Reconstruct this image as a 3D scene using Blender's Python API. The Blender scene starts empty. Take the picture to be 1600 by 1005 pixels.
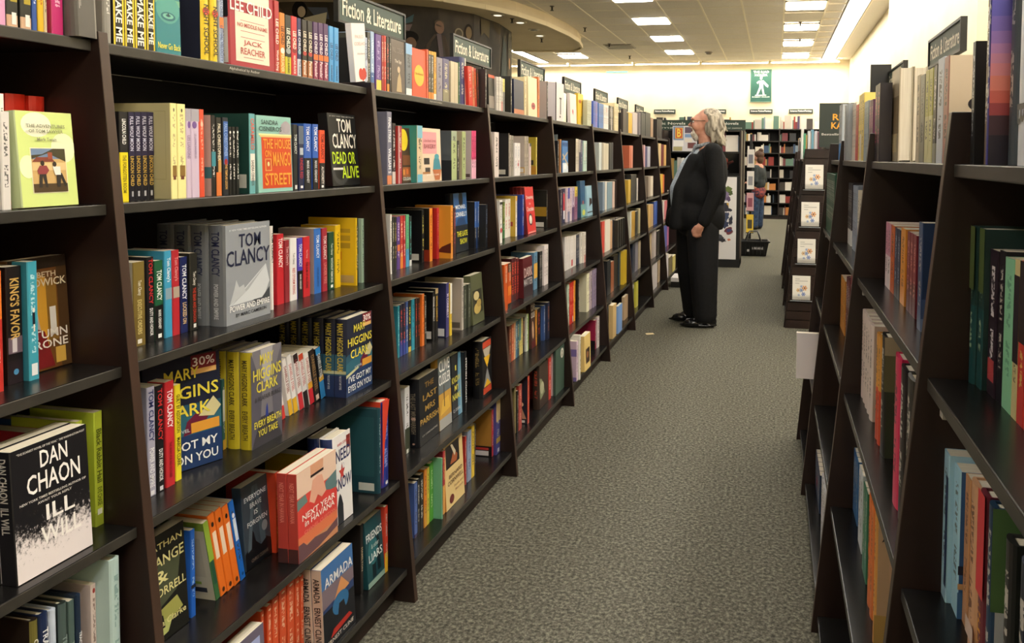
import bpy, bmesh, math, random
from mathutils import Matrix, Vector
random.seed(7)
SC = bpy.context.scene
COL = SC.collection

# ------------------------------------------------------------ camera, world, exposure
EYE = 1.3255
YAW, PIT, ROL = .1912, .0436, .0093
cam = bpy.data.cameras.new('camera')
cam.sensor_fit = 'HORIZONTAL'; cam.sensor_width = 36
cam.lens = 1196.11 / 1600 * 36
cam.shift_x = (800 - 978.63) / 1600
cam.shift_y = (297.41 - 502.5) / 1600
cam.clip_start = .02
co = bpy.data.objects.new('camera', cam); COL.objects.link(co)
_r = Vector((math.cos(YAW), math.sin(YAW), 0))
_f = Vector((-math.sin(YAW) * math.cos(PIT), math.cos(YAW) * math.cos(PIT), -math.sin(PIT)))
_u = _r.cross(_f)
_R = _r * math.cos(ROL) + _u * math.sin(ROL)
_U = _u * math.cos(ROL) - _r * math.sin(ROL)
co.matrix_world = Matrix(((_R.x, _U.x, -_f.x, 0), (_R.y, _U.y, -_f.y, 0), (_R.z, _U.z, -_f.z, EYE), (0, 0, 0, 1)))
SC.camera = co
w = bpy.data.worlds.new('world'); SC.world = w; w.use_nodes = True
w.node_tree.nodes['Background'].inputs[0].default_value = (1, .93, .82, 1)
w.node_tree.nodes['Background'].inputs[1].default_value = .05
vs = SC.view_settings
vs.view_transform = 'Standard'; vs.look = 'None'; vs.gamma = 1; vs.use_curve_mapping = False
vs.exposure = 0.0
PANEL_W = 24.0      # ceiling panel emission
STRIP_W = 22.0      # strip lamp emission
WASH_W = 75.0       # wall washer emission

# ------------------------------------------------------------ helpers
d = dict
def lin(hx):
    v = [int(hx[i:i + 2], 16) / 255 for i in (0, 2, 4)]
    return tuple(x / 12.92 if x <= .04045 else ((x + .055) / 1.055) ** 2.4 for x in v) + (1,)
MATS = {}
def newmat(name):
    m = bpy.data.materials.new(name); m.use_nodes = True
    return m, m.node_tree, m.node_tree.nodes['Principled BSDF']
def mat(hx, rough=.45, spec=.5, metal=0):
    k = (hx, rough, spec, metal)
    if k not in MATS:
        m, t, b = newmat('paint_' + hx)
        b.inputs['Base Color'].default_value = lin(hx); b.inputs['Roughness'].default_value = rough
        b.inputs['Specular IOR Level'].default_value = spec; b.inputs['Metallic'].default_value = metal
        MATS[k] = m
    return MATS[k]
def noisy(name, c1, c2, scale, rough=.6, bump=0, detail=3, stretch=(1, 1, 1), spec=.4, r2=None, bscale=None, coord='Object'):
    if name in MATS: return MATS[name]
    m, t, b = newmat(name); n = t.nodes; l = t.links
    tc = n.new('ShaderNodeTexCoord'); mp = n.new('ShaderNodeMapping'); mp.inputs['Scale'].default_value = stretch
    l.new(tc.outputs[coord], mp.inputs[0])
    nz = n.new('ShaderNodeTexNoise'); nz.inputs['Scale'].default_value = scale; nz.inputs['Detail'].default_value = detail
    l.new(mp.outputs[0], nz.inputs['Vector'])
    cr = n.new('ShaderNodeValToRGB'); cr.color_ramp.elements[0].color = lin(c1); cr.color_ramp.elements[1].color = lin(c2)
    cr.color_ramp.elements[0].position = .35; cr.color_ramp.elements[1].position = .65
    l.new(nz.outputs[0], cr.inputs[0]); l.new(cr.outputs[0], b.inputs['Base Color'])
    b.inputs['Roughness'].default_value = rough; b.inputs['Specular IOR Level'].default_value = spec
    if bump:
        bp = n.new('ShaderNodeBump'); bp.inputs['Strength'].default_value = bump; bp.inputs['Distance'].default_value = .004
        l.new(nz.outputs[0], bp.inputs['Height']); l.new(bp.outputs[0], b.inputs['Normal'])
    MATS[name] = m
    return m
def emit(name, hx, s):
    if name not in MATS:
        m, t, b = newmat(name)
        b.inputs['Base Color'].default_value = (.8, .8, .8, 1)
        b.inputs["Emission Color"].default_value = lin(hx); b.inputs['Emission Strength'].default_value = s
        MATS[name] = m
    return MATS[name]
def clear_mat():
    if 'clear' not in MATS:
        m, t, b = newmat('clear_acrylic'); n = t.nodes
        tr = n.new('ShaderNodeBsdfTransparent'); gl = n.new('ShaderNodeBsdfGlossy'); gl.inputs['Roughness'].default_value = .08
        fr = n.new('ShaderNodeFresnel'); fr.inputs[0].default_value = 1.45
        mx = n.new('ShaderNodeMixShader'); t.links.new(fr.outputs[0], mx.inputs[0]); t.links.new(tr.outputs[0], mx.inputs[1]); t.links.new(gl.outputs[0], mx.inputs[2])
        t.links.new(mx.outputs[0], n['Material Output'].inputs[0]); MATS['clear'] = m
    return MATS['clear']
def tag(o, label=None, cat=None, group=None, kind=None):
    if label: o['label'] = label
    if cat: o['category'] = cat
    if group: o['group'] = group
    if kind: o['kind'] = kind
    return o
def empty(name, loc=(0, 0, 0), rz=0):
    o = bpy.data.objects.new(name, None); o.empty_display_size = .05
    COL.objects.link(o); o.location = loc; o.rotation_euler = (0, 0, rz)
    return o
class MB:
    def __init__(s): s.v = []; s.f = []; s.m = []; s.mats = []
    def mi(s, m):
        if m not in s.mats: s.mats.append(m)
        return s.mats.index(m)
    def add(s, verts, faces, m):
        o = len(s.v); s.v += [tuple(p) for p in verts]
        i = s.mi(m)
        for f in faces: s.f.append(tuple(q + o for q in f)); s.m.append(i)
    def box(s, x0, x1, y0, y1, z0, z1, m):
        s.add([(x0, y0, z0), (x1, y0, z0), (x1, y1, z0), (x0, y1, z0), (x0, y0, z1), (x1, y0, z1), (x1, y1, z1), (x0, y1, z1)],
              [(0, 3, 2, 1), (4, 5, 6, 7), (0, 1, 5, 4), (1, 2, 6, 5), (2, 3, 7, 6), (3, 0, 4, 7)], m)
    def prism(s, pts, m, axis, a, b):
        # polygon pts (2d) extruded along axis from a to b
        n = len(pts)
        def p3(p, q): return (q, p[0], p[1]) if axis == 0 else (p[0], q, p[1]) if axis == 1 else (p[0], p[1], q)
        vs_ = [p3(p, a) for p in pts] + [p3(p, b) for p in pts]
        s.add(vs_, [tuple(range(n))[::-1], tuple(range(n, 2 * n))] + [(i, (i + 1) % n, n + (i + 1) % n, n + i) for i in range(n)], m)
    def cyl(s, p0, p1, r0, r1, m, n=12, cap=True):
        p0 = Vector(p0); p1 = Vector(p1); ax = (p1 - p0).normalized()
        q = ax.orthogonal().normalized(); w_ = ax.cross(q)
        vs_ = [p0 + (q * math.cos(2 * math.pi * i / n) + w_ * math.sin(2 * math.pi * i / n)) * r0 for i in range(n)] + \
              [p1 + (q * math.cos(2 * math.pi * i / n) + w_ * math.sin(2 * math.pi * i / n)) * r1 for i in range(n)]
        fs = [(i, (i + 1) % n, n + (i + 1) % n, n + i) for i in range(n)]
        if cap: fs += [tuple(range(n))[::-1], tuple(range(n, 2 * n))]
        s.add(vs_, fs, m)
    def ball(s, c, r, m, n=10, k=7):
        rx, ry, rz = r if isinstance(r, (tuple, list)) else (r, r, r)
        vs_ = [(c[0], c[1], c[2] - rz)]
        for j in range(1, k):
            a = -math.pi / 2 + math.pi * j / k
            vs_ += [(c[0] + rx * math.cos(a) * math.cos(2 * math.pi * i / n), c[1] + ry * math.cos(a) * math.sin(2 * math.pi * i / n), c[2] + rz * math.sin(a)) for i in range(n)]
        vs_.append((c[0], c[1], c[2] + rz)); T = len(vs_) - 1
        fs = [(0, 1 + (i + 1) % n, 1 + i) for i in range(n)]
        for j in range(k - 2):
            fs += [(1 + j * n + i, 1 + j * n + (i + 1) % n, 1 + (j + 1) * n + (i + 1) % n, 1 + (j + 1) * n + i) for i in range(n)]
        b = 1 + (k - 2) * n
        fs += [(b + i, b + (i + 1) % n, T) for i in range(n)]
        s.add(vs_, fs, m)
    def mesh(s, name):
        me = bpy.data.meshes.new(name); me.from_pydata(s.v, [], s.f)
        for m in s.mats: me.materials.append(m)
        me.polygons.foreach_set('material_index', s.m); me.update()
        return me
    def build(s, name, parent=None, smooth=False, fix=True, bevel=0):
        me = s.mesh(name)
        if fix:
            bm = bmesh.new(); bm.from_mesh(me); bmesh.ops.recalc_face_normals(bm, faces=bm.faces); bm.to_mesh(me); bm.free()
        if smooth:
            for p in me.polygons: p.use_smooth = True
        o = bpy.data.objects.new(name, me); COL.objects.link(o); o.parent = parent
        if bevel:
            b = o.modifiers.new('bevel', 'BEVEL'); b.width = bevel; b.segments = 2; b.limit_method = 'ANGLE'
        return o
def part(name, parent, fn, smooth=False, bevel=0):
    m = MB(); fn(m); return m.build(name, parent, smooth, True, bevel)
def boxpart(name, parent, dims, m, bevel=0):
    return part(name, parent, lambda b: b.box(*dims, m), bevel=bevel)

# flat lettering: outline mesh of a string, normalised to its bounding box
TXT = {}
def text2d(s, bold=.02):
    k = (s, bold)
    if k not in TXT:
        cu = bpy.data.curves.new('t', 'FONT'); cu.body = s; cu.resolution_u = 2; cu.offset = bold; cu.fill_mode = 'FRONT'
        ob = bpy.data.objects.new('t', cu)
        me = bpy.data.meshes.new_from_object(ob)
        vs_ = [(v.co.x, v.co.y) for v in me.vertices]; fs = [tuple(p.vertices) for p in me.polygons]
        bpy.data.objects.remove(ob); bpy.data.curves.remove(cu); bpy.data.meshes.remove(me)
        x0 = min(v[0] for v in vs_); x1 = max(v[0] for v in vs_); y0 = min(v[1] for v in vs_); y1 = max(v[1] for v in vs_)
        W = max(x1 - x0, 1e-4); H = max(y1 - y0, 1e-4)
        # keep counter-clockwise winding
        out = []
        for f in fs:
            a = sum(vs_[f[i]][0] * vs_[f[(i + 1) % len(f)]][1] - vs_[f[(i + 1) % len(f)]][0] * vs_[f[i]][1] for i in range(len(f)))
            out.append(f if a > 0 else f[::-1])
        TXT[k] = ([((v[0] - x0) / W, (v[1] - y0) / H) for v in vs_], out, W / H)
    return TXT[k]
def put_text(mb, s, org, eu, ev, m, bold=.02):
    # org: lower-left corner of the text box; eu, ev: full box edge vectors
    vs_, fs, _ = text2d(s, bold); org = Vector(org); eu = Vector(eu); ev = Vector(ev)
    mb.add([org + eu * p[0] + ev * p[1] for p in vs_], fs, m)
def fit_text(mb, s, org, eu, ev, m, bold=.02, align=.5, amax=1.25):
    # keeps letters from being stretched wider than amax times their natural shape
    _, _, asp = text2d(s, bold); eu = Vector(eu); ev = Vector(ev); org = Vector(org)
    L = eu.length; H = ev.length; nat = H * asp
    if L > nat * amax:
        k = nat * amax / L; org = org + eu * (1 - k) * align; eu = eu * k
    elif L < nat * .55:
        k = L / (nat * .55); org = org + ev * (1 - k) * .5; ev = ev * k
    put_text(mb, s, org, eu, ev, m, bold)

# ------------------------------------------------------------ materials of the place
WOOD = noisy('dark_wood', '190f0c', '2b1b16', 6, .42, .05, 5, (1, 1, .12), .45)
SHELF = noisy('black_laminate', '131212', '1b1a1a', 30, .26, .02, 2, (1, 1, 1), .5)
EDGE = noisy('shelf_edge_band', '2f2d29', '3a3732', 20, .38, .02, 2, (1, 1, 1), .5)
WOOD_LIT = noisy('lit_wood_edge', '382820', '48352b', 8, .4, .02, 3, (1, 1, .2), .5)  # paler wood brown: light catching the divider edges, put into the colour
BACKP = noisy('back_board', '141111', '1c1716', 8, .7)
WALLM = noisy('cream_paint', 'e2d6b4', 'e8dcbc', 3, .8, .03, 4)
CEILT = noisy('ceiling_tile', 'dcd5ca', 'e6dfd4', 90, .9, .15, 2)
GRID = mat('efe6d0', .5)
SOFF = noisy('soffit_paint', 'd0bf9e', 'd8c8a8', 2, .8)
GREEN = mat('33463e', .5)
WHITE = mat('e6e3dc', .5)
BLACK = mat('141414', .4)
PAGE = noisy('page_edges', 'd2c8b4', 'e4dccb', 40, .85, .1, 2, (18, .2, .2), .2)
def carpet():
    m, t, b = newmat('carpet'); n = t.nodes; l = t.links
    tc = n.new('ShaderNodeTexCoord')
    a = n.new('ShaderNodeTexNoise'); a.inputs['Scale'].default_value = 85; a.inputs['Detail'].default_value = 3; a.inputs['Roughness'].default_value = .7
    v = n.new('ShaderNodeTexVoronoi'); v.inputs['Scale'].default_value = 190
    g = n.new('ShaderNodeTexNoise'); g.inputs['Scale'].default_value = 1.3; g.inputs['Detail'].default_value = 2
    for q in (a, v, g): l.new(tc.outputs['Object'], q.inputs['Vector'])
    r = n.new('ShaderNodeValToRGB'); e = r.color_ramp.elements
    e[0].position = .34; e[0].color = lin('3e3d36'); e[1].position = .66; e[1].color = lin('868476')
    x = e.new(.5); x.color = lin('5f5d54')
    l.new(a.outputs[0], r.inputs[0])
    mx = n.new('ShaderNodeMix'); mx.data_type = 'RGBA'; mx.blend_type = 'MULTIPLY'; mx.inputs[0].default_value = .45
    r2 = n.new('ShaderNodeValToRGB'); r2.color_ramp.elements[0].color = (.55, .55, .52, 1); r2.color_ramp.elements[1].color = (1.05, 1.05, 1, 1)
    l.new(v.outputs['Distance'], r2.inputs[0]); l.new(r.outputs[0], mx.inputs[6]); l.new(r2.outputs[0], mx.inputs[7])
    m2 = n.new('ShaderNodeMix'); m2.data_type = 'RGBA'; m2.blend_type = 'MULTIPLY'; m2.inputs[0].default_value = .35
    r3 = n.new('ShaderNodeValToRGB'); r3.color_ramp.elements[0].color = (.8, .8, .8, 1); r3.color_ramp.elements[1].color = (1.1, 1.1, 1.08, 1)
    l.new(g.outputs[0], r3.inputs[0]); l.new(mx.outputs[2], m2.inputs[6]); l.new(r3.outputs[0], m2.inputs[7])
    l.new(m2.outputs[2], b.inputs['Base Color']); b.inputs['Roughness'].default_value = .95; b.inputs['Specular IOR Level'].default_value = .15
    bp = n.new('ShaderNodeBump'); bp.inputs['Strength'].default_value = .6; bp.inputs['Distance'].default_value = .006
    l.new(a.outputs[0], bp.inputs['Height']); l.new(bp.outputs[0], b.inputs['Normal'])
    return m
CARPET = carpet()

# ------------------------------------------------------------ the room
ZC = 3.45; YB = 17.3; XR = 1.55; XL = -9.0; YN = -4.0
def struct(name, dims, m):
    o = boxpart(name, None, dims, m); o['kind'] = 'structure'; return o
struct('floor', (XL, XR + .2, YN, YB + .2, -.1, 0), CARPET)
ceiling = struct('ceiling', (XL, XR + .2, YN, YB + .2, ZC + .02, ZC + .15), CEILT)
struct('wall_back', (XL, XR + .2, YB, YB + .15, 0, ZC + .02), WALLM)
struct('wall_right', (XR, XR + .2, YN, YB, 0, ZC + .02), WALLM)
struct('wall_left', (XL - .15, XL, YN, YB + .15, 0, ZC + .02), WALLM)
struct('wall_front', (XL, XR + .2, YN - .15, YN, 0, ZC + .02), WALLM)
struct('trim_1', (1.42, XR, 5.97, 10.5, 0, ZC + .02), WALLM)      # pilaster on the right wall
# ceiling tiles and their grid
TX, TY = .575, .593
LX = [-2.2075 + TX * i for i in range(-7, 7)]
LIGHTS = []
for k in range(-8, 3):
    LIGHTS.append((-2.2075, 11.55 + 1.78 * k))
    LIGHTS.append((.0925, 10.66 + 1.78 * k)) 
LIGHTS.append((.0925, 10.66 + 1.78 * 3))
LIGHTS.append((-4.5075, 15.47))
lightset = set()
for x, y in LIGHTS: lightset.add((round((x + 2.2075) / TX), y))
tile = MB(); tile.box(.012, TX - .012, .012, TY - .012, -.004, .016, CEILT); tile = tile.mesh('ceiling_tile')
grid = MB()
y0 = 11.55
rows = [y0 + TY * j for j in range(-7, 10)]
def lit(ix, y):
    for x, ly in LIGHTS:
        if abs(LX[ix] - x) < .05 and y < ly + .58 and y + TY > ly + .01: return True
    return False
for ix, x in enumerate(LX):
    if x + TX > XR: continue
    for y in rows:
        if y + TY > YB + .02: continue
        if x < -4.4 and y < 12.9: continue
        if x + TX > .93 and x < 1.22: continue
        if lit(ix, y): continue
        o = bpy.data.objects.new('ceiling_tile', tile); COL.objects.link(o); o.location = (x, y, ZC); o.parent = ceiling
for x in LX:
    if x < XR: grid.box(x - .0125, x + .0125, rows[0], YB, ZC - .008, ZC + .015, GRID)
for y in rows:
    grid.box(LX[0], .93, y - .0115, y + .0115, ZC - .006, ZC + .014, GRID)
grid.build('ceiling_grid', ceiling)
PANEL = emit('lamp_panel', 'fff8ec', PANEL_W)
STRIP = emit('lamp_strip', 'fff8ec', STRIP_W)
names_row = ['nearest', 'second', 'third', 'fourth', 'fifth', 'sixth', 'seventh', 'eighth', 'ninth', 'tenth', 'eleventh', 'twelfth', 'thirteenth']
cnt = {}
for x, y in LIGHTS:
    c = 'left' if x < -3 else 'middle' if x < -1 else 'right'
    cnt[c] = cnt.get(c, 0) + 1
    t = empty('ceiling_light', (x + TX / 2, y + .29, ZC))
    tag(t, 'square recessed ceiling panel light, %s in the %s column from the front' % (names_row[cnt[c] - 1], c), 'light', 'recessed ceiling panels')
    a, b = TX / 2 - .005, .285
    fr = MB()
    for q in ((-a, a, -b, -b + .025), (-a, a, b - .025, b), (-a, -a + .025, -b, b), (a - .025, a, -b, b)): fr.box(*q, -.012, .012, GRID)
    fr.build('frame', t)
    boxpart('diffuser', t, (-a + .025, a - .025, -b + .025, b - .025, -.022, .006), PANEL)
def strip_light(x0, x1, ya, yb, label):
    t = empty('strip_light', ((x0 + x1) / 2, (ya + yb) / 2, ZC)); tag(t, label, 'light')
    hx, hy = (x1 - x0) / 2, (yb - ya) / 2
    fr = MB()
    for q in ((-hx - .02, -hx, -hy, hy), (hx, hx + .02, -hy, hy)): fr.box(*q, -.02, .012, mat('4a4438'))
    fr.build('rail', t); boxpart('diffuser', t, (-hx, hx, -hy, hy, -.022, .006), STRIP)
strip_light(.945, 1.205, YN + 1, 16.8, 'long ceiling strip light running beside the right wall')
strip_light(-5.25, -5.05, 13.6, 16.7, 'short ceiling strip light beyond the curved bulkhead')
# wall washers above the back wall
for i, x in enumerate([-5.4, -3.9, -2.4, -.9, .6]):
    t = empty('wall_washer', (x, YB - .32, ZC)); tag(t, 'slim bright trough lamp washing the back wall, %s from the left' % names_row[i].replace('nearest', 'first'), 'light', 'trough lamps along the back wall')
    boxpart('housing', t, (-.72, .72, -.06, -.045, -.05, .01), GRID)
    boxpart('baffle', t, (-.72, .72, .075, .085, -.06, .01), GRID)
    boxpart('lamp', t, (-.7, .7, -.045, .06, -.012, .004), emit('lamp_wash', 'fff6e4', WASH_W))
# bulkhead (curved soffit) with down lights
SP = [(-8.9, 7.3), (-7, 7.5), (-5.4, 8.05), (-4.6, 8.6), (-4.138, 9.072), (-3.794, 9.62), (-3.541, 10.16), (-3.372, 10.95), (-3.295, 11.92), (-3.304, 12.6), (-3.42, 13.3), (-3.66, 13.72), (-4.776, 13.55), (-8.9, 13.5)]
m = MB(); m.prism(SP, SOFF, 2, 3.27, ZC + .02); o = m.build('trim_2'); o['kind'] = 'structure'
m = MB()
RIM = SP[1:-1]
for (ax, ay), (bx, by) in zip(RIM, RIM[1:]):
    dx, dy = bx - ax, by - ay; L = math.hypot(dx, dy); nx, ny = dy / L * .035, -dx / L * .035
    m.prism([(ax, ay), (bx, by), (bx + nx, by + ny), (ax + nx, ay + ny)], mat('e2d4b2', .7), 2, 3.245, 3.31)
o = m.build('trim_3'); o['kind'] = 'structure'
for i, (x, y) in enumerate([(-3.79, 10.12), (-3.67, 10.72), (-3.67, 11.37), (-3.75, 11.92)]):
    t = empty('down_light', (x, y, 3.27)); tag(t, 'small round recessed down light under the curved bulkhead, %s from the front' % names_row[i].replace('nearest', 'first'), 'light', 'bulkhead down lights')
    part('trim_ring', t, lambda b: b.cyl((0, 0, -.012), (0, 0, 0), .085, .095, mat('d8cdb4'), 20))
    part('lens', t, lambda b: b.cyl((0, 0, -.015), (0, 0, -.01), .055, .055, emit('lamp_down', 'fff0d8', 1.2) if i != 2 else mat('2a2622'), 16))
def sprinkler(x, y, z, label):
    t = empty('sprinkler', (x, y, z)); tag(t, label, 'sprinkler', 'ceiling sprinklers')
    part('plate', t, lambda b: b.cyl((0, 0, -.008), (0, 0, 0), .03, .035, mat('5a544a'), 12))
    part('head', t, lambda b: (b.cyl((0, 0, -.06), (0, 0, -.008), .012, .014, mat('3a362e', .4, .5, 1), 8), b.cyl((0, 0, -.066), (0, 0, -.06), .026, .026, mat('3a362e', .4, .5, 1), 10)))
for i, (x, y) in enumerate([(-3.13, 10.52), (-3.11, 12.35), (-3.09, 14.15), (-3.03, 15.89), (.35, 12.29), (.4, 14.03)]):
    sprinkler(x, y, ZC - .004, 'small dark ceiling sprinkler head, %s from the front %s' % ((names_row[i].replace('nearest', 'first'), 'in the left line') if i < 4 else (names_row[i - 4].replace('nearest', 'first'), 'between the right lights')))
sprinkler(-3.69, 10.43, 3.27, 'dark sprinkler head under the curved bulkhead, nearer one')
sprinkler(-3.82, 12.25, 3.27, 'dark sprinkler head under the curved bulkhead, farther one')
t = empty('smoke_detector', (-1.34, 15.5, ZC - .004)); tag(t, 'round white smoke detector on the ceiling near the back wall', 'detector')
part('base', t, lambda b: b.cyl((0, 0, -.015), (0, 0, 0), .08, .085, mat('8f877a'), 16)); part('dome', t, lambda b: b.cyl((0, 0, -.05), (0, 0, -.015), .045, .07, mat('7d756a'), 16))
t = empty('air_vent', (-3.0 + .04, 14.5, ZC - .004)); tag(t, 'grey square ceiling air vent between the sprinklers', 'vent')
boxpart('frame', t, (-.27, .27, -.27, .27, -.012, 0), mat('8b8378'))
for i in range(7): boxpart('slat', t, (-.24, .24, -.22 + i * .066, -.19 + i * .066, -.022, -.012), mat('6f685e'))

# mural wall under the bulkhead
MP = [(-8, 8.85), (-6, 8.9), (-4.97, 9.15), (-4.4, 9.55), (-4.1, 10.03), (-4.02, 10.8), (-4.1, 11.56)]
MUR = noisy('mural_paint', '2a2622', '554b40', 1.6, .6, 0, 5, (1, 1, .6), .3)
m = MB(); m.prism(MP + [(-4.5, 11.9), (-8, 11.9)], MUR, 2, 0, 3.27); mural = m.build('wall_mural'); mural['kind'] = 'structure'
def mpt(s, z, off=.006):
    for (ax, ay), (bx, by) in zip(MP, MP[1:]):
        L = math.hypot(bx - ax, by - ay)
        if s <= L or (bx, by) == MP[-1]:
            u = s / L; nx, ny = (by - ay) / L, -(bx - ax) / L
            return (ax + (bx - ax) * u + nx * off, ay + (by - ay) * u + ny * off, z)
        s -= L
def mural_shape(pts, hx, off): MU.add([mpt(s, z, off) for s, z in pts], [tuple(range(len(pts)))], mat(hx, .7, .2))
def mell(s, z, rs, rz_, hx, off): mural_shape([(s + rs * math.cos(a * math.pi / 8), z + rz_ * math.sin(a * math.pi / 8)) for a in range(16)], hx, off)
MU = MB()
# generic painted figures
mural_shape([(3.54, 2.3), (3.6, 2.78), (3.7, 2.92), (3.85, 2.92), (3.94, 2.74), (4.0, 2.3)], '4a4038', .01)
mural_shape([(3.73, 2.93), (3.79, 2.93), (3.84, 2.5), (3.78, 2.5)], '655a60', .014); mell(3.77, 3.015, .065, .085, '84695a', .014); mell(3.77, 3.07, .07, .045, '5a5046', .012)
mell(4.07, 2.97, .07, .075, '8f8470', .012); mell(4.07, 2.97, .05, .055, '5c5648', .014); mell(4.23, 3.0, .05, .085, '7d6a50', .012); mell(4.23, 3.01, .07, .11, '2c2620', .01)
mural_shape([(3.25, 3.04), (3.44, 3.16), (3.42, 3.06), (3.3, 3.02)], '46606a', .012); mural_shape([(3.26, 3.0), (3.42, 3.03), (3.38, 2.94), (3.28, 2.95)], '7a6a6a', .012)
mell(3.4, 2.86, .1, .08, '171412', .01); mell(3.4, 2.78, .07, .08, '7a6252', .012)
mural_shape([(4.5, 3.24), (4.78, 3.25), (4.76, 3.0), (4.6, 3.06), (4.52, 3.0)], '5f5540', .01); mural_shape([(4.85, 3.26), (5.2, 3.26), (5.1, 3.1), (4.95, 3.14)], '4e4637', .01)
mural_shape([(5.1, 2.2), (5.3, 3.1), (5.5, 3.0), (5.6, 2.2)], '464e4e', .01); mural_shape([(5.55, 2.2), (5.6, 3.2), (5.84, 3.2), (5.84, 2.2)], '5a564c', .01); mell(5.68, 2.75, .05, .09, 'b08a68', .014)
mell(2.03, 3.14, .05, .07, 'c8b49c', .014); mell(2.0, 3.16, .1, .12, '141110', .01); mural_shape([(2.05, 3.06), (2.35, 3.14), (2.32, 2.92), (2.15, 2.98)], 'd0c8b0', .014); mural_shape([(2.1, 3.2), (2.35, 3.2), (2.38, 3.05), (2.2, 3.08)], '5a6070', .012)
mell(1.7, 3.0, .12, .2, '6a5240', .01); mell(1.3, 3.1, .1, .12, '8a6a54', .01)
MU.build('painted_figures', mural, fix=False)

# ------------------------------------------------------------ bookcases
LVL = {1: 1.52, 2: 1.235, 3: .95, 4: .665, 5: .367, 6: .104}
LVR = {1: 1.32, 2: 1.005, 3: .685, 4: .365, 5: .05}
ORD = ['first', 'second', 'third', 'fourth', 'fifth', 'sixth', 'seventh', 'eighth', 'ninth', 'tenth', 'eleventh', 'twelfth', 'thirteenth', 'fourteenth', 'fifteenth', 'sixteenth', 'seventeenth', 'eighteenth', 'nineteenth', 'twentieth', 'twenty-first', 'twenty-second', 'twenty-third', 'twenty-fourth', 'twenty-fifth', 'twenty-sixth', 'twenty-seventh', 'twenty-eighth', 'twenty-ninth', 'thirtieth', 'thirty-first', 'thirty-second']
LN = {1: 'top shelf', 2: 'second shelf', 3: 'third shelf', 4: 'fourth shelf', 5: 'fifth shelf', 6: 'bottom shelf'}
BN = {'L-1': 'cut-off left bay', 'L0': 'nearest full left bay', 'L1': 'second full left bay', 'L2': 'third full left bay', 'L3': 'fourth full left bay', 'L4': 'fifth full left bay', 'L5': 'sixth full left bay', 'L6': 'seventh full left bay', 'L7': 'last left bay', 'R0': 'nearest right bay', 'R1': 'second right bay', 'R2': 'third right bay', 'R3': 'last right bay'}
def divider(parent, prof, y):
    m = MB(); m.prism(prof, WOOD, 1, -.01, .01); k = m.mi(WOOD_LIT); m.m[2] = k      # front edge, light on it painted as paler wood
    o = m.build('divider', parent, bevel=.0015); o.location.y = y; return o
LPROF = [(-1.022, 0), (-1.155, 1.535), (-1.475, 1.535), (-1.475, 0)]
RPROF = [(.122, 0), (.25, 1.395), (.64, 1.395), (.64, 0)]
divL = [1.1476 + .914 * k for k in range(-1, 9)]
divR = [.28, 1.19, 2.16, 3.05, 3.66]
def bay(base, label, prof, ya, yb, levels, front, back, sgn, last=False, clips=False):
    t = empty('bookcase', (0, ya, 0)); tag(t, label, 'bookcase', 'slanted wooden bookcase bays')
    divider(t, prof, 0)
    if last: divider(t, prof, yb - ya)
    for lv, z in levels.items():
        fx = front(z); bx = back + sgn * .0
        m = MB(); m.box(min(fx, bx), max(fx, bx), .0102, yb - ya - .0102, z - .02, z - .0002, SHELF); k = m.mi(EDGE); m.m[3 if sgn > 0 else 5] = k
        m.build('shelf', t, bevel=.002)
        if clips and lv in (2, 3):
            for yy in (yb - ya - .09,):
                boxpart('shelf_clip', t, (fx + .006, fx + .03, yy, yy + .018, z - .036, z - .0205), mat('a8a49a'))
    zt = max(levels.values()) - .021
    boxpart('back_panel', t, (min(back, back - sgn * .009), max(back, back - sgn * .009), .0102, yb - ya - .0102, .0, zt), BACKP)
    zb = min(levels.values()) - .0205
    if zb > .03:
        fx = front(0) - sgn * .05
        boxpart('kick_board', t, (min(fx, fx - sgn * .015), max(fx, fx - sgn * .015), .0102, yb - ya - .0102, 0, zb), WOOD)
    return t
LF = lambda z: -1.037 - .0866 * z
RF = lambda z: .134 + .0915 * z
cases = []
for k in range(9):
    nm = ['cut off by the left edge of the picture', 'nearest fully visible one of the left row', 'second fully visible one of the left row', 'third fully visible one of the left row', 'fourth fully visible one of the left row', 'fifth fully visible one of the left row', 'sixth fully visible one of the left row', 'seventh fully visible one of the left row', 'last one of the left row beside the standing man'][k]
    cases.append(bay(0, 'dark slanted bookcase bay, ' + nm, LPROF, divL[k], divL[k + 1], LVL, LF, -1.465, 1, k == 8))
for k in range(4):
    nm = ['cut off by the right edge of the picture', 'second one of the right row', 'third one of the right row', 'narrow far end one of the right row'][k]
    bay(0, 'dark slanted bookcase bay, ' + nm, RPROF, divR[k], divR[k + 1], LVR, RF, .63, -1, k == 3, True)
def lip_note(ca, y, s):
    m = MB(); x = LF(1.51) + .0012
    put_text(m, s, (x, y, 1.506), (0, .1, 0), (0, 0, .008), mat('c8c4ba'), .0); m.build('shelf_note', ca, fix=False)
lip_note(cases[1], .33, 'Alphabetical by Author'); lip_note(cases[2], .4, 'Alphabetical by Author')
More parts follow.
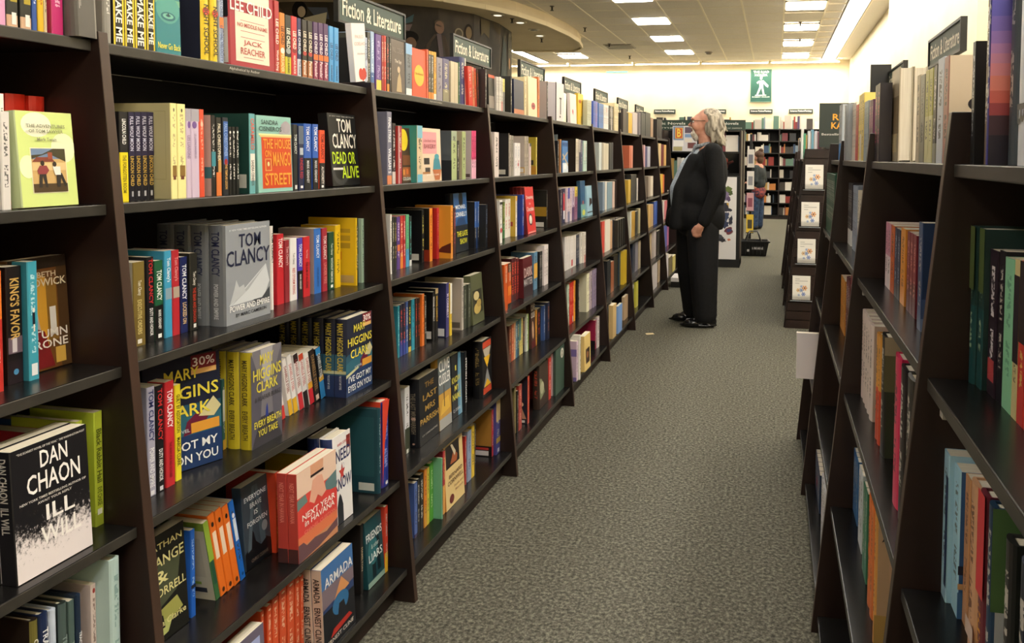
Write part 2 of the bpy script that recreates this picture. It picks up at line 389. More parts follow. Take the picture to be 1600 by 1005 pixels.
# aisle signs standing on the bookcases
FRAME = mat('1a1a18', .4)
def aisle_sign(x, ya, yb, z0, z1, face, label, ztop, txt='Fiction & Literature'):
    t = empty('aisle_sign', (x, (ya + yb) / 2, ztop)); tag(t, label, 'sign', 'section signs on the bookcases')
    a, b = (ya - yb) / 2, (yb - ya) / 2; z0 -= ztop; z1 -= ztop
    boxpart('panel', t, (-.004, .004, a, b, z0, z1), GREEN)
    fr = MB()
    for q in ((a, b, z0 - .008, z0), (a, b, z1, z1 + .008), (a - .008, a, z0 - .008, z1 + .008), (b, b + .008, z0 - .008, z1 + .008)): fr.box(-.009, .009, *q, FRAME)
    fr.build('frame', t)
    for yy in (a * .6, b * .6): boxpart('stem', t, (-.004, .004, yy - .005, yy + .005, 0, z0 - .008), FRAME)
    m = MB(); h = z1 - z0
    if face > 0: put_text(m, txt, (.0052, a * .9, z0 + h * .2), (0, (b - a) * .9, 0), (0, 0, h * .62), mat('e6e0cc'), .015)
    else: put_text(m, txt, (-.0052, b * .9, z0 + h * .2), (0, -(b - a) * .9, 0), (0, 0, h * .62), mat('e6e0cc'), .015)
    m.build('lettering', t, fix=False)
for k in range(7):
    y = 2.31 + .914 * k
    aisle_sign(-1.42, y, y + .45, 1.768, 1.86, 1, 'green framed section sign on the left bookcases, %s from the camera' % ORD[k], 1.52)
aisle_sign(.5, 2.25, 2.69, 1.632, 1.71, -1, 'green framed section sign on top of the right bookcases', 1.32)
aisle_sign(.5, 3.2, 3.62, 1.632, 1.71, -1, 'farther green section sign on the right bookcases, mostly hidden', 1.32)
BOOKS = [
d(k='f',c='17161a',l='thick black paperback facing out, cover fading to white speckled snow',s=(.0296,.1305,.2049),p=(-1.1446,.9372,.665),r='F',lean=2.5,sp='1d1c20',speck=1,T=[('DAN CHAON  ILL WILL',.05,.62,'b8b4b0')],FT=[('DAN',.36,.72,.8,.93,'f4f0ee'),('CHAON',.18,.88,.62,.77,'f4f0ee'),('NEW YORK TIMES BESTSELLING AUTHOR OF',.08,.95,.565,.583,'d8d4d0'),('AWAIT YOUR REPLY',.3,.75,.53,.548,'d8d4d0'),('ILL',.4,.78,.38,.5,'f0ecea'),('WILL',.32,.85,.2,.34,'f0ecea'),('"THE SCARIEST NOVEL OF THE YEAR."  THE WASHINGTON POST',.08,.97,.95,.967,'d8d4d0')]),
d(k='f',c='1f2438',l='navy hardcover facing out with yellow lettering behind the thin spines',s=(.0296,.16,.2351),p=(-1.1916,1.2746,.665),r='F',lean=2,yaw=22,sp='1a1e30',hard=1,FT=[('MARY',.28,.72,.8,.9,'e2d24a'),('HIGGINS',.06,.97,.63,.74,'e2d24a'),('CLARK',.16,.86,.47,.58,'e2d24a'),('30%',.64,.93,.9,.98,'f4eeee'),("I'VE GOT MY",.08,.94,.17,.25,'eef0f2'),('EYES ON YOU',.06,.94,.05,.13,'eef0f2'),('A NOVEL',.3,.58,.33,.36,'c0c8d0')],FA=[('r',0,.3,1,.5,'2f6478'),('p',[(0,.42),(.5,.5),(1,.46),(1,.56),(.4,.58),(0,.52)],'28526a'),('r',0,0,1,.3,'233a66'),('p',[(.5,.3),(.72,.32),(.85,.45),(.7,.5),(.55,.42)],'6a1f38'),('p',[(0,.28),(.45,.34),(.46,.31),(0,.24)],'c9c89a'),('p',[(.7,.45),(.9,.6),(1,.5),(.9,.42)],'cfc596'),('r',.6,.31,.97,.4,'d9993a'),('r',.62,.86,.95,1,'7a1c28'),('r',.62,.83,.95,.875,'e0b070')]),
d(k='f',c='6e4620',l='historical paperback facing out, golden archway and red gown on its cover',s=(.0296,.1038,.1935),p=(-1.2493,1.0294,.95),r='F',lean=3,FT=[('ELIZABETH',.1,.8,.82,.87,'d8c6a8'),('CHADWICK',.05,.98,.74,.81,'e2d4b8'),('THE',.2,.4,.37,.4,'e8e0d8'),('AUTUMN',.05,.95,.28,.355,'e8e0d8'),('THRONE',.05,.95,.19,.265,'e8e0d8')],FA=[('r',.12,.2,.62,.82,'d29a34'),('p',[(.12,.82),(.35,.9),(.62,.82)],'d29a34'),('r',.62,.25,.8,.8,'8a6428'),('r',.66,.3,.77,.55,'d8d2cc'),('p',[(.05,.3),(.5,.3),(.42,.6),(.3,.66),(.2,.6)],'b9aaa2'),('p',[(0,.02),(.7,.02),(.55,.34),(.25,.42),(.05,.3)],'7e1f22'),('r',.82,0,1,.9,'4a331c'),('r',.72,.04,.9,.18,'caa04a'),('r',0,.9,1,1,'2c2018')]),
d(k='f',c='14150f',l='black paperback facing out with pale yellow lettering, fifth shelf',s=(.0296,.135,.2103),p=(-1.1888,1.1941,.367),r='F',lean=3,FT=[('JONATHAN',.05,.95,.84,.92,'e4dc9a'),('STRANGE',.1,.97,.7,.8,'e4dc9a'),('&',.38,.66,.54,.66,'e4dc9a'),('MR NORRELL',.05,.98,.42,.5,'e4dc9a'),('Susanna Clarke',.1,.95,.14,.2,'e4dc9a')],FA=[('p',[(.35,.1),(.9,.2),(.8,.34),(.5,.3)],'a3a356'),('p',[(.3,.28),(.8,.4),(.9,.7),(.5,.75)],'4a503a'),('p',[(.35,.04),(.6,.06),(.7,.18),(.45,.2)],'bcc274'),('p',[(.42,.12),(.55,.12),(.52,.24),(.44,.26)],'16160f')]),
d(k='f',c='cfe08a',l='pale green paperback facing out with a framed painting of two boys',s=(.0216,.0988,.1536),p=(-1.178,.9955,1.235),r='F',lean=4.5,sp='b9c79a',FT=[('THE ADVENTURES',.16,.84,.83,.865,'7c7f62'),('OF TOM SAWYER',.2,.8,.775,.81,'7c7f62'),('Mark Twain',.33,.67,.69,.725,'8a8d70')],FA=[('e',.35,.86,.26,.13,'e9ead2'),('e',.8,.62,.22,.16,'e4ebc4'),('e',.15,.42,.14,.12,'e4ebc4'),('r',.2,.14,.83,.62,'e8e6c8'),('r',.215,.15,.815,.61,'c9a56b'),('r',.215,.5,.815,.61,'6f86a8'),('p',[(.215,.5),(.5,.56),(.815,.47),(.815,.61),(.6,.61),(.4,.55),(.215,.54)],'3f3a22'),('p',[(.22,.47),(.62,.47),(.55,.52),(.3,.52)],'7d3b2c'),('r',.5,.5,.58,.57,'9a4a32'),('r',.215,.38,.815,.46,'dcc089'),('r',.215,.15,.815,.24,'4a3820'),('p',[(.3,.2),(.36,.2),(.38,.32),(.42,.2),(.46,.2),(.44,.36),(.33,.36)],'2c2622'),('p',[(.31,.34),(.45,.34),(.5,.38),(.46,.43),(.34,.43),(.29,.38)],'8d3b3e'),('e',.39,.455,.035,.028,'2a1d16'),('p',[(.62,.2),(.68,.2),(.7,.3),(.76,.2),(.8,.22),(.72,.35),(.62,.35)],'26221f'),('p',[(.6,.33),(.7,.33),(.7,.42),(.56,.42)],'e6e2da'),('e',.6,.445,.035,.028,'2a1d16')]),
d(k='f',c='8f949c',l='steel grey hardcover facing out with a pale warship on its cover',s=(.0416,.1517,.2189),p=(-1.2013,1.4448,.95),r='F',lean=0,sp='6e7278',hard=1,T=[('TOM CLANCY',.06,.5,'2a3050'),('POWER AND EMPIRE',.58,.93,'c8ccd2')],FT=[('#1 NEW YORK TIMES BESTSELLING AUTHOR',.1,.92,.935,.955,'d8dce2'),('TOM',.3,.78,.76,.9,'1d2340'),('CLANCY',.04,.99,.58,.74,'1d2340'),('POWER AND EMPIRE',.1,.97,.125,.185,'f2f2f2'),('BY MARC CAMERON',.22,.9,.065,.1,'23262c')],FA=[('p',[(.08,.19),(.9,.55),(.98,.36),(.85,.2)],'c9ced4'),('p',[(.1,.18),(.9,.54),(.5,.32)],'a6abb2'),('p',[(.1,.2),(.2,.36),(.24,.44),(.3,.36),(.4,.38),(.44,.3)],'b7bcc2'),('p',[(.5,.16),(.98,.16),(.98,.3),(.8,.2),(.62,.2)],'3a3f46')]),
d(k='f',c='d84a40',l='coral red paperback facing out with woman in red dress',s=(.0256,.1618,.2122),p=(-1.1008,1.5715,.367),r='F',lean=1,sp='b84238',T=[('NEXT YEAR IN HAVANA',.1,.55,'e88a7c')],A=[('r',0,0,1,.16,'4a2c2c')],FT=[('NEXT YEAR',.1,.94,.44,.51,'f4e8e0'),('in HAVANA',.16,.92,.36,.43,'f4e8e0'),('CHANEL CLEETON',.14,.94,.28,.32,'e88070')],FA=[('r',0,.72,1,1,'e7c8b4'),('p',[(0,.7),(.2,.72),(.25,.62),(.1,.6),(0,.58)],'6a8480'),('p',[(.7,.7),(1,.76),(1,.55),(.7,.58)],'5f7c80'),('p',[(.28,.58),(.38,.82),(.5,.84),(.62,.82),(.72,.6),(.6,.56),(.5,.62),(.4,.54)],'e2a891'),('p',[(.33,.86),(.65,.9),(.66,1),(.33,1)],'d8a080'),('r',.33,.86,.66,.89,'2a1c20'),('p',[(0,.28),(1,.28),(1,.52),(.72,.6),(.5,.5),(.3,.6),(0,.5)],'d8433e'),('r',0,.14,1,.28,'dc7850'),('r',0,0,1,.16,'c98a64'),('p',[(0,0),(0,.2),(.12,.2),(.2,.14),(.4,.16),(.7,.12),(1,.18),(1,.08),(.5,.02)],'6a4a50')]),
d(k='f',c='a52a38',l='red hardcover facing out with cream panels and large white lettering',s=(.0346,.155,.235),p=(-1.2156,1.4958,1.52),r='F',lean=1,sp='a52a38',hard=1,T=[('CHILD',.02,.28,'f0d8d4'),('JACK REACHER',.34,.52,'f0e8e0'),('NO MIDDLE NAME',.56,.92,'a89890')],A=[('r',0,.45,1,.7,'1d1b1c'),('r',.05,.02,.95,.44,'d8d0c4')],FT=[('LEE CHILD',.04,.96,.52,.64,'f6f0e6'),('NO MIDDLE NAME',.18,.84,.38,.42,'b8564e'),('JACK',.3,.72,.2,.26,'b8564e'),('REACHER',.24,.78,.12,.185,'b8564e')],FA=[('r',.12,.62,.9,.9,'e6dcc8'),('r',.14,.05,.88,.52,'e8dcc8'),('r',.25,.44,.78,.446,'c07a70'),('r',.25,.34,.78,.346,'c07a70'),('r',.25,.28,.78,.286,'c07a70'),('r',.3,.09,.74,.096,'c07a70')]),
d(k='f',c='77747c',l='grey hardcover facing out with yellow title over a vaulted hall',s=(.0316,.1066,.2189),p=(-1.1616,1.4864,.665),r='F',lean=0,sp='bfae28',hard=1,T=[('MARY HIGGINS CLARK',.08,.55,'3a3620'),('EVERY BREATH',.6,.9,'4a4420')],FT=[('MARY',.28,.72,.84,.95,'d9cb44'),('HIGGINS',.06,.97,.69,.81,'d9cb44'),('CLARK',.16,.86,.56,.67,'d9cb44'),('& ALAFAIR BURKE',.1,.95,.47,.52,'3a3a40'),('EVERY BREATH',.08,.96,.2,.27,'e4d648'),('YOU TAKE',.2,.84,.1,.17,'e4d648')],FA=[('p',[(0,0),(0,1),(.35,.6),(.3,.3)],'565460'),('p',[(1,0),(1,1),(.65,.6),(.7,.3)],'5e5c68'),('p',[(.3,.3),(.7,.3),(1,0),(0,0)],'3a3840'),('p',[(.3,1),(.7,1),(.6,.65),(.4,.65)],'a6a4aa'),('p',[(.44,.28),(.54,.28),(.52,.38),(.5,.42),(.47,.38)],'2a3c8a')]),
d(k='f',c='2a3f6c',l='blue and black paperback facing out with silver title, bottom shelf',s=(.0276,.14,.2064),p=(-1.086,1.647,.104),r='F',lean=2.5,sp='cbb8a8',T=[('ARMADA',.1,.4,'2a2422'),('ERNEST CLINE',.45,.9,'2a2422')],FT=[('ARMADA',.08,.97,.74,.86,'e8e8ea'),('ERNEST CLINE',.1,.92,.04,.09,'d8ccc0')],FA=[('r',0,.72,1,1,'3f6ea8'),('p',[(0,.5),(1,.56),(1,.72),(0,.74)],'7a6a74'),('p',[(.35,.5),(.6,.72),(.85,.54)],'d2905a'),('r',0,0,1,.46,'14161e'),('e',.55,.42,.26,.13,'2f6a9a'),('p',[(.4,.18),(.75,.2),(.65,.42),(.5,.42)],'1a1c24'),('p',[(.2,.1),(.9,.14),(.8,.2),(.3,.18)],'b02c24'),('r',0,0,1,.02,'101014')]),
d(k='f',c='8fc0b6',l='mint green paperback facing out with orange door cover art',s=(.0156,.1263,.1779),p=(-1.172,1.5554,1.235),r='F',lean=1.5,sp='7fb4ac',FT=[('SANDRA',.12,.6,.885,.945,'3d5450'),('CISNEROS',.05,.7,.8,.86,'3d5450'),('THE HOUSE',.16,.95,.57,.7,'f0a23a'),('ON',.2,.37,.46,.55,'f0a23a'),('MANGO',.42,.95,.34,.53,'f0a23a'),('STREET',.18,.95,.09,.25,'f0a23a')],FA=[('r',.12,.05,.98,.73,'cf4a24'),('r',.08,.72,1,.765,'d9c07a'),('r',.05,.745,.995,.765,'efe0a0'),('p',[(.62,.77),(.98,.77),(.98,.9),(.85,.95),(.7,.9)],'a9a6ac'),('e',.84,.86,.13,.085,'a39ca4'),('r',.2,.28,.38,.44,'e0b05a'),('r',.22,.29,.36,.43,'c94a24'),('e',.29,.37,.03,.03,'efe0a0')]),
d(k='f',c='3c4954',l='slate blue paperback facing out with city skyline and searchlights',s=(.0246,.0902,.193),p=(-1.1938,1.5156,.367),r='F',lean=4,FT=[('EVERYONE',.08,.92,.8,.86,'d4dade'),('BRAVE',.28,.72,.7,.76,'d4dade'),('IS',.42,.56,.6,.66,'d4dade'),('FORGIVEN',.14,.9,.49,.55,'d4dade'),('CHRIS CLEAVE',.2,.85,.06,.1,'7a6a60')],FA=[('p',[(0,0),(1,0),(1,.2),(.8,.26),(.6,.2),(.42,.28),(.36,.4),(.3,.44),(.26,.38),(.2,.26),(0,.2)],'14161a'),('p',[(.1,.2),(.24,.22),(.5,.95),(.4,.95)],'56656f'),('p',[(.6,.2),(.8,.24),(.6,.95),(.5,.95)],'4f5f6a'),('e',.78,.4,.11,.065,'8a9298')]),
d(k='s',c='3f9db5',l='bright teal paperback with a small dancing woman on its spine',s=(.0172,.03,.1956),p=(-1.1893,1.029,.95),r='L',back='2f7c90',tc='bfe6ee',A=[('e',.55,.59,.12,.02,'e9e4da'),('r',.4,.47,.66,.57,'1d2230'),('r',.48,.41,.62,.47,'e9e4da'),('r',.2,.04,.8,.14,'e8ecee')]),
d(k='f',c='1f2438',l='navy hardcover facing out with discount sticker, front of its stack',s=(.0336,.1364,.213),p=(-1.1636,1.8683,.665),r='F',lean=0,sp='1c2034',hard=1,T=[('MARY HIGGINS CLARK',.05,.68,'c4b040'),("I'VE GOT MY EYES",.72,.9,'c8ccd4')],A=[('r',0,.28,1,.55,'2d5a70'),('r',0,.3,1,.34,'b8bc98'),('r',0,0,1,.28,'22345c')],FT=[('MARY',.28,.72,.8,.9,'e2d24a'),('HIGGINS',.06,.97,.63,.74,'e2d24a'),('CLARK',.16,.86,.47,.58,'e2d24a'),('30%',.64,.93,.9,.98,'f4eeee'),("I'VE GOT MY",.08,.94,.17,.25,'eef0f2'),('EYES ON YOU',.06,.94,.05,.13,'eef0f2'),('A NOVEL',.3,.58,.33,.36,'c0c8d0')],FA=[('r',0,.3,1,.5,'2f6478'),('p',[(0,.42),(.5,.5),(1,.46),(1,.56),(.4,.58),(0,.52)],'28526a'),('r',0,0,1,.3,'233a66'),('p',[(.5,.3),(.72,.32),(.85,.45),(.7,.5),(.55,.42)],'6a1f38'),('p',[(0,.28),(.45,.34),(.46,.31),(0,.24)],'c9c89a'),('p',[(.7,.45),(.9,.6),(1,.5),(.9,.42)],'cfc596'),('r',.6,.31,.97,.4,'d9993a'),('r',.62,.86,.95,1,'7a1c28'),('r',.62,.83,.95,.875,'e0b070')]),
d(k='s',c='7d6a32',l='thick olive gold paperback spine, first on third shelf',s=(.0281,.107,.164),p=(-1.2043,1.2526,.95),r='L',c2='75622c',back='d8d0c0',T=[('Tom Clancy',.22,.4,'ece6d4'),('EXECUTIVE ORDERS',.45,.86,'d9c884')],A=[('r',.3,.03,.65,.08,'e8e4d8')]),
d(k='f',c='1c1d1e',l='black hardcover facing out with white and lime green lettering',s=(.0296,.14,.2025),p=(-1.219,1.9097,1.235),r='F',lean=5,FT=[('#1 NEW YORK TIMES BESTSELLER',.06,.95,.95,.97,'a8a8a4'),('TOM',.3,.8,.74,.93,'f2eee2'),('CLANCY',.1,.97,.52,.72,'f2eee2'),('DEAD OR',.05,.88,.3,.47,'c2e02c'),('ALIVE',.35,.97,.1,.27,'c2e02c')],FA=[('e',.3,.2,.3,.19,'3a3c3e'),('e',.3,.2,.2,.12,'1c1d1e'),('r',.05,.22,.4,.25,'d8d8d4')]),
d(k='s',c='191314',l='black paperback spine with gold title and a small blue round logo',s=(.0261,.135,.1903),p=(-1.1993,1.0019,.95),r='L',c2='241a20',band=.2,T=[("KING'S FAVOR",.1,.62,'c9a55c')],A=[('r',.05,.26,.95,.4,'6a5a66'),('r',.3,.27,.6,.39,'c9c2c8'),('e',.5,.1,.16,.025,'4a8ab8')]),
d(k='f',c='e6e4e4',l='white hardcover facing out with navy title and red star',s=(.0346,.0882,.2296),p=(-1.1238,1.742,.367),r='F',lean=2,sp='23356a',hard=1,A=[('r',0,.3,1,.78,'e4e4e8')],FT=[('NEED',.2,.97,.7,.84,'1e2a5c'),('TO',.45,.62,.6,.67,'c8c8d0'),('KNOW',.1,.97,.38,.52,'1e2a5c'),('KAREN CLEVELAND',.3,.95,.88,.91,'b83a3c')],FA=[('p',[(.5,.68),(.55,.6),(.66,.6),(.57,.55),(.61,.46),(.5,.52),(.39,.46),(.43,.55),(.34,.6),(.45,.6)],'c03a34'),('p',[(.2,0),(.5,0),(.5,.2),(.42,.3),(.35,.34),(.28,.3),(.2,.2)],'20242c'),('r',.78,.8,.98,.95,'7a2c28')]),
d(k='s',c='a8d4e8',l='light blue hardcover with seascape cover, right bookcase lower shelf',s=(.0361,.15,.2083),p=(.2603,1.1489,.685),r='R',front='2c5c94',tc='3a3632',FA=[('r',0,.3,1,.36,'16243c'),('r',0,.2,1,.24,'c8a070'),('r',0,0,1,.18,'3a6ca4')]),
d(k='f',c='14161c',l='black hardcover facing out with thin gold lettering, second bay',s=(.0396,.1505,.2247),p=(-1.1638,2.2917,.367),r='F',lean=1,hard=1,T=[('THE LAST MRS PARRISH',.2,.8,'7a7060')],A=[('e',.5,.42,.2,.03,'d8b0a0'),('e',.5,.05,.12,.015,'c89a88')],FT=[('THE',.3,.75,.82,.9,'8a6a34'),('LAST',.2,.9,.64,.73,'b08c44'),('MRS',.3,.8,.47,.56,'b08c44'),('PARRISH',.06,.97,.3,.39,'c09a4c'),('LIV CONSTANTINE',.15,.9,.12,.145,'c8c4bc')]),
d(k='f',c='e6c98a',l='cream paperback facing out with dark painting panel, bottom shelf',s=(.0216,.1568,.2219),p=(-1.103,2.406,.104),r='F',lean=3,sp='d89a54',FT=[('BERNARD',.2,.92,.45,.51,'6a4a34'),('CORNWELL',.12,.96,.35,.42,'6a4a34'),('Fools and',.45,.95,.26,.3,'a87a50'),('Mortals',.5,.92,.19,.23,'a87a50')],FA=[('r',.08,.62,.8,.97,'241a1a'),('p',[(.3,.66),(.65,.64),(.7,.74),(.5,.84)],'a85a34'),('p',[(.34,.96),(.44,.95),(.62,.8),(.55,.74)],'e0d0b0'),('e',.3,.12,.12,.07,'6a2018')]),
d(k='f',c='2d8088',l='teal paperback facing out with rippling water drop on its cover',s=(.0276,.0621,.175),p=(-1.2086,1.2942,1.52),r='F',lean=1,FT=[('LEE CHILD',.05,.95,.9,.99,'f0ead0'),('A JACK REACHER',.03,.97,.76,.86,'d9c83c'),('Never Go Back',.05,.97,.05,.12,'e8e04a')],FA=[('r',0,.55,1,.62,'6aa88a'),('e',.5,.5,.48,.16,'4f9c92'),('e',.5,.42,.3,.05,'1f6670'),('e',.5,.425,.22,.03,'72b8a4'),('e',.5,.43,.1,.015,'1c5860'),('e',.5,.44,.03,.02,'0f3038'),('r',0,.86,1,1,'16323c')]),
d(k='f',c='1d4a52',l='dark teal paperback facing out with white lettering, bottom shelf',s=(.0246,.0914,.1886),p=(-1.121,1.9203,.104),r='F',lean=4,FT=[('FRIENDS',.04,.97,.68,.8,'e4eae8'),('& other',.3,.75,.54,.61,'b8c8c4'),('LIARS',.12,.92,.36,.48,'e4eae8')],FA=[('p',[(.3,.1),(.5,.1),(.52,.4),(.4,.5),(.3,.4)],'0f2228'),('p',[(.6,.15),(.8,.15),(.8,.6),(.7,.7),(.62,.6)],'0f2228'),('e',.4,.5,.3,.2,'2f6c74'),('r',0,0,1,.08,'8aa89a')]),
d(k='s',c='efe6a0',l='cream yellow paperback spine with khaki back cover showing',s=(.0159,.14,.1872),p=(-1.156,1.2981,1.235),r='L',back='b7ae84',tc='b8a87a',A=[('r',.2,.23,.85,.35,'8a6a34'),('r',.3,.2,.7,.24,'6a3a2c'),('e',.5,.93,.1,.02,'5a5440')],BA=[('r',.08,.2,.9,.92,'a9a078'),('r',.09,.21,.89,.91,'b7ae84')]),
d(k='s',c='d8dce4',l=('white hardcover spine',4,'R01'),s=(.0415,.14,.3),p=(.2448,.8628,1.32),r='R',front='d8dce4',hard=1,T=[('B',.7,.95,'20222a')]),
d(k='s',c='3a3a8a',l='tall book with a purple to orange sunset cover, right bookcase',s=(.0155,.15,.3),p=(.2548,1.0181,1.32),r='R',front='5a5cb8',hard=1,tc='c8c2b8',FA=[('r',0,.6,1,.75,'6c64bc'),('r',0,.54,1,.6,'8470c0'),('r',0,.49,1,.54,'a07cc0'),('r',0,.45,1,.49,'bc86b8'),('r',0,.41,1,.45,'d08ca8'),('r',0,.36,1,.41,'e08c94'),('r',0,.3,1,.36,'e88878'),('r',0,.25,1,.3,'d86a5c'),('r',0,.2,1,.25,'a84a4c'),('r',0,.12,1,.2,'4a3238'),('r',0,0,1,.12,'2c2630')]),
d(k='f',c='e3cdb4',l='cream paperback facing out with blue frosted cupcake',s=(.0196,.1503,.1814),p=(-1.176,2.3845,1.235),r='F',lean=2,FT=[('Little Beach Street',.12,.72,.74,.8,'c07078'),('BAKERY',.12,.72,.62,.7,'9a4a54'),('JENNY COLGAN',.2,.85,.1,.14,'f4ece4')],FA=[('r',.05,.52,.78,.93,'e09aa0'),('r',.1,.32,.38,.44,'2c2826'),('r',.15,.14,.4,.26,'3a3230'),('r',.02,.14,.4,.18,'b07a4a'),('p',[(.55,.22),(.98,.22),(.9,.4),(.8,.5),(.7,.5),(.6,.4)],'3c8a9c'),('p',[(.52,.22),(.99,.22),(.88,.02),(.64,.02)],'b8683a'),('e',.76,.47,.12,.05,'4a9cac')]),
d(k='s',c='a87468',l='cream patterned paperback with dark spots, top of right bookcase',s=(.0339,.14,.1702),p=(.2668,1.3214,1.32),r='R',front='dcc8ac',tc='3a3632',FA=[('e',.3,.55,.09,.06,'2a2426'),('e',.25,.4,.07,.05,'1e1a1c'),('e',.3,.25,.08,.04,'2a2426'),('r',.6,.6,.8,.9,'c89084')]),
d(k='s',c='b9c83e',l='lime green paperback, right of two matching copies, nearest the divider',s=(.0167,.135,.2039),p=(-1.1616,1.12,.665),r='L',c2='9aa832',band=.12,T=[('Black Rabbit Hall',.15,.62,'55601c'),('EVE CHASE',.66,.82,'55601c')],A=[('r',.2,.1,.75,.15,'e8ecd8')]),
d(k='f',c='c99a44',l='sandy yellow paperback facing out with heavy white lettering, second bay',s=(.0296,.1008,.251),p=(-1.1528,2.4444,.367),r='F',lean=2,hard=1,FT=[('CLIVE',.08,.92,.8,.96,'f4f2ee'),('CUSSLER',.03,.97,.62,.77,'f4f2ee')],FA=[('r',0,.5,1,1,'6a7478'),('r',0,0,1,.15,'a8a8a4'),('p',[(.1,.2),(.9,.24),(.8,.42),(.3,.4)],'e0b44a'),('r',.4,.3,.46,.6,'4a3c2c')]),
d(k='s',c='e5c52c',l='yellow hardcover spine with red dot, navy back cover showing',s=(.0222,.155,.235),p=(-1.1806,1.4156,1.52),r='L',back='1b2034',hard=1,T=[('LEE CHILD',.05,.35,'2a2620'),('NIGHT SCHOOL',.5,.95,'2a2620')],A=[('e',.5,.44,.42,.035,'dc4a34')]),
d(k='f',c='6a6276',l='muted violet paperback facing out at the bottom edge, bottom shelf',s=(.0296,.135,.2003),p=(-1.096,1.3112,.104),r='F',lean=3,FA=[('r',.1,.5,.9,.9,'a8b4e0'),('r',.15,.55,.85,.65,'4a4c70'),('r',.2,.7,.8,.8,'4a4c70')]),
d(k='s',c='6aaab0',l='teal paperback with white spine panel and dark green back cover',s=(.0194,.14,.1799),p=(-1.156,1.5255,1.235),r='L',back='22453f',T=[('CARAMELO',.06,.45,'d8604a'),('SANDRA CISNEROS',.58,.9,'4a4a44')],A=[('r',.12,.16,.9,.5,'e9e6dc')],BA=[('r',.06,.07,.3,.24,'c9c8c0'),('e',.32,.74,.16,.085,'17201e')]),
d(k='s',c='a9a8be',l='lavender grey paperback spine, first on fourth shelf',s=(.0192,.15,.2126),p=(-1.1646,1.2379,.665),r='L',T=[('TOM CLANCY',.03,.5,'26306a'),('POWER AND EMPIRE',.56,.92,'f0f0f4')],A=[('r',.3,.01,.75,.05,'e0e0e8')]),
d(k='s',c='c32f74',l='magenta paperback with sparkling stars on its spine, top shelf end',s=(.021,.135,.2),p=(-1.1806,1.0752,1.52),r='L',back='9c2148',tc='f0c0d8',A=[('e',.4,.62,.06,.01,'f8e8f0'),('e',.4,.45,.06,.01,'f8e8f0')]),
d(k='s',c='3a6a3c',l='leaning paperback with cream and green back cover, fifth shelf',s=(.0138,.14,.1887),p=(-1.1588,1.4053,.367),r='L',tilt=-11,back='cdc6ae',tc='c8c2b8',A=[('r',0,.5,1,1,'8fae3c'),('r',.2,.2,.8,.5,'20503a')],BA=[('r',0,.9,1,1,'8aa63e'),('r',.2,.2,.9,.235,'8aa63e'),('r',.1,.3,.9,.8,'bfb8a0'),('r',.12,.1,.9,.16,'3a3c44')]),
d(k='f',c='5a5754',l='grey hardcover facing out with huge white lettering and red title',s=(.0346,.0395,.235),p=(-1.1916,1.0976,1.52),r='F',lean=2,hard=1,FT=[('LEE',.1,.9,.84,.95,'f2f0ee'),('CHILD',.05,.95,.58,.8,'f2f0ee'),('the MIDNIGHT',.25,.9,.44,.5,'c8472e'),('LINE',.4,.75,.37,.43,'c8472e')],FA=[('r',.93,0,1,1,'8a8680'),('r',.2,.2,.22,.34,'c8c4c0'),('r',.26,.22,.28,.34,'b8b4b0')]),
d(k='g',c='a89c84',l='beige hardcover facing the aisle, white page edges toward the camera',s=(.0316,.1277,.232),p=(.3275,2.1012,1.32),r='G',sp='2a2226',hard=1,FA=[('r',0,.3,1,.7,'7a6a50'),('r',.2,.1,.8,.3,'c8b890')]),
d(k='f',c='eee6e4',l='white paperback facing out, tilted, with a red heart on its cover',s=(.0196,.074,.168),p=(-1.2186,2.046,1.5355),r='F',lean=0,roll=-9,FT=[('PAULO',.2,.8,.74,.8,'d8b0ac'),('COELHO',.1,.9,.62,.68,'d8b0ac'),('Adultery',.25,.85,.45,.5,'a89894')],FA=[('e',.42,.13,.16,.1,'c83a28'),('e',.66,.13,.16,.1,'c83a28'),('p',[(.3,.09),(.78,.09),(.54,0)],'c83a28')]),
d(k='s',c='4a5258',l=('dark grey hardcover spine',3,'R01'),s=(.0287,.13,.3),p=(.2748,1.0016,1.32),r='R',front='2c3438',hard=1,tc='c8c2b8'),
d(k='f',c='16202c',l='blue and black hardcover facing out with yellow title, second bay',s=(.0346,.1255,.2271),p=(-1.2243,2.7334,.95),r='F',lean=3,hard=1,FT=[('MICHAEL',.12,.9,.73,.8,'eef2f6'),('CONNELLY',.05,.96,.6,.68,'eef2f6'),('THE LATE',.14,.95,.26,.35,'e0dc3a'),('SHOW',.35,.9,.13,.22,'e0dc3a')],FA=[('r',0,.45,1,1,'2f5f9c'),('e',.55,.9,.16,.14,'0f141c'),('p',[(.1,.45),(.9,.45),(.75,.58),(.3,.58)],'1d4070')]),
d(k='s',c='2a2a26',l=('dark brown and beige hardcover spine',11,'R13'),s=(.059,.152,.293),p=(.2167,1.3039,.685),r='R',c2='c8bca8',band=.3,front='3a3a34',hard=1,tc='c8c2b8'),
d(k='s',c='1e1c1e',l='black and yellow paperback spine, first beside the divider',s=(.0186,.107,.164),p=(-1.164,1.1874,1.235),r='L',c2='f0dc22',band=.55,T=[('LINCOLN CHILD',.08,.36,'f2f2f0'),('THE FORGOTTEN ROOM',.48,.9,'8a7c20')]),
d(k='s',c='efe6a0',l='cream yellow paperback spine, right-hand copy of the pair',s=(.021,.14,.1871),p=(-1.156,1.3158,1.235),r='L',tc='b8a87a',A=[('r',.2,.23,.85,.35,'8a6a34'),('r',.3,.2,.7,.24,'6a3a2c'),('e',.5,.93,.1,.02,'5a5440')]),
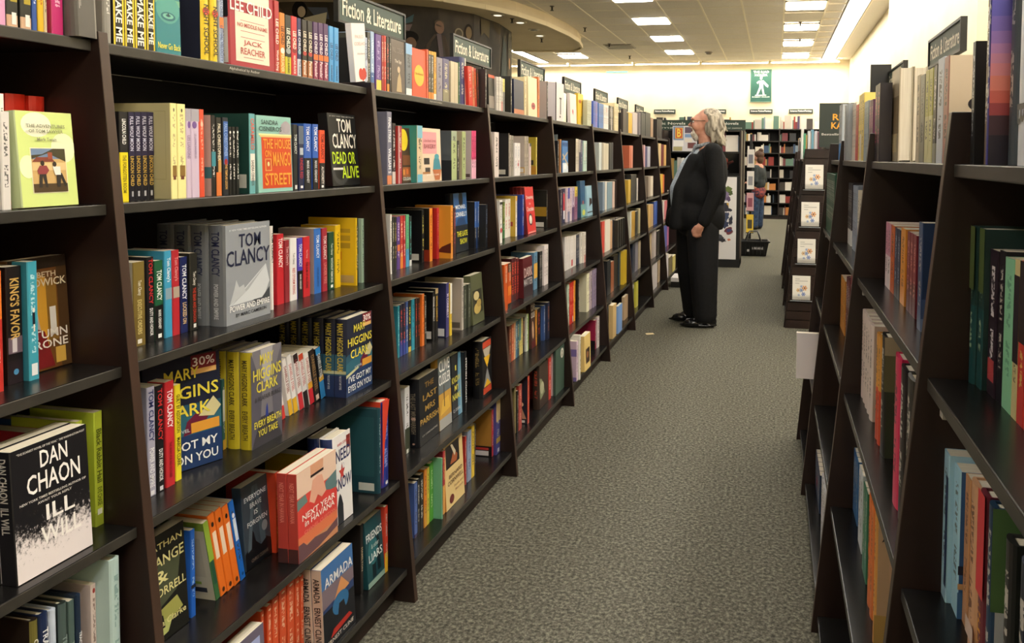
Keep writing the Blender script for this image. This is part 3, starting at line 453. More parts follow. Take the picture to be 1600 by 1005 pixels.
d(k='f',c='5f5248',l='brown paperback facing out with pale figure, top shelf',s=(.0196,.0893,.1743),p=(-1.2186,2.2575,1.52),r='F',lean=1,FT=[('PAUL COELHO',.1,.9,.76,.86,'8a8078'),('The Spy',.25,.75,.56,.64,'e0d4c4')],FA=[('p',[(.35,.05),(.75,.05),(.7,.3),(.6,.42),(.45,.3)],'b8a078'),('e',.54,.46,.1,.06,'cfb898')]),
d(k='s',c='d8301f',l=('red hardcover spine',2,'L-12'),s=(.0348,.135,.188),p=(-1.269,1.071,1.235),r='L',hard=1,tc='d8301f'),
d(k='f',c='d9502a',l='orange paperback facing out with big yellow circle, top shelf',s=(.0116,.1027,.1663),p=(-1.2106,2.3996,1.52),r='F',lean=1,FT=[('The Alchemist',.22,.78,.47,.52,'a86a20')],FA=[('e',.5,.46,.35,.22,'eab62c')]),
d(k='s',c='b7c53c',l='lime green paperback, left of two matching copies behind the speckled black book',s=(.0113,.135,.1994),p=(-1.1616,1.086,.665),r='L',c2='98a830',band=.12,T=[('Black Rabbit Hall',.15,.7,'55601c')]),
d(k='f',c='1a1e26',l='dark blue paperback facing out with yellow title and curtain',s=(.0296,.0886,.2306),p=(-1.1588,2.5635,.367),r='F',lean=2,hard=1,FT=[('I',.4,.52,.74,.82,'dcd25a'),('KNOW',.05,.9,.55,.65,'dcd25a'),('MY',.3,.75,.42,.51,'dcd25a'),('NAME',.08,.88,.28,.38,'dcd25a'),('C.J. COOKE',.1,.8,.08,.14,'d8dce0')],FA=[('p',[(.6,0),(1,0),(1,1),(.75,1),(.62,.5)],'5f96b8'),('p',[(.8,0),(1,0),(1,.9),(.86,.9)],'8ab4cc')]),
d(k='s',c='6a5436',l=('olive hardcover spine',2,'R01'),s=(.0284,.13,.235),p=(.2748,1.1095,1.32),r='R',front='8a7448',hard=1,tc='c8c2b8'),
d(k='f',c='17171a',l='black hardcover facing out with orange and yellow hourglass',s=(.0396,.105,.226),p=(-1.1538,2.8146,.367),r='F',lean=1,hard=1,tc='8a7444',FA=[('r',.1,.86,.92,.97,'c84a2e'),('p',[(.12,.85),(.9,.85),(.55,.5)],'bfb4a4'),('p',[(.2,.7),(.85,.7),(.52,.5)],'e6b52e'),('p',[(.52,.5),(.15,.17),(.9,.17)],'8a8a8c'),('p',[(.2,.17),(.88,.17),(.52,.3)],'e6b52e'),('r',.1,.05,.92,.16,'c84a2e')]),
d(k='f',c='55593f',l='olive paperback facing out with pale blurred shapes, second bay',s=(.0296,.1168,.1928),p=(-1.1646,2.7728,.665),r='F',lean=4,FA=[('r',.1,.2,.9,.68,'2e2f26'),('e',.42,.56,.24,.09,'c8b884'),('e',.45,.3,.3,.11,'c0a860'),('e',.6,.4,.2,.08,'a89050')]),
d(k='s',c='d9c4a0',l='cream and sky blue paperback spine, teal back cover showing',s=(.0373,.13,.1877),p=(-1.156,2.3455,1.235),r='L',back='3f948c',tc='3a3632',A=[('r',0,.78,1,1,'7cb8cc'),('r',0,0,1,.14,'6cb4d0'),('e',.35,.73,.1,.02,'5a4434'),('e',.7,.73,.1,.02,'5a4434')]),
d(k='s',c='1d1f1e',l=('dark brown hardcover spine',6,'R03'),s=(.0266,.15,.2753),p=(.2267,.7941,.685),r='R',front='232622',hard=1,tc='c8c2b8'),
d(k='s',c='161c30',l=('navy hardcover spine',7,'R03'),s=(.0279,.15,.293),p=(.2167,.7159,.685),r='R',front='d0b48a',hard=1,tc='c8c2b8'),
d(k='s',c='d2301f',l=('red hardcover spine',4,'L-12'),s=(.0289,.135,.1865),p=(-1.2625,1.1068,1.235),r='L',hard=1,tc='d2301f'),
d(k='s',c='1f3a54',l=('dark teal hardcover spine',5,'R03'),s=(.0231,.13,.2585),p=(.2417,.9095,.685),r='R',front='c8ccd0',hard=1,tc='c8c2b8',FA=[('r',0,.55,1,1,'5a7a4c'),('r',0,0,1,.35,'a8442c')]),
d(k='f',c='17161a',l=('dark brown paperback copy stacked behind',0,'L-14'),s=(.0296,.1305,.2049),p=(-1.1756,.9372,.665),r='F',lean=2.5,sp='1d1c20',speck=1,T=[('DAN CHAON  ILL WILL',.05,.62,'b8b4b0')]),
d(k='s',c='2c5cb4',l='blue and black paperback spine, left of two matching copies',s=(.031,.107,.1669),p=(-1.162,1.7372,1.235),r='L',c2='15161a',band=.48,T=[('TOM CLANCY',.04,.42,'eef0f6'),('MARK GREANEY',.56,.9,'d8dade')]),
d(k='s',c='8ac8a0',l=('mint paperback spine',4,'R02'),s=(.0396,.12,.196),p=(.296,1.0643,1.005),r='R',tc='5a9a78'),
d(k='f',c='3a2a22',l='brown hardcover facing out with large pale title, bottom shelf',s=(.0346,.15,.2116),p=(-1.126,3.491,.104),r='F',lean=1,hard=1,tc='b84a34',FA=[('p',[(.1,.2),(.6,.3),(.3,.65),(.05,.7)],'8a9070'),('e',.3,.45,.2,.14,'b8b89a')]),
d(k='f',c='4a3424',l='brown paperback facing out with large yellow circle, second bay',s=(.0116,.0593,.1776),p=(-1.19,2.2871,1.235),r='F',lean=2,FT=[('COLGAN',.05,.95,.04,.1,'f0ece4')],FA=[('e',.25,.78,.5,.2,'ead22c'),('r',.05,.1,.95,.28,'9a5a30'),('r',.1,.32,.95,.5,'7a4a2c'),('r',.1,.14,.3,.24,'d89040'),('r',.45,.15,.7,.25,'c86a34')]),
d(k='s',c='b8303a',l=('red paperback spine',2,'L-14'),s=(.0228,.107,.1835),p=(-1.2246,1.0622,.665),r='L',tc='c8c2b8'),
d(k='s',c='1e4450',l='dark teal paperback showing its back cover and barcode, fifth shelf',s=(.0142,.15,.2425),p=(-1.0808,1.9526,.367),r='L',back='1d4450',hard=1,tc='9ab0b8',BA=[('r',.1,.03,.42,.12,'c8ccc8'),('r',.1,.2,.8,.9,'24505a')]),
d(k='s',c='2a3890',l=('purple hardcover spine',15,'L05'),s=(.0423,.15,.2501),p=(-1.0888,1.987,.367),r='L',back='d8482e',hard=1,tc='9aa4dc',A=[('p',[(0,0),(0,1),(.95,1),(.3,.5)],'d0402c'),('r',.4,.02,.7,.06,'e8e8e8')]),
d(k='s',c='1b6ac8',l='leaning blue paperback next to three leaning orange ones',s=(.0158,.13,.1976),p=(-1.1588,1.4838,.367),r='L',tilt=-11,tc='3a3632',A=[('r',.25,.5,.8,.78,'d8e4f0'),('e',.5,.82,.25,.03,'e8f0f8'),('e',.5,.07,.2,.02,'0e3870')]),
d(k='s',c='e5c52c',l='yellow hardcover spine with red dot, right of its twin',s=(.0195,.155,.235),p=(-1.1806,1.4439,1.52),r='L',hard=1,T=[('LEE CHILD',.05,.35,'2a2620'),('NIGHT SCHOOL',.5,.95,'2a2620')],A=[('e',.5,.44,.42,.035,'dc4a34')]),
d(k='f',c='cf3a38',l='red paperback facing out with a round clock, third bay',s=(.0176,.1296,.2246),p=(-1.1673,3.4826,.95),r='F',lean=5,sp='6a1c20',FT=[('Dreaming',.1,.9,.72,.82,'f0d4cc'),('in',.4,.55,.62,.67,'f0d4cc'),('Chocolate',.1,.88,.48,.58,'f0d4cc')],FA=[('e',.45,.3,.22,.13,'2c2430'),('e',.45,.3,.16,.095,'e0d4c8'),('r',.1,.02,.95,.035,'e8b0a8')]),
d(k='s',c='2f5a9a',l=('blue paperback spine',3,'L-14'),s=(.0207,.135,.1889),p=(-1.2146,1.0983,.665),r='L',c2='2f5a9a',tc='c8c2b8'),
d(k='s',c='d0a07a',l=('tan hardcover spine',3,'R03'),s=(.0373,.152,.228),p=(.2567,1.0507,.685),r='R',hard=1,tc='5a3020',A=[('r',0,.1,1,.2,'d8c0b0')]),
d(k='f',c='5a1c22',l='dark red paperback facing out with tall grey lettering',s=(.0246,.1353,.1847),p=(-1.1546,3.3671,.665),r='F',lean=2,FT=[('DARK',.1,.97,.5,.74,'d0b8b4'),('MATTER',.06,.97,.28,.46,'b8b0b4')],FA=[('r',0,0,1,.5,'2c1a22')]),
d(k='s',c='2a1c28',l=('dark brown paperback spine',2,'R02'),s=(.0367,.135,.1989),p=(.294,1.128,1.005),r='R',tc='e8e0e4',A=[('r',.1,.1,.9,.25,'b8484c')]),
d(k='s',c='d89a4c',l="orange paperback whose cover shows a woman's face, right bookcase",s=(.0209,.12,.2777),p=(.2074,1.563,.365),r='R',front='d8b490',hard=1,tc='3a3632',FA=[('e',.55,.55,.33,.26,'e0b898'),('p',[(.1,.75),(.3,.95),(.9,.95),(1,.6),(.8,.8),(.4,.82)],'2a1c18'),('e',.42,.6,.07,.02,'2a1c18'),('e',.7,.6,.07,.02,'2a1c18'),('e',.55,.42,.1,.025,'b8443c'),('r',0,0,1,.22,'d0a860')]),
d(k='s',c='c83a34',l=('red paperback spine',6,'R02'),s=(.0255,.135,.1992),p=(.296,1.0018,1.005),r='R',tc='d8b860',A=[('r',0,.5,1,1,'241c1e')]),
d(k='f',c='e2d3ae',l='cream paperback facing out with red lips on its cover',s=(.0216,.14,.1927),p=(-1.2006,3.5724,1.52),r='F',lean=1,FA=[('e',.55,.27,.22,.09,'a82c34'),('e',.55,.27,.14,.02,'5a1c20')]),
d(k='s',c='2c5cb4',l='blue and black paperback spine, right of two matching copies',s=(.0242,.107,.1672),p=(-1.162,1.7741,1.235),r='L',c2='15161a',band=.48,T=[('TOM CLANCY',.04,.42,'eef0f6'),('MARK GREANEY',.56,.9,'d8dade')]),
d(k='f',c='1c2540',l='navy paperback facing out with yellow and blue lettering, top shelf',s=(.0296,.14,.159),p=(-1.2086,3.3638,1.52),r='F',lean=1,FA=[('r',0,0,1,.14,'b8704a')]),
d(k='f',c='8f949c',l=('slate hardcover copy stacked behind',9,'L03'),s=(.0416,.1517,.2189),p=(-1.2443,1.4448,.95),r='F',lean=0,sp='6e7278',hard=1,T=[('TOM CLANCY',.06,.5,'2a3050'),('POWER AND EMPIRE',.58,.93,'c8ccd2')]),
d(k='f',c='8f949c',l=('slate hardcover copy stacked behind',7,'L03'),s=(.0416,.1517,.2189),p=(-1.2873,1.4448,.95),r='F',lean=0,sp='6e7278',hard=1,T=[('TOM CLANCY',.06,.5,'2a3050'),('POWER AND EMPIRE',.58,.93,'c8ccd2')]),
d(k='f',c='8f949c',l=('slate hardcover copy stacked behind',5,'L03'),s=(.0416,.1517,.2189),p=(-1.3303,1.4448,.95),r='F',lean=0,sp='6e7278',hard=1,T=[('TOM CLANCY',.06,.5,'2a3050'),('POWER AND EMPIRE',.58,.93,'c8ccd2')]),
d(k='s',c='6a2a34',l=('dark red hardcover spine',4,'R03'),s=(.0298,.152,.2491),p=(.2467,.9662,.685),r='R',hard=1,tc='e0a02c',A=[('r',0,.5,1,1,'d0343c')]),
d(k='s',c='c22a32',l=('red paperback spine',3,'L04'),s=(.0227,.04,.21),p=(-1.1646,1.2822,.665),r='L',T=[('TOM CLANCY',.08,.44,'f4ecec'),('THE HUNT FOR RED OCTOBER',.58,.92,'7a1820')]),
d(k='s',c='e2512a',l='orange and black paperback spine beside the black face-out book',s=(.0238,.107,.1527),p=(-1.162,1.8044,1.235),r='L',c2='151416',band=.44,T=[('TOM CLANCY',.06,.5,'7a1c10'),('AUTHORITY',.62,.92,'e8e0d8')],A=[('r',.3,.02,.7,.06,'e8e8e8')]),
d(k='s',c='dcd8d6',l=('white paperback spine',1,'L-12'),s=(.0144,.107,.1514),p=(-1.164,.9706,1.235),r='L',tc='303030'),
d(k='f',c='dcd2d4',l='white boxed book facing out with black fountain pen mark',s=(.0496,.15,.2125),p=(-1.2306,4.0603,1.52),r='F',lean=0,sp='d6ced2',A=[('r',.9,0,1,1,'1c1a1c')],FA=[('r',.5,.18,.62,.58,'1c1c1e'),('e',.5,.12,.08,.03,'1c1c1e'),('p',[(.4,.58),(.68,.58),(.68,.62),(.4,.62)],'1c1c1e')]),
d(k='s',c='1c1c1a',l=('black hardcover spine',8,'R13'),s=(.0583,.14,.2613),p=(.2367,1.7497,.685),r='R',front='3a4434',hard=1,tc='c8c2b8',FA=[('r',0,.55,1,.85,'6a6a4a'),('e',.5,.45,.35,.08,'9a7a60'),('r',0,.85,1,1,'a89c80')]),
d(k='s',c='2f6cc0',l=('blue paperback spine',17,'L03'),s=(.0306,.107,.1757),p=(-1.2043,1.8416,.95),r='L',back='a09898',T=[('TOM CLANCY',.1,.46,'eef2f8'),('SUPPORT AND DEFEND',.6,.9,'1a3a78')]),
d(k='s',c='b4ccca',l=('pale blue and white hardcover spine',10,'L-15'),s=(.0202,.15,.2613),p=(-1.0988,1.0863,.367),r='L',c2='cfd6cc',band=.3,hard=1,tc='80a0a0'),
d(k='s',c='cfc08a',l=('beige paperback spine',5,'R02'),s=(.0209,.135,.1987),p=(.296,1.0237,1.005),r='R',tc='3a3632',A=[('r',0,.35,1,.9,'221c24')]),
d(k='s',c='1d1a22',l=('black paperback spine',3,'R02'),s=(.0249,.135,.2018),p=(.296,1.0902,1.005),r='R',tc='c8c2b8'),
d(k='s',c='2f456c',l=('dark teal paperback spine',9,'R12'),s=(.0388,.15,.203),p=(.271,1.529,1.005),r='R',front='2b3f66',tc='c8c2b8',FA=[('r',0,0,1,.12,'8a9cc0'),('r',0,.12,1,.3,'4a5f8c')]),
d(k='f',c='77747c',l=('gold hardcover copy stacked behind',9,'L04'),s=(.0316,.1066,.2189),p=(-1.1946,1.4864,.665),r='F',lean=0,sp='bfae28',hard=1,T=[('MARY HIGGINS CLARK',.08,.55,'3a3620'),('EVERY BREATH',.6,.9,'4a4420')]),
d(k='f',c='77747c',l=('gold hardcover copy stacked behind',8,'L04'),s=(.0316,.1066,.2189),p=(-1.2276,1.4864,.665),r='F',lean=0,sp='bfae28',hard=1,T=[('MARY HIGGINS CLARK',.08,.55,'3a3620'),('EVERY BREATH',.6,.9,'4a4420')]),
d(k='f',c='77747c',l=('gold hardcover copy stacked behind',6,'L04'),s=(.0316,.1066,.2189),p=(-1.2606,1.4864,.665),r='F',lean=0,sp='bfae28',hard=1,T=[('MARY HIGGINS CLARK',.08,.55,'3a3620'),('EVERY BREATH',.6,.9,'4a4420')]),
d(k='s',c='18161a',l=('black paperback spine',1,'L04'),s=(.0178,.06,.209),p=(-1.1646,1.2601,.665),r='L',T=[('TOM CLANCY',.03,.52,'c43030'),('DUTY AND HONOR',.6,.9,'eceaea')],A=[('r',.3,.01,.75,.05,'e0e0e8')]),
d(k='g',c='a89c84',l=('dark brown hardcover copy stacked behind',3,'R11'),s=(.0316,.1277,.232),p=(.3605,2.1012,1.32),r='G',sp='2a2226',hard=1),
d(k='s',c='d0305a',l=('magenta hardcover spine',9,'R13'),s=(.0607,.12,.2789),p=(.2267,1.4985,.685),r='R',hard=1,tc='2a1c20'),
d(k='f',c='77747c',l=('gold hardcover copy stacked behind',5,'L04'),s=(.0316,.1066,.2189),p=(-1.2936,1.4864,.665),r='F',lean=0,sp='bfae28',hard=1,T=[('MARY HIGGINS CLARK',.08,.55,'3a3620'),('EVERY BREATH',.6,.9,'4a4420')]),
d(k='s',c='1d191c',l=('black hardcover spine',10,'R13'),s=(.0533,.152,.2751),p=(.2267,1.4306,.685),r='R',hard=1,tc='c8c2b8'),
d(k='s',c='1f3a38',l=('dark green and dark teal paperback spine',1,'R02'),s=(.0255,.152,.225),p=(.2867,1.1545,1.005),r='R',c2='1f4a4c',band=.5,tc='a8c0a0',A=[('r',0,.6,1,1,'5a6a3c')]),
d(k='f',c='e6e4e4',l=('navy hardcover copy stacked behind',12,'L05'),s=(.0346,.0882,.2296),p=(-1.1598,1.742,.367),r='F',lean=2,sp='23356a',hard=1,A=[('r',0,.3,1,.78,'e4e4e8')]),
d(k='f',c='e4c67c',l='golden cream paperback facing out with small dark portrait, bottom shelf',s=(.0296,.14,.2027),p=(-1.066,4.1665,.104),r='F',lean=1,FA=[('r',.2,.18,.85,.6,'3a2418'),('e',.5,.42,.15,.1,'a06a40')]),
d(k='s',c='1e2024',l=('dark brown paperback spine',0,'R01'),s=(.0166,.13,.1735),p=(.2758,1.1785,1.32),r='R',front='1c1c20',tc='b8bcc0'),
d(k='s',c='c89468',l=('tan paperback spine',2,'R03'),s=(.0253,.135,.2083),p=(.2667,1.1118,.685),r='R',tc='5a3020'),
d(k='s',c='cdbad2',l=('lavender paperback spine',8,'L02'),s=(.0213,.107,.1794),p=(-1.156,1.3515,1.235),r='L',T=[('LES LIAISONS DANGEREUSES',.28,.56,'9a84a4')],A=[('r',0,.86,1,1,'a8a4b0'),('e',.4,.82,.3,.04,'7a5a9a')]),
d(k='s',c='1d5a3a',l=('dark green and black paperback spine',2,'L03'),s=(.0214,.107,.16),p=(-1.2043,1.3049,.95),r='L',c2='151515',band=.44,T=[('TOM CLANCY',.12,.5,'eef2ec'),('MARK GREANEY',.62,.86,'e0e0e0')],A=[('r',.3,.03,.7,.08,'f0f0f0')]),
d(k='f',c='d84a40',l=('rust paperback copy stacked behind',9,'L05'),s=(.0256,.1618,.2122),p=(-1.1278,1.5715,.367),r='F',lean=1,sp='b84238',T=[('NEXT YEAR IN HAVANA',.1,.55,'e88a7c')],A=[('r',0,0,1,.16,'4a2c2c')]),
d(k='s',c='23201f',l=('dark brown paperback spine',10,'L02'),s=(.0119,.15,.1698),p=(-1.158,1.4097,1.235),r='L',back='bfaea8',tc='e0dcd4',A=[('r',0,.37,1,.55,'3f8a98')],BA=[('r',0,.22,.4,.36,'3f7c88')]),
d(k='s',c='a8d0e4',l=('pale blue paperback spine',0,'R03'),s=(.0296,.13,.2161),p=(.2528,1.1795,.685),r='R',tc='3a3632',A=[('r',.6,.1,1,.85,'23345a')]),
d(k='s',c='4a5a58',l=('dark grey hardcover spine',4,'L-15'),s=(.0138,.152,.2274),p=(-1.1188,1.0092,.367),r='L',back='26302f',hard=1,T=[('TRACY CHEVALIER',.1,.9,'8fa09a')]),
d(k='s',c='1f3a38',l=('dark green and dark teal hardcover spine',0,'R02'),s=(.024,.152,.2262),p=(.2805,1.1795,1.005),r='R',c2='1f4a4c',band=.5,hard=1,tc='a8c0a0',A=[('r',0,.6,1,1,'5a6a3c')]),
d(k='s',c='3f9cc4',l=('teal paperback spine',3,'L03'),s=(.0189,.107,.1768),p=(-1.2043,1.3299,.95),r='L',T=[("Tom Clancy's",.08,.36,'eef6fa')],A=[('r',.1,.44,.95,.57,'8aa4b4')]),
d(k='f',c='2c2a28',l='dark paperback facing out with yellow lettering and orange edge',s=(.0196,.0686,.1482),p=(-1.2086,3.073,1.52),r='F',lean=1,FA=[('r',0,.92,1,1,'d8562c'),('r',.05,.05,.95,.4,'8a8078')]),
d(k='s',c='c8ced8',l=('pale blue paperback spine',9,'R11'),s=(.0474,.107,.1752),p=(.2698,1.3866,1.32),r='R',tc='3a3632'),
d(k='s',c='b62a34',l=('red paperback spine',4,'L03'),s=(.0193,.107,.1759),p=(-1.2043,1.3499,.95),r='L',T=[("Tom Clancy's",.08,.36,'e8a0a0')],A=[('r',.1,.44,.95,.57,'b4a494')]),
d(k='f',c='2a3f6c',l=('beige paperback copy stacked behind',8,'L06'),s=(.0276,.14,.2064),p=(-1.115,1.647,.104),r='F',lean=2.5,sp='cbb8a8',T=[('ARMADA',.1,.4,'2a2422'),('ERNEST CLINE',.45,.9,'2a2422')]),
d(k='s',c='e8e4e0',l=('white paperback spine',0,'L-12'),s=(.0081,.107,.1799),p=(-1.184,.986,1.235),r='L',tc='222222'),
d(k='f',c='a52a38',l=('red hardcover copy stacked behind',8,'L01'),s=(.0346,.155,.235),p=(-1.2516,1.4958,1.52),r='F',lean=1,sp='a52a38',hard=1,T=[('CHILD',.02,.28,'f0d8d4'),('JACK REACHER',.34,.52,'f0e8e0'),('NO MIDDLE NAME',.56,.92,'a89890')],A=[('r',0,.45,1,.7,'1d1b1c'),('r',.05,.02,.95,.44,'d8d0c4')]),
d(k='s',c='e2752a',l=('orange and red paperback spine',0,'L-13'),s=(.018,.135,.1897),p=(-1.1793,.9607,.95),r='L',c2='b9312a',band=.6,tc='f0e8d8'),
d(k='s',c='2b2a24',l=('dark brown paperback spine',8,'L03'),s=(.0215,.107,.1637),p=(-1.2043,1.3985,.95),r='L',T=[('Tom Clancy',.24,.42,'e4e0d8'),('THE BEAR AND DRAGON',.45,.9,'c0402c')],A=[('r',.35,.03,.7,.08,'e8e8e8')]),
d(k='s',c='ea7420',l=('orange paperback spine',3,'L05'),s=(.0192,.13,.1976),p=(-1.1588,1.4206,.367),r='L',tilt=-11,tc='e87020',A=[('r',.25,.45,.8,.78,'f0d8c0'),('e',.5,.87,.18,.03,'2a1c14'),('e',.5,.06,.2,.03,'5a2c14')]),
d(k='f',c='1f2438',l=('navy hardcover copy stacked behind',23,'L04'),s=(.0336,.1364,.213),p=(-1.1986,1.8683,.665),r='F',lean=0,sp='1c2034',hard=1,T=[('MARY HIGGINS CLARK',.05,.68,'c4b040'),("I'VE GOT MY EYES",.72,.9,'c8ccd4')],A=[('r',0,.28,1,.55,'2d5a70'),('r',0,.3,1,.34,'b8bc98'),('r',0,0,1,.28,'22345c')]),
d(k='s',c='ea7420',l=('orange paperback spine',4,'L05'),s=(.0197,.13,.1982),p=(-1.1588,1.4414,.367),r='L',tilt=-11,tc='e87020',A=[('r',.25,.45,.8,.78,'f0d8c0'),('e',.5,.87,.18,.03,'2a1c14'),('e',.5,.06,.2,.03,'5a2c14')]),
d(k='f',c='1f2438',l=('navy hardcover copy stacked behind',22,'L04'),s=(.0336,.1364,.213),p=(-1.2336,1.8683,.665),r='F',lean=0,sp='1c2034',hard=1,T=[('MARY HIGGINS CLARK',.05,.68,'c4b040'),("I'VE GOT MY EYES",.72,.9,'c8ccd4')],A=[('r',0,.28,1,.55,'2d5a70'),('r',0,.3,1,.34,'b8bc98'),('r',0,0,1,.28,'22345c')]),
d(k='f',c='4a3028',l='brown paperback facing out with white lettering, third bay',s=(.0246,.0665,.2217),p=(-1.1938,3.6079,.367),r='F',lean=2,FT=[('CLIVE',.05,.95,.84,.97,'e8e0d8'),('CUSSLER',.02,.97,.68,.8,'e8e0d8')],FA=[('e',.4,.4,.2,.2,'c8a080'),('r',0,0,1,.15,'5a1c20')]),
d(k='s',c='17161a',l=('black paperback spine',1,'L03'),s=(.0163,.107,.1699),p=(-1.2043,1.2867,.95),r='L',T=[('TOM CLANCY',.02,.55,'c03030'),('DUTY AND HONOR',.6,.92,'e8e8e8')]),
d(k='s',c='e6d52c',l=('yellow paperback spine',4,'L04'),s=(.0154,.022,.1946),p=(-1.1696,1.3126,.665),r='L',T=[('GUILT BY ASSOCIATION',.1,.5,'5a5218'),('MARCIA CLARK',.55,.85,'5a5218')]),
d(k='f',c='1f2438',l=('navy hardcover copy stacked behind',19,'L04'),s=(.0336,.1364,.213),p=(-1.2686,1.8683,.665),r='F',lean=0,sp='1c2034',hard=1,T=[('MARY HIGGINS CLARK',.05,.68,'c4b040'),("I'VE GOT MY EYES",.72,.9,'c8ccd4')],A=[('r',0,.28,1,.55,'2d5a70'),('r',0,.3,1,.34,'b8bc98'),('r',0,0,1,.28,'22345c')]),
d(k='f',c='e4d8d6',l='white paperback facing out with small red heart, top shelf',s=(.0196,.14,.1768),p=(-1.2006,4.3622,1.52),r='F',lean=2,FA=[('e',.4,.4,.1,.08,'c0343a'),('p',[(.3,.38),(.52,.42),(.44,.28)],'c0343a')]),
d(k='f',c='1f2438',l=('navy hardcover copy stacked behind',15,'L04'),s=(.0336,.1364,.213),p=(-1.3036,1.8683,.665),r='F',lean=0,sp='1c2034',hard=1,T=[('MARY HIGGINS CLARK',.05,.68,'c4b040'),("I'VE GOT MY EYES",.72,.9,'c8ccd4')],A=[('r',0,.28,1,.55,'2d5a70'),('r',0,.3,1,.34,'b8bc98'),('r',0,0,1,.28,'22345c')]),
d(k='s',c='1f2224',l=('dark brown paperback spine',20,'L02'),s=(.0171,.107,.1632),p=(-1.164,1.6964,1.235),r='L',back='3a4048',T=[('TOM CLANCY',.15,.45,'d8dcd8')],A=[('r',.3,.02,.8,.08,'e8e8e8')]),
d(k='f',c='1f2438',l=('navy hardcover copy stacked behind',12,'L04'),s=(.0336,.1364,.213),p=(-1.3386,1.8683,.665),r='F',lean=0,sp='1c2034',hard=1,T=[('MARY HIGGINS CLARK',.05,.68,'c4b040'),("I'VE GOT MY EYES",.72,.9,'c8ccd4')],A=[('r',0,.28,1,.55,'2d5a70'),('r',0,.3,1,.34,'b8bc98'),('r',0,0,1,.28,'22345c')]),
d(k='s',c='e2ba1e',l='yellow paperback showing its back cover with barcode, third shelf',s=(.007,.15,.1938),p=(-1.1693,1.9896,.95),r='L',back='e2ba1e',tc='3a3632',BA=[('r',.05,.04,.33,.15,'b89a60'),('r',.12,.78,.85,.84,'b8962a'),('r',.12,.66,.85,.74,'b8962a'),('r',.12,.55,.85,.63,'b8962a'),('r',.3,.38,.8,.5,'d88a2a')]),
d(k='s',c='33386a',l=('dark teal hardcover spine',21,'L11'),s=(.0535,.15,.186),p=(-1.1986,2.7946,1.52),r='L',back='3a3a5c',hard=1,tc='c8c2b8',A=[('r',.84,0,1,1,'d8d4c8')]),
d(k='s',c='ea7420',l=('orange paperback spine',5,'L05'),s=(.019,.13,.1967),p=(-1.1588,1.4626,.367),r='L',tilt=-11,tc='e87020',A=[('r',.25,.45,.8,.78,'f0d8c0'),('e',.5,.87,.18,.03,'2a1c14'),('e',.5,.06,.2,.03,'5a2c14')]),
d(k='s',c='1b2458',l=('navy paperback spine',6,'L03'),s=(.019,.107,.159),p=(-1.2043,1.3722,.95),r='L',T=[('TOM CLANCY',.1,.56,'eef0f6'),('LOCKED ON',.6,.88,'e0c088')]),
d(k='s',c='211f1e',l=('dark brown paperback spine',3,'L01'),s=(.0244,.155,.225),p=(-1.1836,1.2468,1.52),r='L',T=[('LEE CHILD',.02,.4,'f2f0ea'),('MAKE ME',.56,.97,'f2f0ea')],A=[('r',0,0,.16,1,'e8c82a'),('r',.84,0,1,1,'e8c82a'),('e',.5,.5,.44,.04,'e2b92c')]),
d(k='s',c='1d1b26',l=('dark brown paperback spine',2,'L02'),s=(.014,.107,.1672),p=(-1.194,1.2523,1.235),r='L',T=[('FULL WOLF MOON',.05,.44,'d8d8ec'),('LINCOLN CHILD',.5,.84,'d9b45a')],A=[('r',0,.5,1,1,'2d2846'),('r',.35,.04,.65,.1,'b8b8c0')]),
d(k='s',c='1d1b26',l=('dark brown paperback spine',3,'L02'),s=(.0143,.107,.1681),p=(-1.194,1.2673,1.235),r='L',T=[('FULL WOLF MOON',.05,.44,'d8d8ec'),('LINCOLN CHILD',.5,.84,'d9b45a')],A=[('r',0,.5,1,1,'2d2846'),('r',.35,.04,.65,.1,'b8b8c0')]),
d(k='s',c='1d1b26',l=('dark brown paperback spine',4,'L02'),s=(.0146,.107,.169),p=(-1.194,1.2825,1.235),r='L',T=[('FULL WOLF MOON',.05,.44,'d8d8ec'),('LINCOLN CHILD',.5,.84,'d9b45a')],A=[('r',0,.5,1,1,'2d2846'),('r',.35,.04,.65,.1,'b8b8c0')]),
d(k='s',c='e8d2c4',l=('cream hardcover spine',9,'L-15'),s=(.0144,.152,.228),p=(-1.1238,1.1075,.367),r='L',c2='c98a3a',band=.05,hard=1,tc='8a6a60',A=[('e',.5,.95,.25,.02,'b23a30')]),
d(k='f',c='3a78b8',l='blue paperback facing out with crossed wooden boards, fourth bay',s=(.0196,.1141,.1779),p=(-1.176,4.1079,1.235),r='F',lean=1,FT=[('PETER',.05,.95,.82,.94,'1c3a78')],FA=[('r',0,0,1,.3,'d0dce8'),('p',[(0,.55),(.1,.6),(1,.25),(1,.18)],'c8b088'),('p',[(1,.62),(.9,.66),(0,.42),(0,.36)],'c8b088'),('r',.2,.1,.7,.25,'e8eef4')]),
d(k='s',c='9caa92',l=('mint and beige paperback spine',7,'L12'),s=(.0475,.13,.1799),p=(-1.158,2.6224,1.235),r='L',c2='a9b884',band=.8,back='5a5f66',tc='3a3632',BA=[('r',.05,.04,.6,.16,'d0ccc8'),('r',0,0,1,.4,'2c2e34')]),
d(k='s',c='1d1b26',l=('dark brown paperback spine',1,'L02'),s=(.0131,.107,.1663),p=(-1.194,1.2382,1.235),r='L',T=[('FULL WOLF MOON',.05,.44,'d8d8ec'),('LINCOLN CHILD',.5,.84,'d9b45a')],A=[('r',0,.5,1,1,'2d2846'),('r',.35,.04,.65,.1,'b8b8c0')]),
d(k='f',c='2f5478',l='deep blue paperback facing out with meadow flowers, fourth bay',s=(.0246,.1137,.2249),p=(-1.1843,4.5424,.95),r='F',lean=2,FA=[('r',0,0,1,.35,'6a9a9c'),('e',.6,.12,.3,.08,'c8c44a'),('e',.5,.4,.12,.06,'b8544a')]),
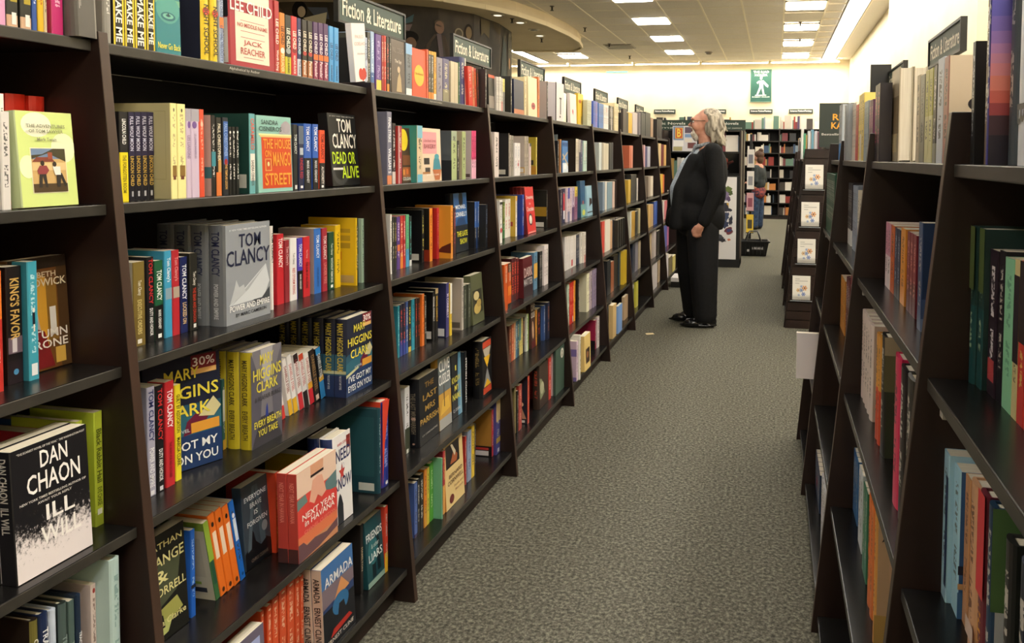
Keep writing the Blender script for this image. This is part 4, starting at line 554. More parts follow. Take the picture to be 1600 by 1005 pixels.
d(k='f',c='e2bb3a',l='yellow paperback facing out, top shelf of fourth left bay',s=(.0216,.1263,.1957),p=(-1.216,4.5925,1.52),r='F',lean=1,FA=[('p',[(.5,0),(.75,0),(.7,.26),(.62,.32),(.55,.26)],'8a7a4a'),('e',.35,.75,.25,.06,'b8603a')]),
d(k='s',c='211f1e',l=('dark brown paperback spine',1,'L01'),s=(.0228,.155,.225),p=(-1.1836,1.1986,1.52),r='L',T=[('LEE CHILD',.02,.4,'f2f0ea'),('MAKE ME',.56,.97,'f2f0ea')],A=[('r',0,0,.16,1,'e8c82a'),('r',.84,0,1,1,'e8c82a'),('e',.5,.5,.44,.04,'e2b92c')]),
d(k='s',c='c22430',l=('red paperback spine',12,'L03'),s=(.0267,.107,.1759),p=(-1.2043,1.6854,.95),r='L',T=[('TOM CLANCY',.06,.48,'f4ece8')]),
d(k='f',c='9cc0d4',l='pale blue paperback facing out with dark silhouette, fourth bay',s=(.0196,.135,.1897),p=(-1.1662,4.6571,.95),r='F',lean=3,FA=[('p',[(.4,.3),(.9,.4),(.9,.55),(.5,.6)],'3a2c28'),('r',0,.1,1,.14,'2a3a48')]),
d(k='s',c='d4522a',l=('red paperback spine',5,'L06'),s=(.0268,.13,.2134),p=(-1.106,1.5728,.104),r='L',tc='f0c0a0',A=[('e',.5,.95,.25,.012,'e8c8a8')]),
d(k='s',c='211f1e',l=('dark brown paperback spine',2,'L01'),s=(.0207,.155,.225),p=(-1.1836,1.2237,1.52),r='L',T=[('LEE CHILD',.02,.4,'f2f0ea'),('MAKE ME',.56,.97,'f2f0ea')],A=[('r',0,0,.16,1,'e8c82a'),('r',.84,0,1,1,'e8c82a'),('e',.5,.5,.44,.04,'e2b92c')]),
d(k='s',c='d8c8c0',l=('cream hardcover spine',4,'R13'),s=(.0449,.15,.235),p=(.2394,1.9673,.685),r='R',front='c4b0a4',hard=1,tc='3a3632'),
d(k='s',c='e4e2e2',l=('white paperback spine',14,'L03'),s=(.0282,.107,.1603),p=(-1.2043,1.7373,.95),r='L',T=[('Tom Clancy',.24,.42,'6a6a70'),('RED STORM RISING',.48,.9,'c05a58')]),
d(k='s',c='a83246',l=('red paperback spine',3,'L12'),s=(.0244,.13,.1809),p=(-1.156,2.216,1.235),r='L',back='b83a34',tc='c8c2b8',A=[('r',0,0,.35,1,'c89898')]),
d(k='s',c='23262c',l=('dark brown paperback spine',12,'L02'),s=(.0168,.107,.1668),p=(-1.158,1.4438,1.235),r='L',T=[('PAUL CHRISTOPHER',.08,.5,'98b4e0'),('THE TEMPLAR LEGION',.6,.92,'d9a85a')],A=[('r',.1,.4,.9,.95,'3c66b0'),('e',.5,.43,.3,.04,'a02c28')]),
d(k='s',c='cdbad2',l=('lavender paperback spine',7,'L02'),s=(.0126,.107,.179),p=(-1.156,1.3378,1.235),r='L',T=[('LES LIAISONS',.3,.56,'9a84a4')],A=[('r',0,.86,1,1,'a8a4b0'),('e',.6,.82,.3,.04,'7a5a9a')]),
d(k='s',c='e0c92a',l=('yellow and dark brown paperback spine',11,'L05'),s=(.0314,.12,.1532),p=(-1.2188,1.8135,.367),r='L',c2='24221c',band=.8,tc='2a2a20'),
d(k='s',c='1d5fc0',l=('blue paperback spine',1,'L05'),s=(.0127,.1,.1833),p=(-1.1638,1.3409,.367),r='L',tc='a0c0e8',A=[('r',0,.33,1,.37,'101828')]),
d(k='s',c='dc5236',l=('red paperback spine',9,'L02'),s=(.0132,.107,.1798),p=(-1.156,1.3739,1.235),r='L',tc='f0a890',A=[('e',.5,.83,.25,.03,'f0c8b0')]),
d(k='s',c='211f1e',l=('dark brown paperback spine',4,'L01'),s=(.0187,.155,.225),p=(-1.1836,1.2741,1.52),r='L',T=[('LEE CHILD',.02,.4,'f2f0ea'),('MAKE ME',.56,.97,'f2f0ea')],A=[('r',0,0,.16,1,'e8c82a'),('r',.84,0,1,1,'e8c82a'),('e',.5,.5,.44,.04,'e2b92c')]),
d(k='s',c='c4242e',l=('red paperback spine',16,'L03'),s=(.0285,.107,.1585),p=(-1.2043,1.7934,.95),r='L',T=[('Tom Clancy',.22,.36,'f0d0d0'),('THE SUM OF ALL FEARS',.42,.86,'3a1014')]),
d(k='s',c='26241f',l=('dark brown and orange paperback spine',11,'L02'),s=(.0148,.107,.1658),p=(-1.158,1.4247,1.235),r='L',c2='d9783a',band=.3,T=[('PAUL CHRISTOPHER',.08,.55,'e6dfc8')],A=[('r',.3,.3,.9,.46,'c89858')]),
d(k='s',c='6d6630',l=('olive hardcover spine',1,'L-15'),s=(.0124,.11,.229),p=(-1.1188,.9611,.367),r='L',back='2c211b',hard=1,T=[('CHEVALIER',.05,.5,'e8e4d0')]),
d(k='s',c='d4522a',l=('red paperback spine',4,'L06'),s=(.0248,.13,.2124),p=(-1.106,1.5442,.104),r='L',tc='f0c0a0',A=[('e',.5,.95,.25,.012,'e8c8a8')]),
d(k='s',c='8a8878',l=('grey paperback spine',5,'R11'),s=(.0438,.107,.1671),p=(.2748,1.572,1.32),r='R',tc='3a3632'),
d(k='s',c='d8c8c0',l=('cream hardcover spine',2,'R13'),s=(.0443,.15,.235),p=(.2394,2.0579,.685),r='R',front='c4b0a4',hard=1,tc='3a3632'),
d(k='s',c='8d8a84',l=('grey hardcover spine',0,'L01'),s=(.0169,.152,.235),p=(-1.1806,1.1769,1.52),r='L',hard=1,tc='dad6d0'),
d(k='s',c='28271f',l=('dark brown and lime green paperback spine',13,'L01'),s=(.0229,.107,.1457),p=(-1.1806,1.6929,1.52),r='L',c2='c9c22e',band=.3,T=[('LEE CHILD',.22,.55,'f0ecd8'),('ECHO BURNING',.68,.97,'26261c')],A=[('e',.5,.4,.4,.05,'9aa0a0')]),
d(k='s',c='b8b45c',l=('tan and beige paperback spine',7,'R11'),s=(.0339,.107,.1704),p=(.2748,1.487,1.32),r='R',c2='d0cc9a',band=.5,tc='3a3632'),
d(k='s',c='d8c8c0',l=('cream hardcover spine',1,'R13'),s=(.0443,.15,.235),p=(.2394,2.1032,.685),r='R',front='c4b0a4',hard=1,tc='3a3632'),
d(k='s',c='2c2d28',l=('dark brown paperback spine',2,'L-11'),s=(.0183,.135,.21),p=(-1.1886,1.0284,1.52),r='L',c2='c9a487',band=.1,tc='e8e8e0',A=[('e',.4,.38,.3,.1,'5a9a3a'),('r',.3,.2,.9,.24,'b09a30'),('r',.4,.03,.8,.12,'e8e4e0')]),
d(k='s',c='d8c8c0',l=('cream hardcover spine',3,'R13'),s=(.0389,.15,.235),p=(.2394,2.0126,.685),r='R',front='c4b0a4',hard=1,tc='3a3632'),
d(k='s',c='c62c34',l=('red paperback spine',14,'L01'),s=(.023,.107,.147),p=(-1.1806,1.7172,1.52),r='L',T=[('LEE CHILD',.25,.55,'f4e8d8'),('KILLING FLOOR',.66,.97,'f0e0d0')],A=[('e',.5,.42,.4,.04,'8a2024')]),
d(k='s',c='d89038',l=('gold paperback spine',5,'R12'),s=(.0595,.107,.1685),p=(.281,1.7984,1.005),r='R',tc='6a3a1c'),
d(k='s',c='a4b27c',l=('tan paperback spine',9,'L12'),s=(.0336,.107,.181),p=(-1.158,2.7199,1.235),r='L',back='b8ae90',tc='3a3632'),
d(k='s',c='2c2d28',l=('dark brown paperback spine',1,'L-11'),s=(.0183,.135,.21),p=(-1.1886,1.0059,1.52),r='L',c2='c9a487',band=.1,tc='e8e8e0',A=[('e',.4,.38,.3,.1,'5a9a3a'),('r',.3,.2,.9,.24,'b09a30'),('r',.4,.03,.8,.12,'e8e4e0')]),
d(k='s',c='b03236',l=('red paperback spine',11,'L01'),s=(.017,.107,.172),p=(-1.1806,1.6527,1.52),r='L',T=[('LEE CHILD',.25,.6,'f4e8d8'),('Worth Dying',.68,.97,'f4e0d0')]),
d(k='s',c='6d747c',l=('slate paperback spine',10,'L11'),s=(.0435,.107,.1737),p=(-1.1986,2.3515,1.52),r='L',tc='3a3e44',A=[('r',0,.8,1,1,'8ab4dc'),('r',.05,0,.95,.15,'e8e6e4')]),
d(k='s',c='d8d8dc',l=('white paperback spine',0,'L15'),s=(.0325,.1,.2152),p=(-1.1438,2.2303,.367),r='L',tc='3a3632',A=[('r',0,0,1,.38,'3a4030'),('r',.3,0,.7,.06,'e8e8e0')]),
d(k='s',c='66458a',l=('purple paperback spine',4,'L11'),s=(.0343,.107,.1729),p=(-1.1986,2.1577,1.52),r='L',tc='b8a0d0',A=[('r',.1,.02,.95,.2,'d8cc5a')]),
d(k='s',c='d8c8c0',l=('cream hardcover spine',0,'R13'),s=(.0443,.15,.235),p=(.2394,2.1485,.685),r='R',front='c4b0a4',hard=1,tc='3a3632'),
d(k='s',c='d8482a',l=('red paperback spine',8,'L05'),s=(.0147,.135,.195),p=(-1.1588,1.6068,.367),r='L',tc='f0d060',A=[('r',.35,.05,.8,.7,'d8792a')]),
d(k='s',c='e4bc20',l=('yellow paperback spine',20,'L03'),s=(.0258,.107,.176),p=(-1.2043,1.942,.95),r='L',tc='3a3632'),
d(k='s',c='2c2c24',l=('dark brown and grey paperback spine',8,'R11'),s=(.0285,.107,.1715),p=(.2748,1.4467,1.32),r='R',c2='8a8a7a',band=.2,tc='c8c2b8'),
d(k='s',c='b8b45c',l=('tan and beige paperback spine',6,'R11'),s=(.0333,.107,.1704),p=(.2748,1.5212,1.32),r='R',c2='d0cc9a',band=.5,tc='3a3632'),
d(k='s',c='7a7a8e',l=('grey paperback spine',1,'L12'),s=(.0273,.152,.2214),p=(-1.158,2.1514,1.235),r='L',c2='d8845a',band=.12,T=[('FINAL STRIKE',.08,.42,'f0f0f4'),('WILLIAM S',.5,.85,'f0f0f4')]),
d(k='s',c='3d3a78',l=('purple paperback spine',12,'L14'),s=(.025,.15,.1971),p=(-1.1586,2.5759,.665),r='L',back='262c54',T=[('M CONNELLY',.2,.65,'e0e0f0')],BA=[('r',.05,.02,.5,.16,'d0d0d4')]),
d(k='s',c='d9802a',l=('orange paperback spine',12,'L01'),s=(.0194,.107,.1471),p=(-1.1806,1.6721,1.52),r='L',T=[('LEE CHILD',.22,.52,'3a1c12'),('PERSUADER',.66,.97,'f0e0a0')],A=[('e',.5,.38,.4,.05,'e8e0d8')]),
d(k='s',c='a42c3c',l=('red paperback spine',18,'L03'),s=(.0229,.107,.1736),p=(-1.2043,1.8791,.95),r='L',T=[('TOM CLANCY',.12,.5,'f0dcdc'),('UNDER FIRE',.55,.88,'d88080')]),
d(k='s',c='1d4a36',l=('dark green paperback spine',19,'L03'),s=(.0258,.107,.1594),p=(-1.2043,1.9097,.95),r='L',T=[('Tom Clancy',.2,.4,'dce8dc'),('WITHOUT REMORSE',.45,.88,'dce8dc')],A=[('r',.3,.03,.7,.08,'f0f0f0')]),
d(k='s',c='1f2748',l=('navy paperback spine',21,'L02'),s=(.0196,.107,.1599),p=(-1.162,1.7151,1.235),r='L',T=[('UNDER RED',.5,.82,'b83a44')],A=[('r',0,.72,1,1,'5d6878'),('r',.2,.55,.9,.66,'b8c0c8'),('r',.3,.03,.8,.07,'e8e8e8')]),
d(k='s',c='4a3fb0',l=('purple and black paperback spine',15,'L03'),s=(.0212,.107,.1578),p=(-1.2043,1.7692,.95),r='L',c2='17151a',band=.46,T=[('TOM CLANCY',.1,.48,'e8e8f4'),('MARK GREANEY',.6,.85,'d8d8d8')]),
d(k='s',c='e6d3cd',l=('white paperback spine',7,'L-15'),s=(.0097,.152,.2215),p=(-1.1288,1.0756,.367),r='L',tc='8a6a60',A=[('e',.5,.95,.25,.02,'b23a30')]),
d(k='s',c='e0862e',l=('orange paperback spine',9,'L13'),s=(.0227,.135,.1878),p=(-1.1893,2.5073,.95),r='L',back='17130f',tc='8a3c18',BA=[('r',0,0,.7,.22,'8a2c18')]),
d(k='s',c='8d2630',l=('dark red paperback spine',13,'L03'),s=(.0188,.107,.1575),p=(-1.2043,1.7156,.95),r='L',T=[("Tom Clancy's",.1,.4,'e0b0b0')]),
d(k='s',c='1c2a4e',l=('navy hardcover spine',2,'L-15'),s=(.0154,.152,.2295),p=(-1.1188,.9754,.367),r='L',hard=1,T=[('TRACY CHEVALIER',.03,.75,'e4e6ec')]),
d(k='s',c='d4522a',l=('red paperback spine',3,'L06'),s=(.0215,.13,.2054),p=(-1.106,1.5184,.104),r='L',tc='f0c0a0',A=[('e',.5,.95,.25,.012,'e8c8a8')]),
d(k='s',c='d8722c',l=('orange hardcover spine',8,'R14'),s=(.0413,.152,.2401),p=(.2124,1.6635,.365),r='R',hard=1,tc='6a2c14'),
d(k='s',c='b8ac94',l=('beige paperback spine',4,'R11'),s=(.0356,.107,.1712),p=(.2748,1.6115,1.32),r='R',tc='3a3632'),
d(k='f',c='8fc0b6',l=('mint paperback copy stacked behind',18,'L02'),s=(.0156,.1263,.1779),p=(-1.189,1.5554,1.235),r='F',lean=1.5,sp='7fb4ac'),
d(k='f',c='8fc0b6',l=('mint paperback copy stacked behind',16,'L02'),s=(.0156,.1263,.1779),p=(-1.206,1.5554,1.235),r='F',lean=1.5,sp='7fb4ac'),
d(k='s',c='d4522a',l=('red paperback spine',6,'L06'),s=(.0164,.13,.2062),p=(-1.106,1.6034,.104),r='L',tc='f0c0a0',A=[('e',.5,.95,.25,.012,'e8c8a8')]),
d(k='s',c='2a2420',l=('dark brown and rust paperback spine',17,'L01'),s=(.0207,.107,.147),p=(-1.1806,1.7852,1.52),r='L',c2='a8663a',band=.3,T=[('LEE CHILD',.2,.55,'e8dcc8'),('Personal',.7,.95,'f0e8d8')],A=[('e',.5,.42,.4,.04,'b83a34')]),
d(k='s',c='2a2420',l=('dark brown and rust paperback spine',16,'L01'),s=(.0197,.107,.1461),p=(-1.1806,1.7618,1.52),r='L',c2='a8663a',band=.3,T=[('LEE CHILD',.2,.55,'e8dcc8'),('Personal',.7,.95,'f0e8d8')],A=[('e',.5,.42,.4,.04,'b83a34')]),
d(k='s',c='a9b4cc',l=('pale blue paperback spine',9,'L01'),s=(.0129,.107,.18),p=(-1.1806,1.4661,1.52),r='L',c2='9fb0d0',T=[('LINCOLN CHILD',.1,.45,'5a6a90'),('LETHAL VELOCITY',.55,.98,'4a5a84')],A=[('r',0,.42,1,.55,'d87a3a')]),
d(k='s',c='2a2220',l=('dark brown paperback spine',20,'L04'),s=(.022,.107,.1455),p=(-1.1896,1.8187,.665),r='L',c2='2a2220',band=.1,tilt=-11,T=[('DANIELLE STEEL',.1,.8,'9a7a50')],A=[('r',.2,.02,.8,.12,'d8b8a8')]),
d(k='s',c='e6e2e0',l=('white hardcover spine',11,'L03'),s=(.0116,.135,.2017),p=(-1.1793,1.6279,.95),r='L',hard=1,T=[('TOM CLANCY',.02,.5,'222222')]),
d(k='s',c='51315e',l=('dark grey and dark red paperback spine',18,'L01'),s=(.0201,.107,.1487),p=(-1.1806,1.8097,1.52),r='L',c2='8a2c4c',band=.32,T=[('LEE CHILD',.2,.55,'f0e4ec'),('Persuader',.68,.96,'f0d8e0')],A=[('r',0,.34,1,.44,'d8702e')]),
d(k='s',c='51315e',l=('dark grey and dark red paperback spine',19,'L01'),s=(.0206,.107,.1503),p=(-1.1806,1.8325,1.52),r='L',c2='8a2c4c',band=.32,T=[('LEE CHILD',.2,.55,'f0e4ec'),('Persuader',.68,.96,'f0d8e0')],A=[('r',0,.34,1,.44,'d8702e')]),
d(k='s',c='51315e',l=('dark grey and dark red paperback spine',20,'L01'),s=(.021,.107,.152),p=(-1.1806,1.8558,1.52),r='L',c2='8a2c4c',band=.32,T=[('LEE CHILD',.2,.55,'f0e4ec'),('Persuader',.68,.96,'f0d8e0')],A=[('r',0,.34,1,.44,'d8702e')]),
d(k='s',c='5b567a',l=('purple and grey paperback spine',17,'L11'),s=(.052,.107,.1607),p=(-1.1986,2.6397,1.52),r='L',c2='8a8468',band=.3,tc='d0c8a0'),
d(k='s',c='d8722c',l=('orange hardcover spine',7,'R14'),s=(.0407,.152,.2401),p=(.2124,1.7051,.365),r='R',hard=1,tc='6a2c14'),
d(k='s',c='c8c0ac',l=('beige paperback spine',8,'R22'),s=(.0464,.12,.2241),p=(.256,2.3827,1.005),r='R',front='b8b09c',tc='3a3632'),
d(k='s',c='a9b4cc',l=('pale blue paperback spine',1,'L11'),s=(.014,.1,.1529),p=(-1.1986,2.095,1.52),r='L',c2='1a1a1e',band=.14,back='16161a',tc='3a3632'),  # back cover painted near black in place of a shaded gap
d(k='s',c='e8e6e6',l=('white and yellow paperback spine',14,'L04'),s=(.0171,.107,.1557),p=(-1.1896,1.7272,.665),r='L',c2='e0b028',band=.26,tilt=-11,T=[('DANIELLE STEEL',.15,.62,'c06a6a')]),
d(k='s',c='4f9ed8',l=('sky blue paperback spine',22,'L01'),s=(.0221,.107,.1501),p=(-1.1806,1.9052,1.52),r='L',T=[('LEE CHILD',.3,.6,'123a6a'),('RUNNING BLIND',.7,.97,'123a6a')]),
d(k='s',c='7a2430',l=('dark red and maroon paperback spine',8,'R12'),s=(.0347,.107,.1678),p=(.281,1.6434,1.005),r='R',c2='5a2028',band=.4,tc='d89a8a'),
d(k='s',c='8f8894',l=('grey paperback spine',16,'L11'),s=(.0481,.107,.1581),p=(-1.1986,2.5873,1.52),r='L',tc='4a4660'),
d(k='s',c='b8303c',l=('red and gold paperback spine',7,'L16'),s=(.0156,.14,.2179),p=(-1.086,2.389,.104),r='L',c2='e0a050',band=.45,back='8a2430',tc='e8b060'),
d(k='s',c='e6e2e2',l=('white and red paperback spine',16,'L04'),s=(.0176,.107,.1531),p=(-1.1896,1.7518,.665),r='L',c2='c8303a',band=.3,tilt=-11,T=[('DANIELLE STEEL',.1,.6,'9a4a4a')],A=[('r',0,.85,1,1,'2a1c1c')]),
d(k='s',c='50635f',l=('olive paperback spine',5,'L-15'),s=(.01,.152,.2238),p=(-1.1188,1.0249,.367),r='L',T=[('TRACY CHEVALIER',.1,.9,'95a7a0')]),
d(k='s',c='c83a34',l=('red paperback spine',7,'R02'),s=(.0233,.135,.2028),p=(.296,.9753,1.005),r='R',tc='d8b860',A=[('r',0,.5,1,1,'241c1e')]),
d(k='s',c='c4cfe2',l=('pale blue and cream hardcover spine',3,'L-15'),s=(.0118,.152,.227),p=(-1.1188,.9925,.367),r='L',c2='e2c8c4',band=.6,hard=1,T=[('CHEVALIER',.1,.7,'5a6a94')]),
d(k='s',c='191c22',l=('black and blue paperback spine',21,'L04'),s=(.0206,.107,.1444),p=(-1.1896,1.8463,.665),r='L',c2='2f7cb8',band=.36,tilt=-11,T=[('DANIELLE STEEL',.12,.6,'d8dce0')],A=[('r',0,.87,1,1,'2f8cd0'),('r',0,.34,1,.44,'d8a838')]),
d(k='s',c='c8c0ac',l=('beige paperback spine',7,'R22'),s=(.0458,.12,.2241),p=(.256,2.4294,1.005),r='R',front='b8b09c',tc='3a3632'),
d(k='s',c='e4e0e0',l=('white and dark brown paperback spine',17,'L04'),s=(.018,.107,.1476),p=(-1.1896,1.7734,.665),r='L',c2='2a2020',band=.3,tilt=-11,T=[('DANIELLE STEEL',.1,.6,'b86a6a')],A=[('r',0,.88,1,1,'c8482c')]),
d(k='s',c='16171a',l=('black paperback spine',8,'L13'),s=(.0174,.15,.184),p=(-1.2043,2.4778,.95),r='L',back='121214',tc='d8d060',BA=[('r',.08,.04,.3,.16,'d0ccc4')]),
d(k='s',c='c8602c',l=('rust paperback spine',2,'R12'),s=(.0551,.107,.1622),p=(.281,1.9477,1.005),r='R',tc='3a3632'),
d(k='s',c='7a2430',l=('dark red and maroon paperback spine',7,'R12'),s=(.0341,.107,.1678),p=(.281,1.6785,1.005),r='R',c2='5a2028',band=.4,tc='d89a8a'),
d(k='s',c='e9e4e2',l=('white and yellow paperback spine',13,'L04'),s=(.0156,.107,.1499),p=(-1.1896,1.7077,.665),r='L',c2='e0b028',band=.28,tilt=-11,T=[('DANIELLE STEEL',.12,.6,'8a3a3a')]),
d(k='s',c='e6e2de',l=('white and red paperback spine',18,'L04'),s=(.0184,.107,.1442),p=(-1.1896,1.7967,.665),r='L',c2='c82c38',band=.3,tilt=-11,T=[('DANIELLE STEEL',.1,.6,'a85a5a')],A=[('r',0,.3,1,.42,'d8a030')]),
d(k='s',c='4f9ed8',l=('sky blue paperback spine',21,'L01'),s=(.0191,.107,.1503),p=(-1.1806,1.882,1.52),r='L',T=[('LEE CHILD',.3,.6,'123a6a'),('RUNNING BLIND',.7,.97,'123a6a')]),
d(k='s',c='4a4a8a',l=('purple paperback spine',14,'L16'),s=(.046,.15,.2245),p=(-1.0952,2.9177,.104),r='L',tc='c8c2b8',A=[('r',0,.6,1,1,'c8b080'),('r',.3,.03,.75,.1,'e0dce4'),('r',0,.2,1,.3,'b89a4a')]),
d(k='s',c='c8c0ac',l=('beige paperback spine',6,'R22'),s=(.0458,.12,.2241),p=(.256,2.4762,1.005),r='R',front='b8b09c',tc='3a3632'),
d(k='s',c='151515',l=('black paperback spine',10,'L14'),s=(.0181,.107,.1763),p=(-1.1796,2.5087,.665),r='L',back='131211',T=[('MICHAEL CONNELLY',.1,.6,'e8e4e0')],BA=[('r',.05,.05,.3,.2,'d0ccc8')]),
d(k='s',c='d89a44',l=('gold and red hardcover spine',7,'R13'),s=(.0349,.152,.2433),p=(.2367,1.7947,.685),r='R',c2='c84a2c',band=.5,hard=1,tc='3a3632'),
d(k='s',c='5a4a50',l=('dark grey paperback spine',8,'L-15'),s=(.0071,.135,.1995),p=(-1.1488,1.1228,.367),r='L',tc='c0a8a0'),
d(k='s',c='e2923a',l=('orange paperback spine',13,'L13'),s=(.0181,.14,.1933),p=(-1.1493,2.5971,.95),r='L',back='dd9430',tc='a84a20',BA=[('p',[(0,.1),(0,.3),(.25,.22),(.4,.12)],'5a2418')]),
d(k='s',c='d4522a',l=('red paperback spine',7,'L06'),s=(.0127,.13,.2013),p=(-1.106,1.623,.104),r='L',tc='f0c0a0',A=[('e',.5,.95,.25,.012,'e8c8a8')]),
d(k='s',c='7a2430',l=('dark red and maroon paperback spine',6,'R12'),s=(.0341,.107,.1678),p=(.281,1.7137,1.005),r='R',c2='5a2028',band=.4,tc='d89a8a'),
d(k='s',c='2a2c5e',l=('navy and pale blue paperback spine',15,'L01'),s=(.015,.107,.1464),p=(-1.1806,1.7416,1.52),r='L',c2='c8ccd8',band=.3,T=[('LEE CHILD',.2,.55,'e8e8f0'),('The Enemy',.72,.97,'30305a')],A=[('e',.5,.42,.4,.04,'8ab0b8')]),
d(k='s',c='c22a36',l=('red paperback spine',10,'L13'),s=(.0173,.13,.1848),p=(-1.1943,2.578,.95),r='L',back='c02a22',tc='e88a90'),
d(k='s',c='d23a74',l=('magenta and pink paperback spine',10,'L12'),s=(.0221,.135,.1866),p=(-1.158,2.8118,1.235),r='L',c2='e0a8c0',band=.4,back='bcb0b4',tc='3a3632',BA=[('r',.05,.03,.35,.1,'5a4448')]),
d(k='s',c='d89a44',l=('gold and red hardcover spine',6,'R13'),s=(.0343,.152,.2433),p=(.2367,1.83,.685),r='R',c2='c84a2c',band=.5,hard=1,tc='3a3632'),
d(k='s',c='1d2d45',l=('navy hardcover spine',6,'L-15'),s=(.0075,.152,.2287),p=(-1.1138,1.0359,.367),r='L',hard=1,T=[('TRACY CHEVALIER',.03,.8,'eef0f2')]),
d(k='s',c='121412',l=('black paperback spine',13,'L02'),s=(.0091,.107,.1476),p=(-1.16,1.4643,1.235),r='L',tc='eceae4',A=[('e',.5,.92,.25,.02,'e8e8e4')]),
d(k='s',c='121412',l=('black paperback spine',14,'L02'),s=(.0093,.107,.148),p=(-1.16,1.4754,1.235),r='L',tc='eceae4',A=[('e',.5,.92,.25,.02,'e8e8e4')]),
d(k='s',c='121412',l=('black paperback spine',15,'L02'),s=(.0094,.107,.1485),p=(-1.16,1.4875,1.235),r='L',tc='eceae4',A=[('e',.5,.92,.25,.02,'e8e8e4')]),
d(k='s',c='8f9cb8',l=('lavender paperback spine',10,'L16'),s=(.0363,.135,.1914),p=(-1.106,2.6479,.104),r='L',tc='4a5a84'),
d(k='s',c='5aa83c',l=('green paperback spine',5,'L16'),s=(.0252,.135,.1971),p=(-1.106,2.3313,.104),r='L',tc='d0e8b0'),
d(k='s',c='9ab0d0',l=('pale blue and blue paperback spine',3,'L11'),s=(.0198,.107,.1759),p=(-1.1986,2.1293,1.52),r='L',c2='4a6aa0',band=.3,tc='e8f0f8'),
d(k='s',c='20201e',l=('dark brown paperback spine',2,'L16'),s=(.0238,.135,.1885),p=(-1.106,2.2585,.104),r='L',tc='d8d4d0'),
d(k='s',c='e0b72c',l=('yellow paperback spine',4,'L-11'),s=(.01,.135,.2),p=(-1.1886,1.0584,1.52),r='L',tc='b0502a'),
d(k='s',c='3a3436',l=('dark grey and white paperback spine',2,'L12'),s=(.0205,.135,.1884),p=(-1.164,2.1945,1.235),r='L',c2='d8d0cc',band=.2,tc='e8e4e0'),
d(k='s',c='26304a',l=('navy and dark grey paperback spine',4,'R12'),s=(.0394,.107,.1607),p=(.281,1.8464,1.005),r='R',c2='3a3c44',band=.2,tc='a8b0c0'),
d(k='s',c='2f5f5c',l=('dark teal paperback spine',7,'L04'),s=(.0083,.107,.1582),p=(-1.1946,1.4767,.665),r='L',tc='c8c2b8',A=[('r',.1,.4,.9,.85,'cfd2cc'),('r',0,0,1,.14,'c8a03a')]),
d(k='s',c='c8402c',l=('red and yellow paperback spine',13,'L06'),s=(.0165,.135,.1959),p=(-1.096,2.0133,.104),r='L',c2='e0b030',band=.3,tc='c8c2b8'),
d(k='s',c='dccfcb',l=('white paperback spine',0,'L22'),s=(.0516,.13,.1905),p=(-1.164,3.0747,1.235),r='L',tc='3a3632'),
d(k='s',c='b0a8a2',l=('light grey paperback spine',14,'L14'),s=(.017,.15,.1964),p=(-1.1496,2.6967,.665),r='L',back='a8a09c',tc='3a3632',BA=[('r',.05,.04,.6,.15,'5a5654')]),
d(k='s',c='231c22',l=('dark brown paperback spine',1,'R11'),s=(.0465,.03,.2011),p=(.2615,2.1016,1.32),r='R',tc='c84a6a'),
d(k='s',c='231f1d',l=('dark brown paperback spine',11,'L06'),s=(.0132,.11,.197),p=(-1.106,1.8964,.104),r='L',T=[('HAMILTON',.2,.8,'c8b898')]),
d(k='s',c='26304a',l=('navy and dark grey paperback spine',3,'R12'),s=(.0388,.107,.1607),p=(.281,1.8862,1.005),r='R',c2='3a3c44',band=.2,tc='a8b0c0'),
d(k='s',c='3a7a5c',l=('green paperback spine',6,'R14'),s=(.0369,.135,.2071),p=(.2174,1.8,.365),r='R',tc='c8c2b8'),
d(k='s',c='d4522a',l=('red paperback spine',2,'L06'),s=(.0155,.13,.1993),p=(-1.106,1.5002,.104),r='L',tc='f0c0a0',A=[('e',.5,.95,.25,.012,'e8c8a8')]),
d(k='s',c='d49ac0',l=('pink paperback spine',0,'L-11'),s=(.0211,.135,.2),p=(-1.1886,.9832,1.52),r='L',tc='3a3632'),
d(k='s',c='b03038',l=('red paperback spine',13,'L16'),s=(.0202,.14,.1931),p=(-1.106,2.8965,.104),r='L',back='a87834',tc='c8c2b8',BA=[('r',0,0,1,.22,'1a1414'),('r',.1,.02,.8,.12,'d8d0d0'),('r',.1,.14,.85,.19,'b03a34')]),
d(k='s',c='c8541c',l=('rust paperback spine',0,'L24'),s=(.0447,.12,.1994),p=(-1.1146,3.06,.665),r='L',T=[('JUSTIN CRONIN',.04,.4,'f0dcc4')]),
d(k='s',c='4f68a8',l=('blue paperback spine',0,'L16'),s=(.0209,.107,.1777),p=(-1.106,2.2189,.104),r='L',c2='3a2a50',band=.06,tc='3a3632'),
d(k='s',c='573888',l=('purple paperback spine',3,'L13'),s=(.0217,.107,.1729),p=(-1.2043,2.2978,.95),r='L',tc='e0c8f0',A=[('r',.1,.35,.9,.47,'d87840')]),
d(k='s',c='231c22',l=('dark brown paperback spine',0,'R11'),s=(.0459,.135,.2011),p=(.2615,2.1485,1.32),r='R',tc='c84a6a'),
d(k='s',c='3a7a5c',l=('green paperback spine',5,'R14'),s=(.0363,.135,.2071),p=(.2174,1.8374,.365),r='R',tc='c8c2b8'),
d(k='s',c='33352f',l=('dark grey paperback spine',2,'L11'),s=(.0162,.107,.171),p=(-1.1986,2.11,1.52),r='L',c2='cfc030',band=.1,tc='d8d4c8'),
d(k='s',c='dc8430',l=('orange and gold paperback spine',3,'L16'),s=(.0198,.135,.194),p=(-1.106,2.2882,.104),r='L',c2='d8983c',tc='8a4420'),
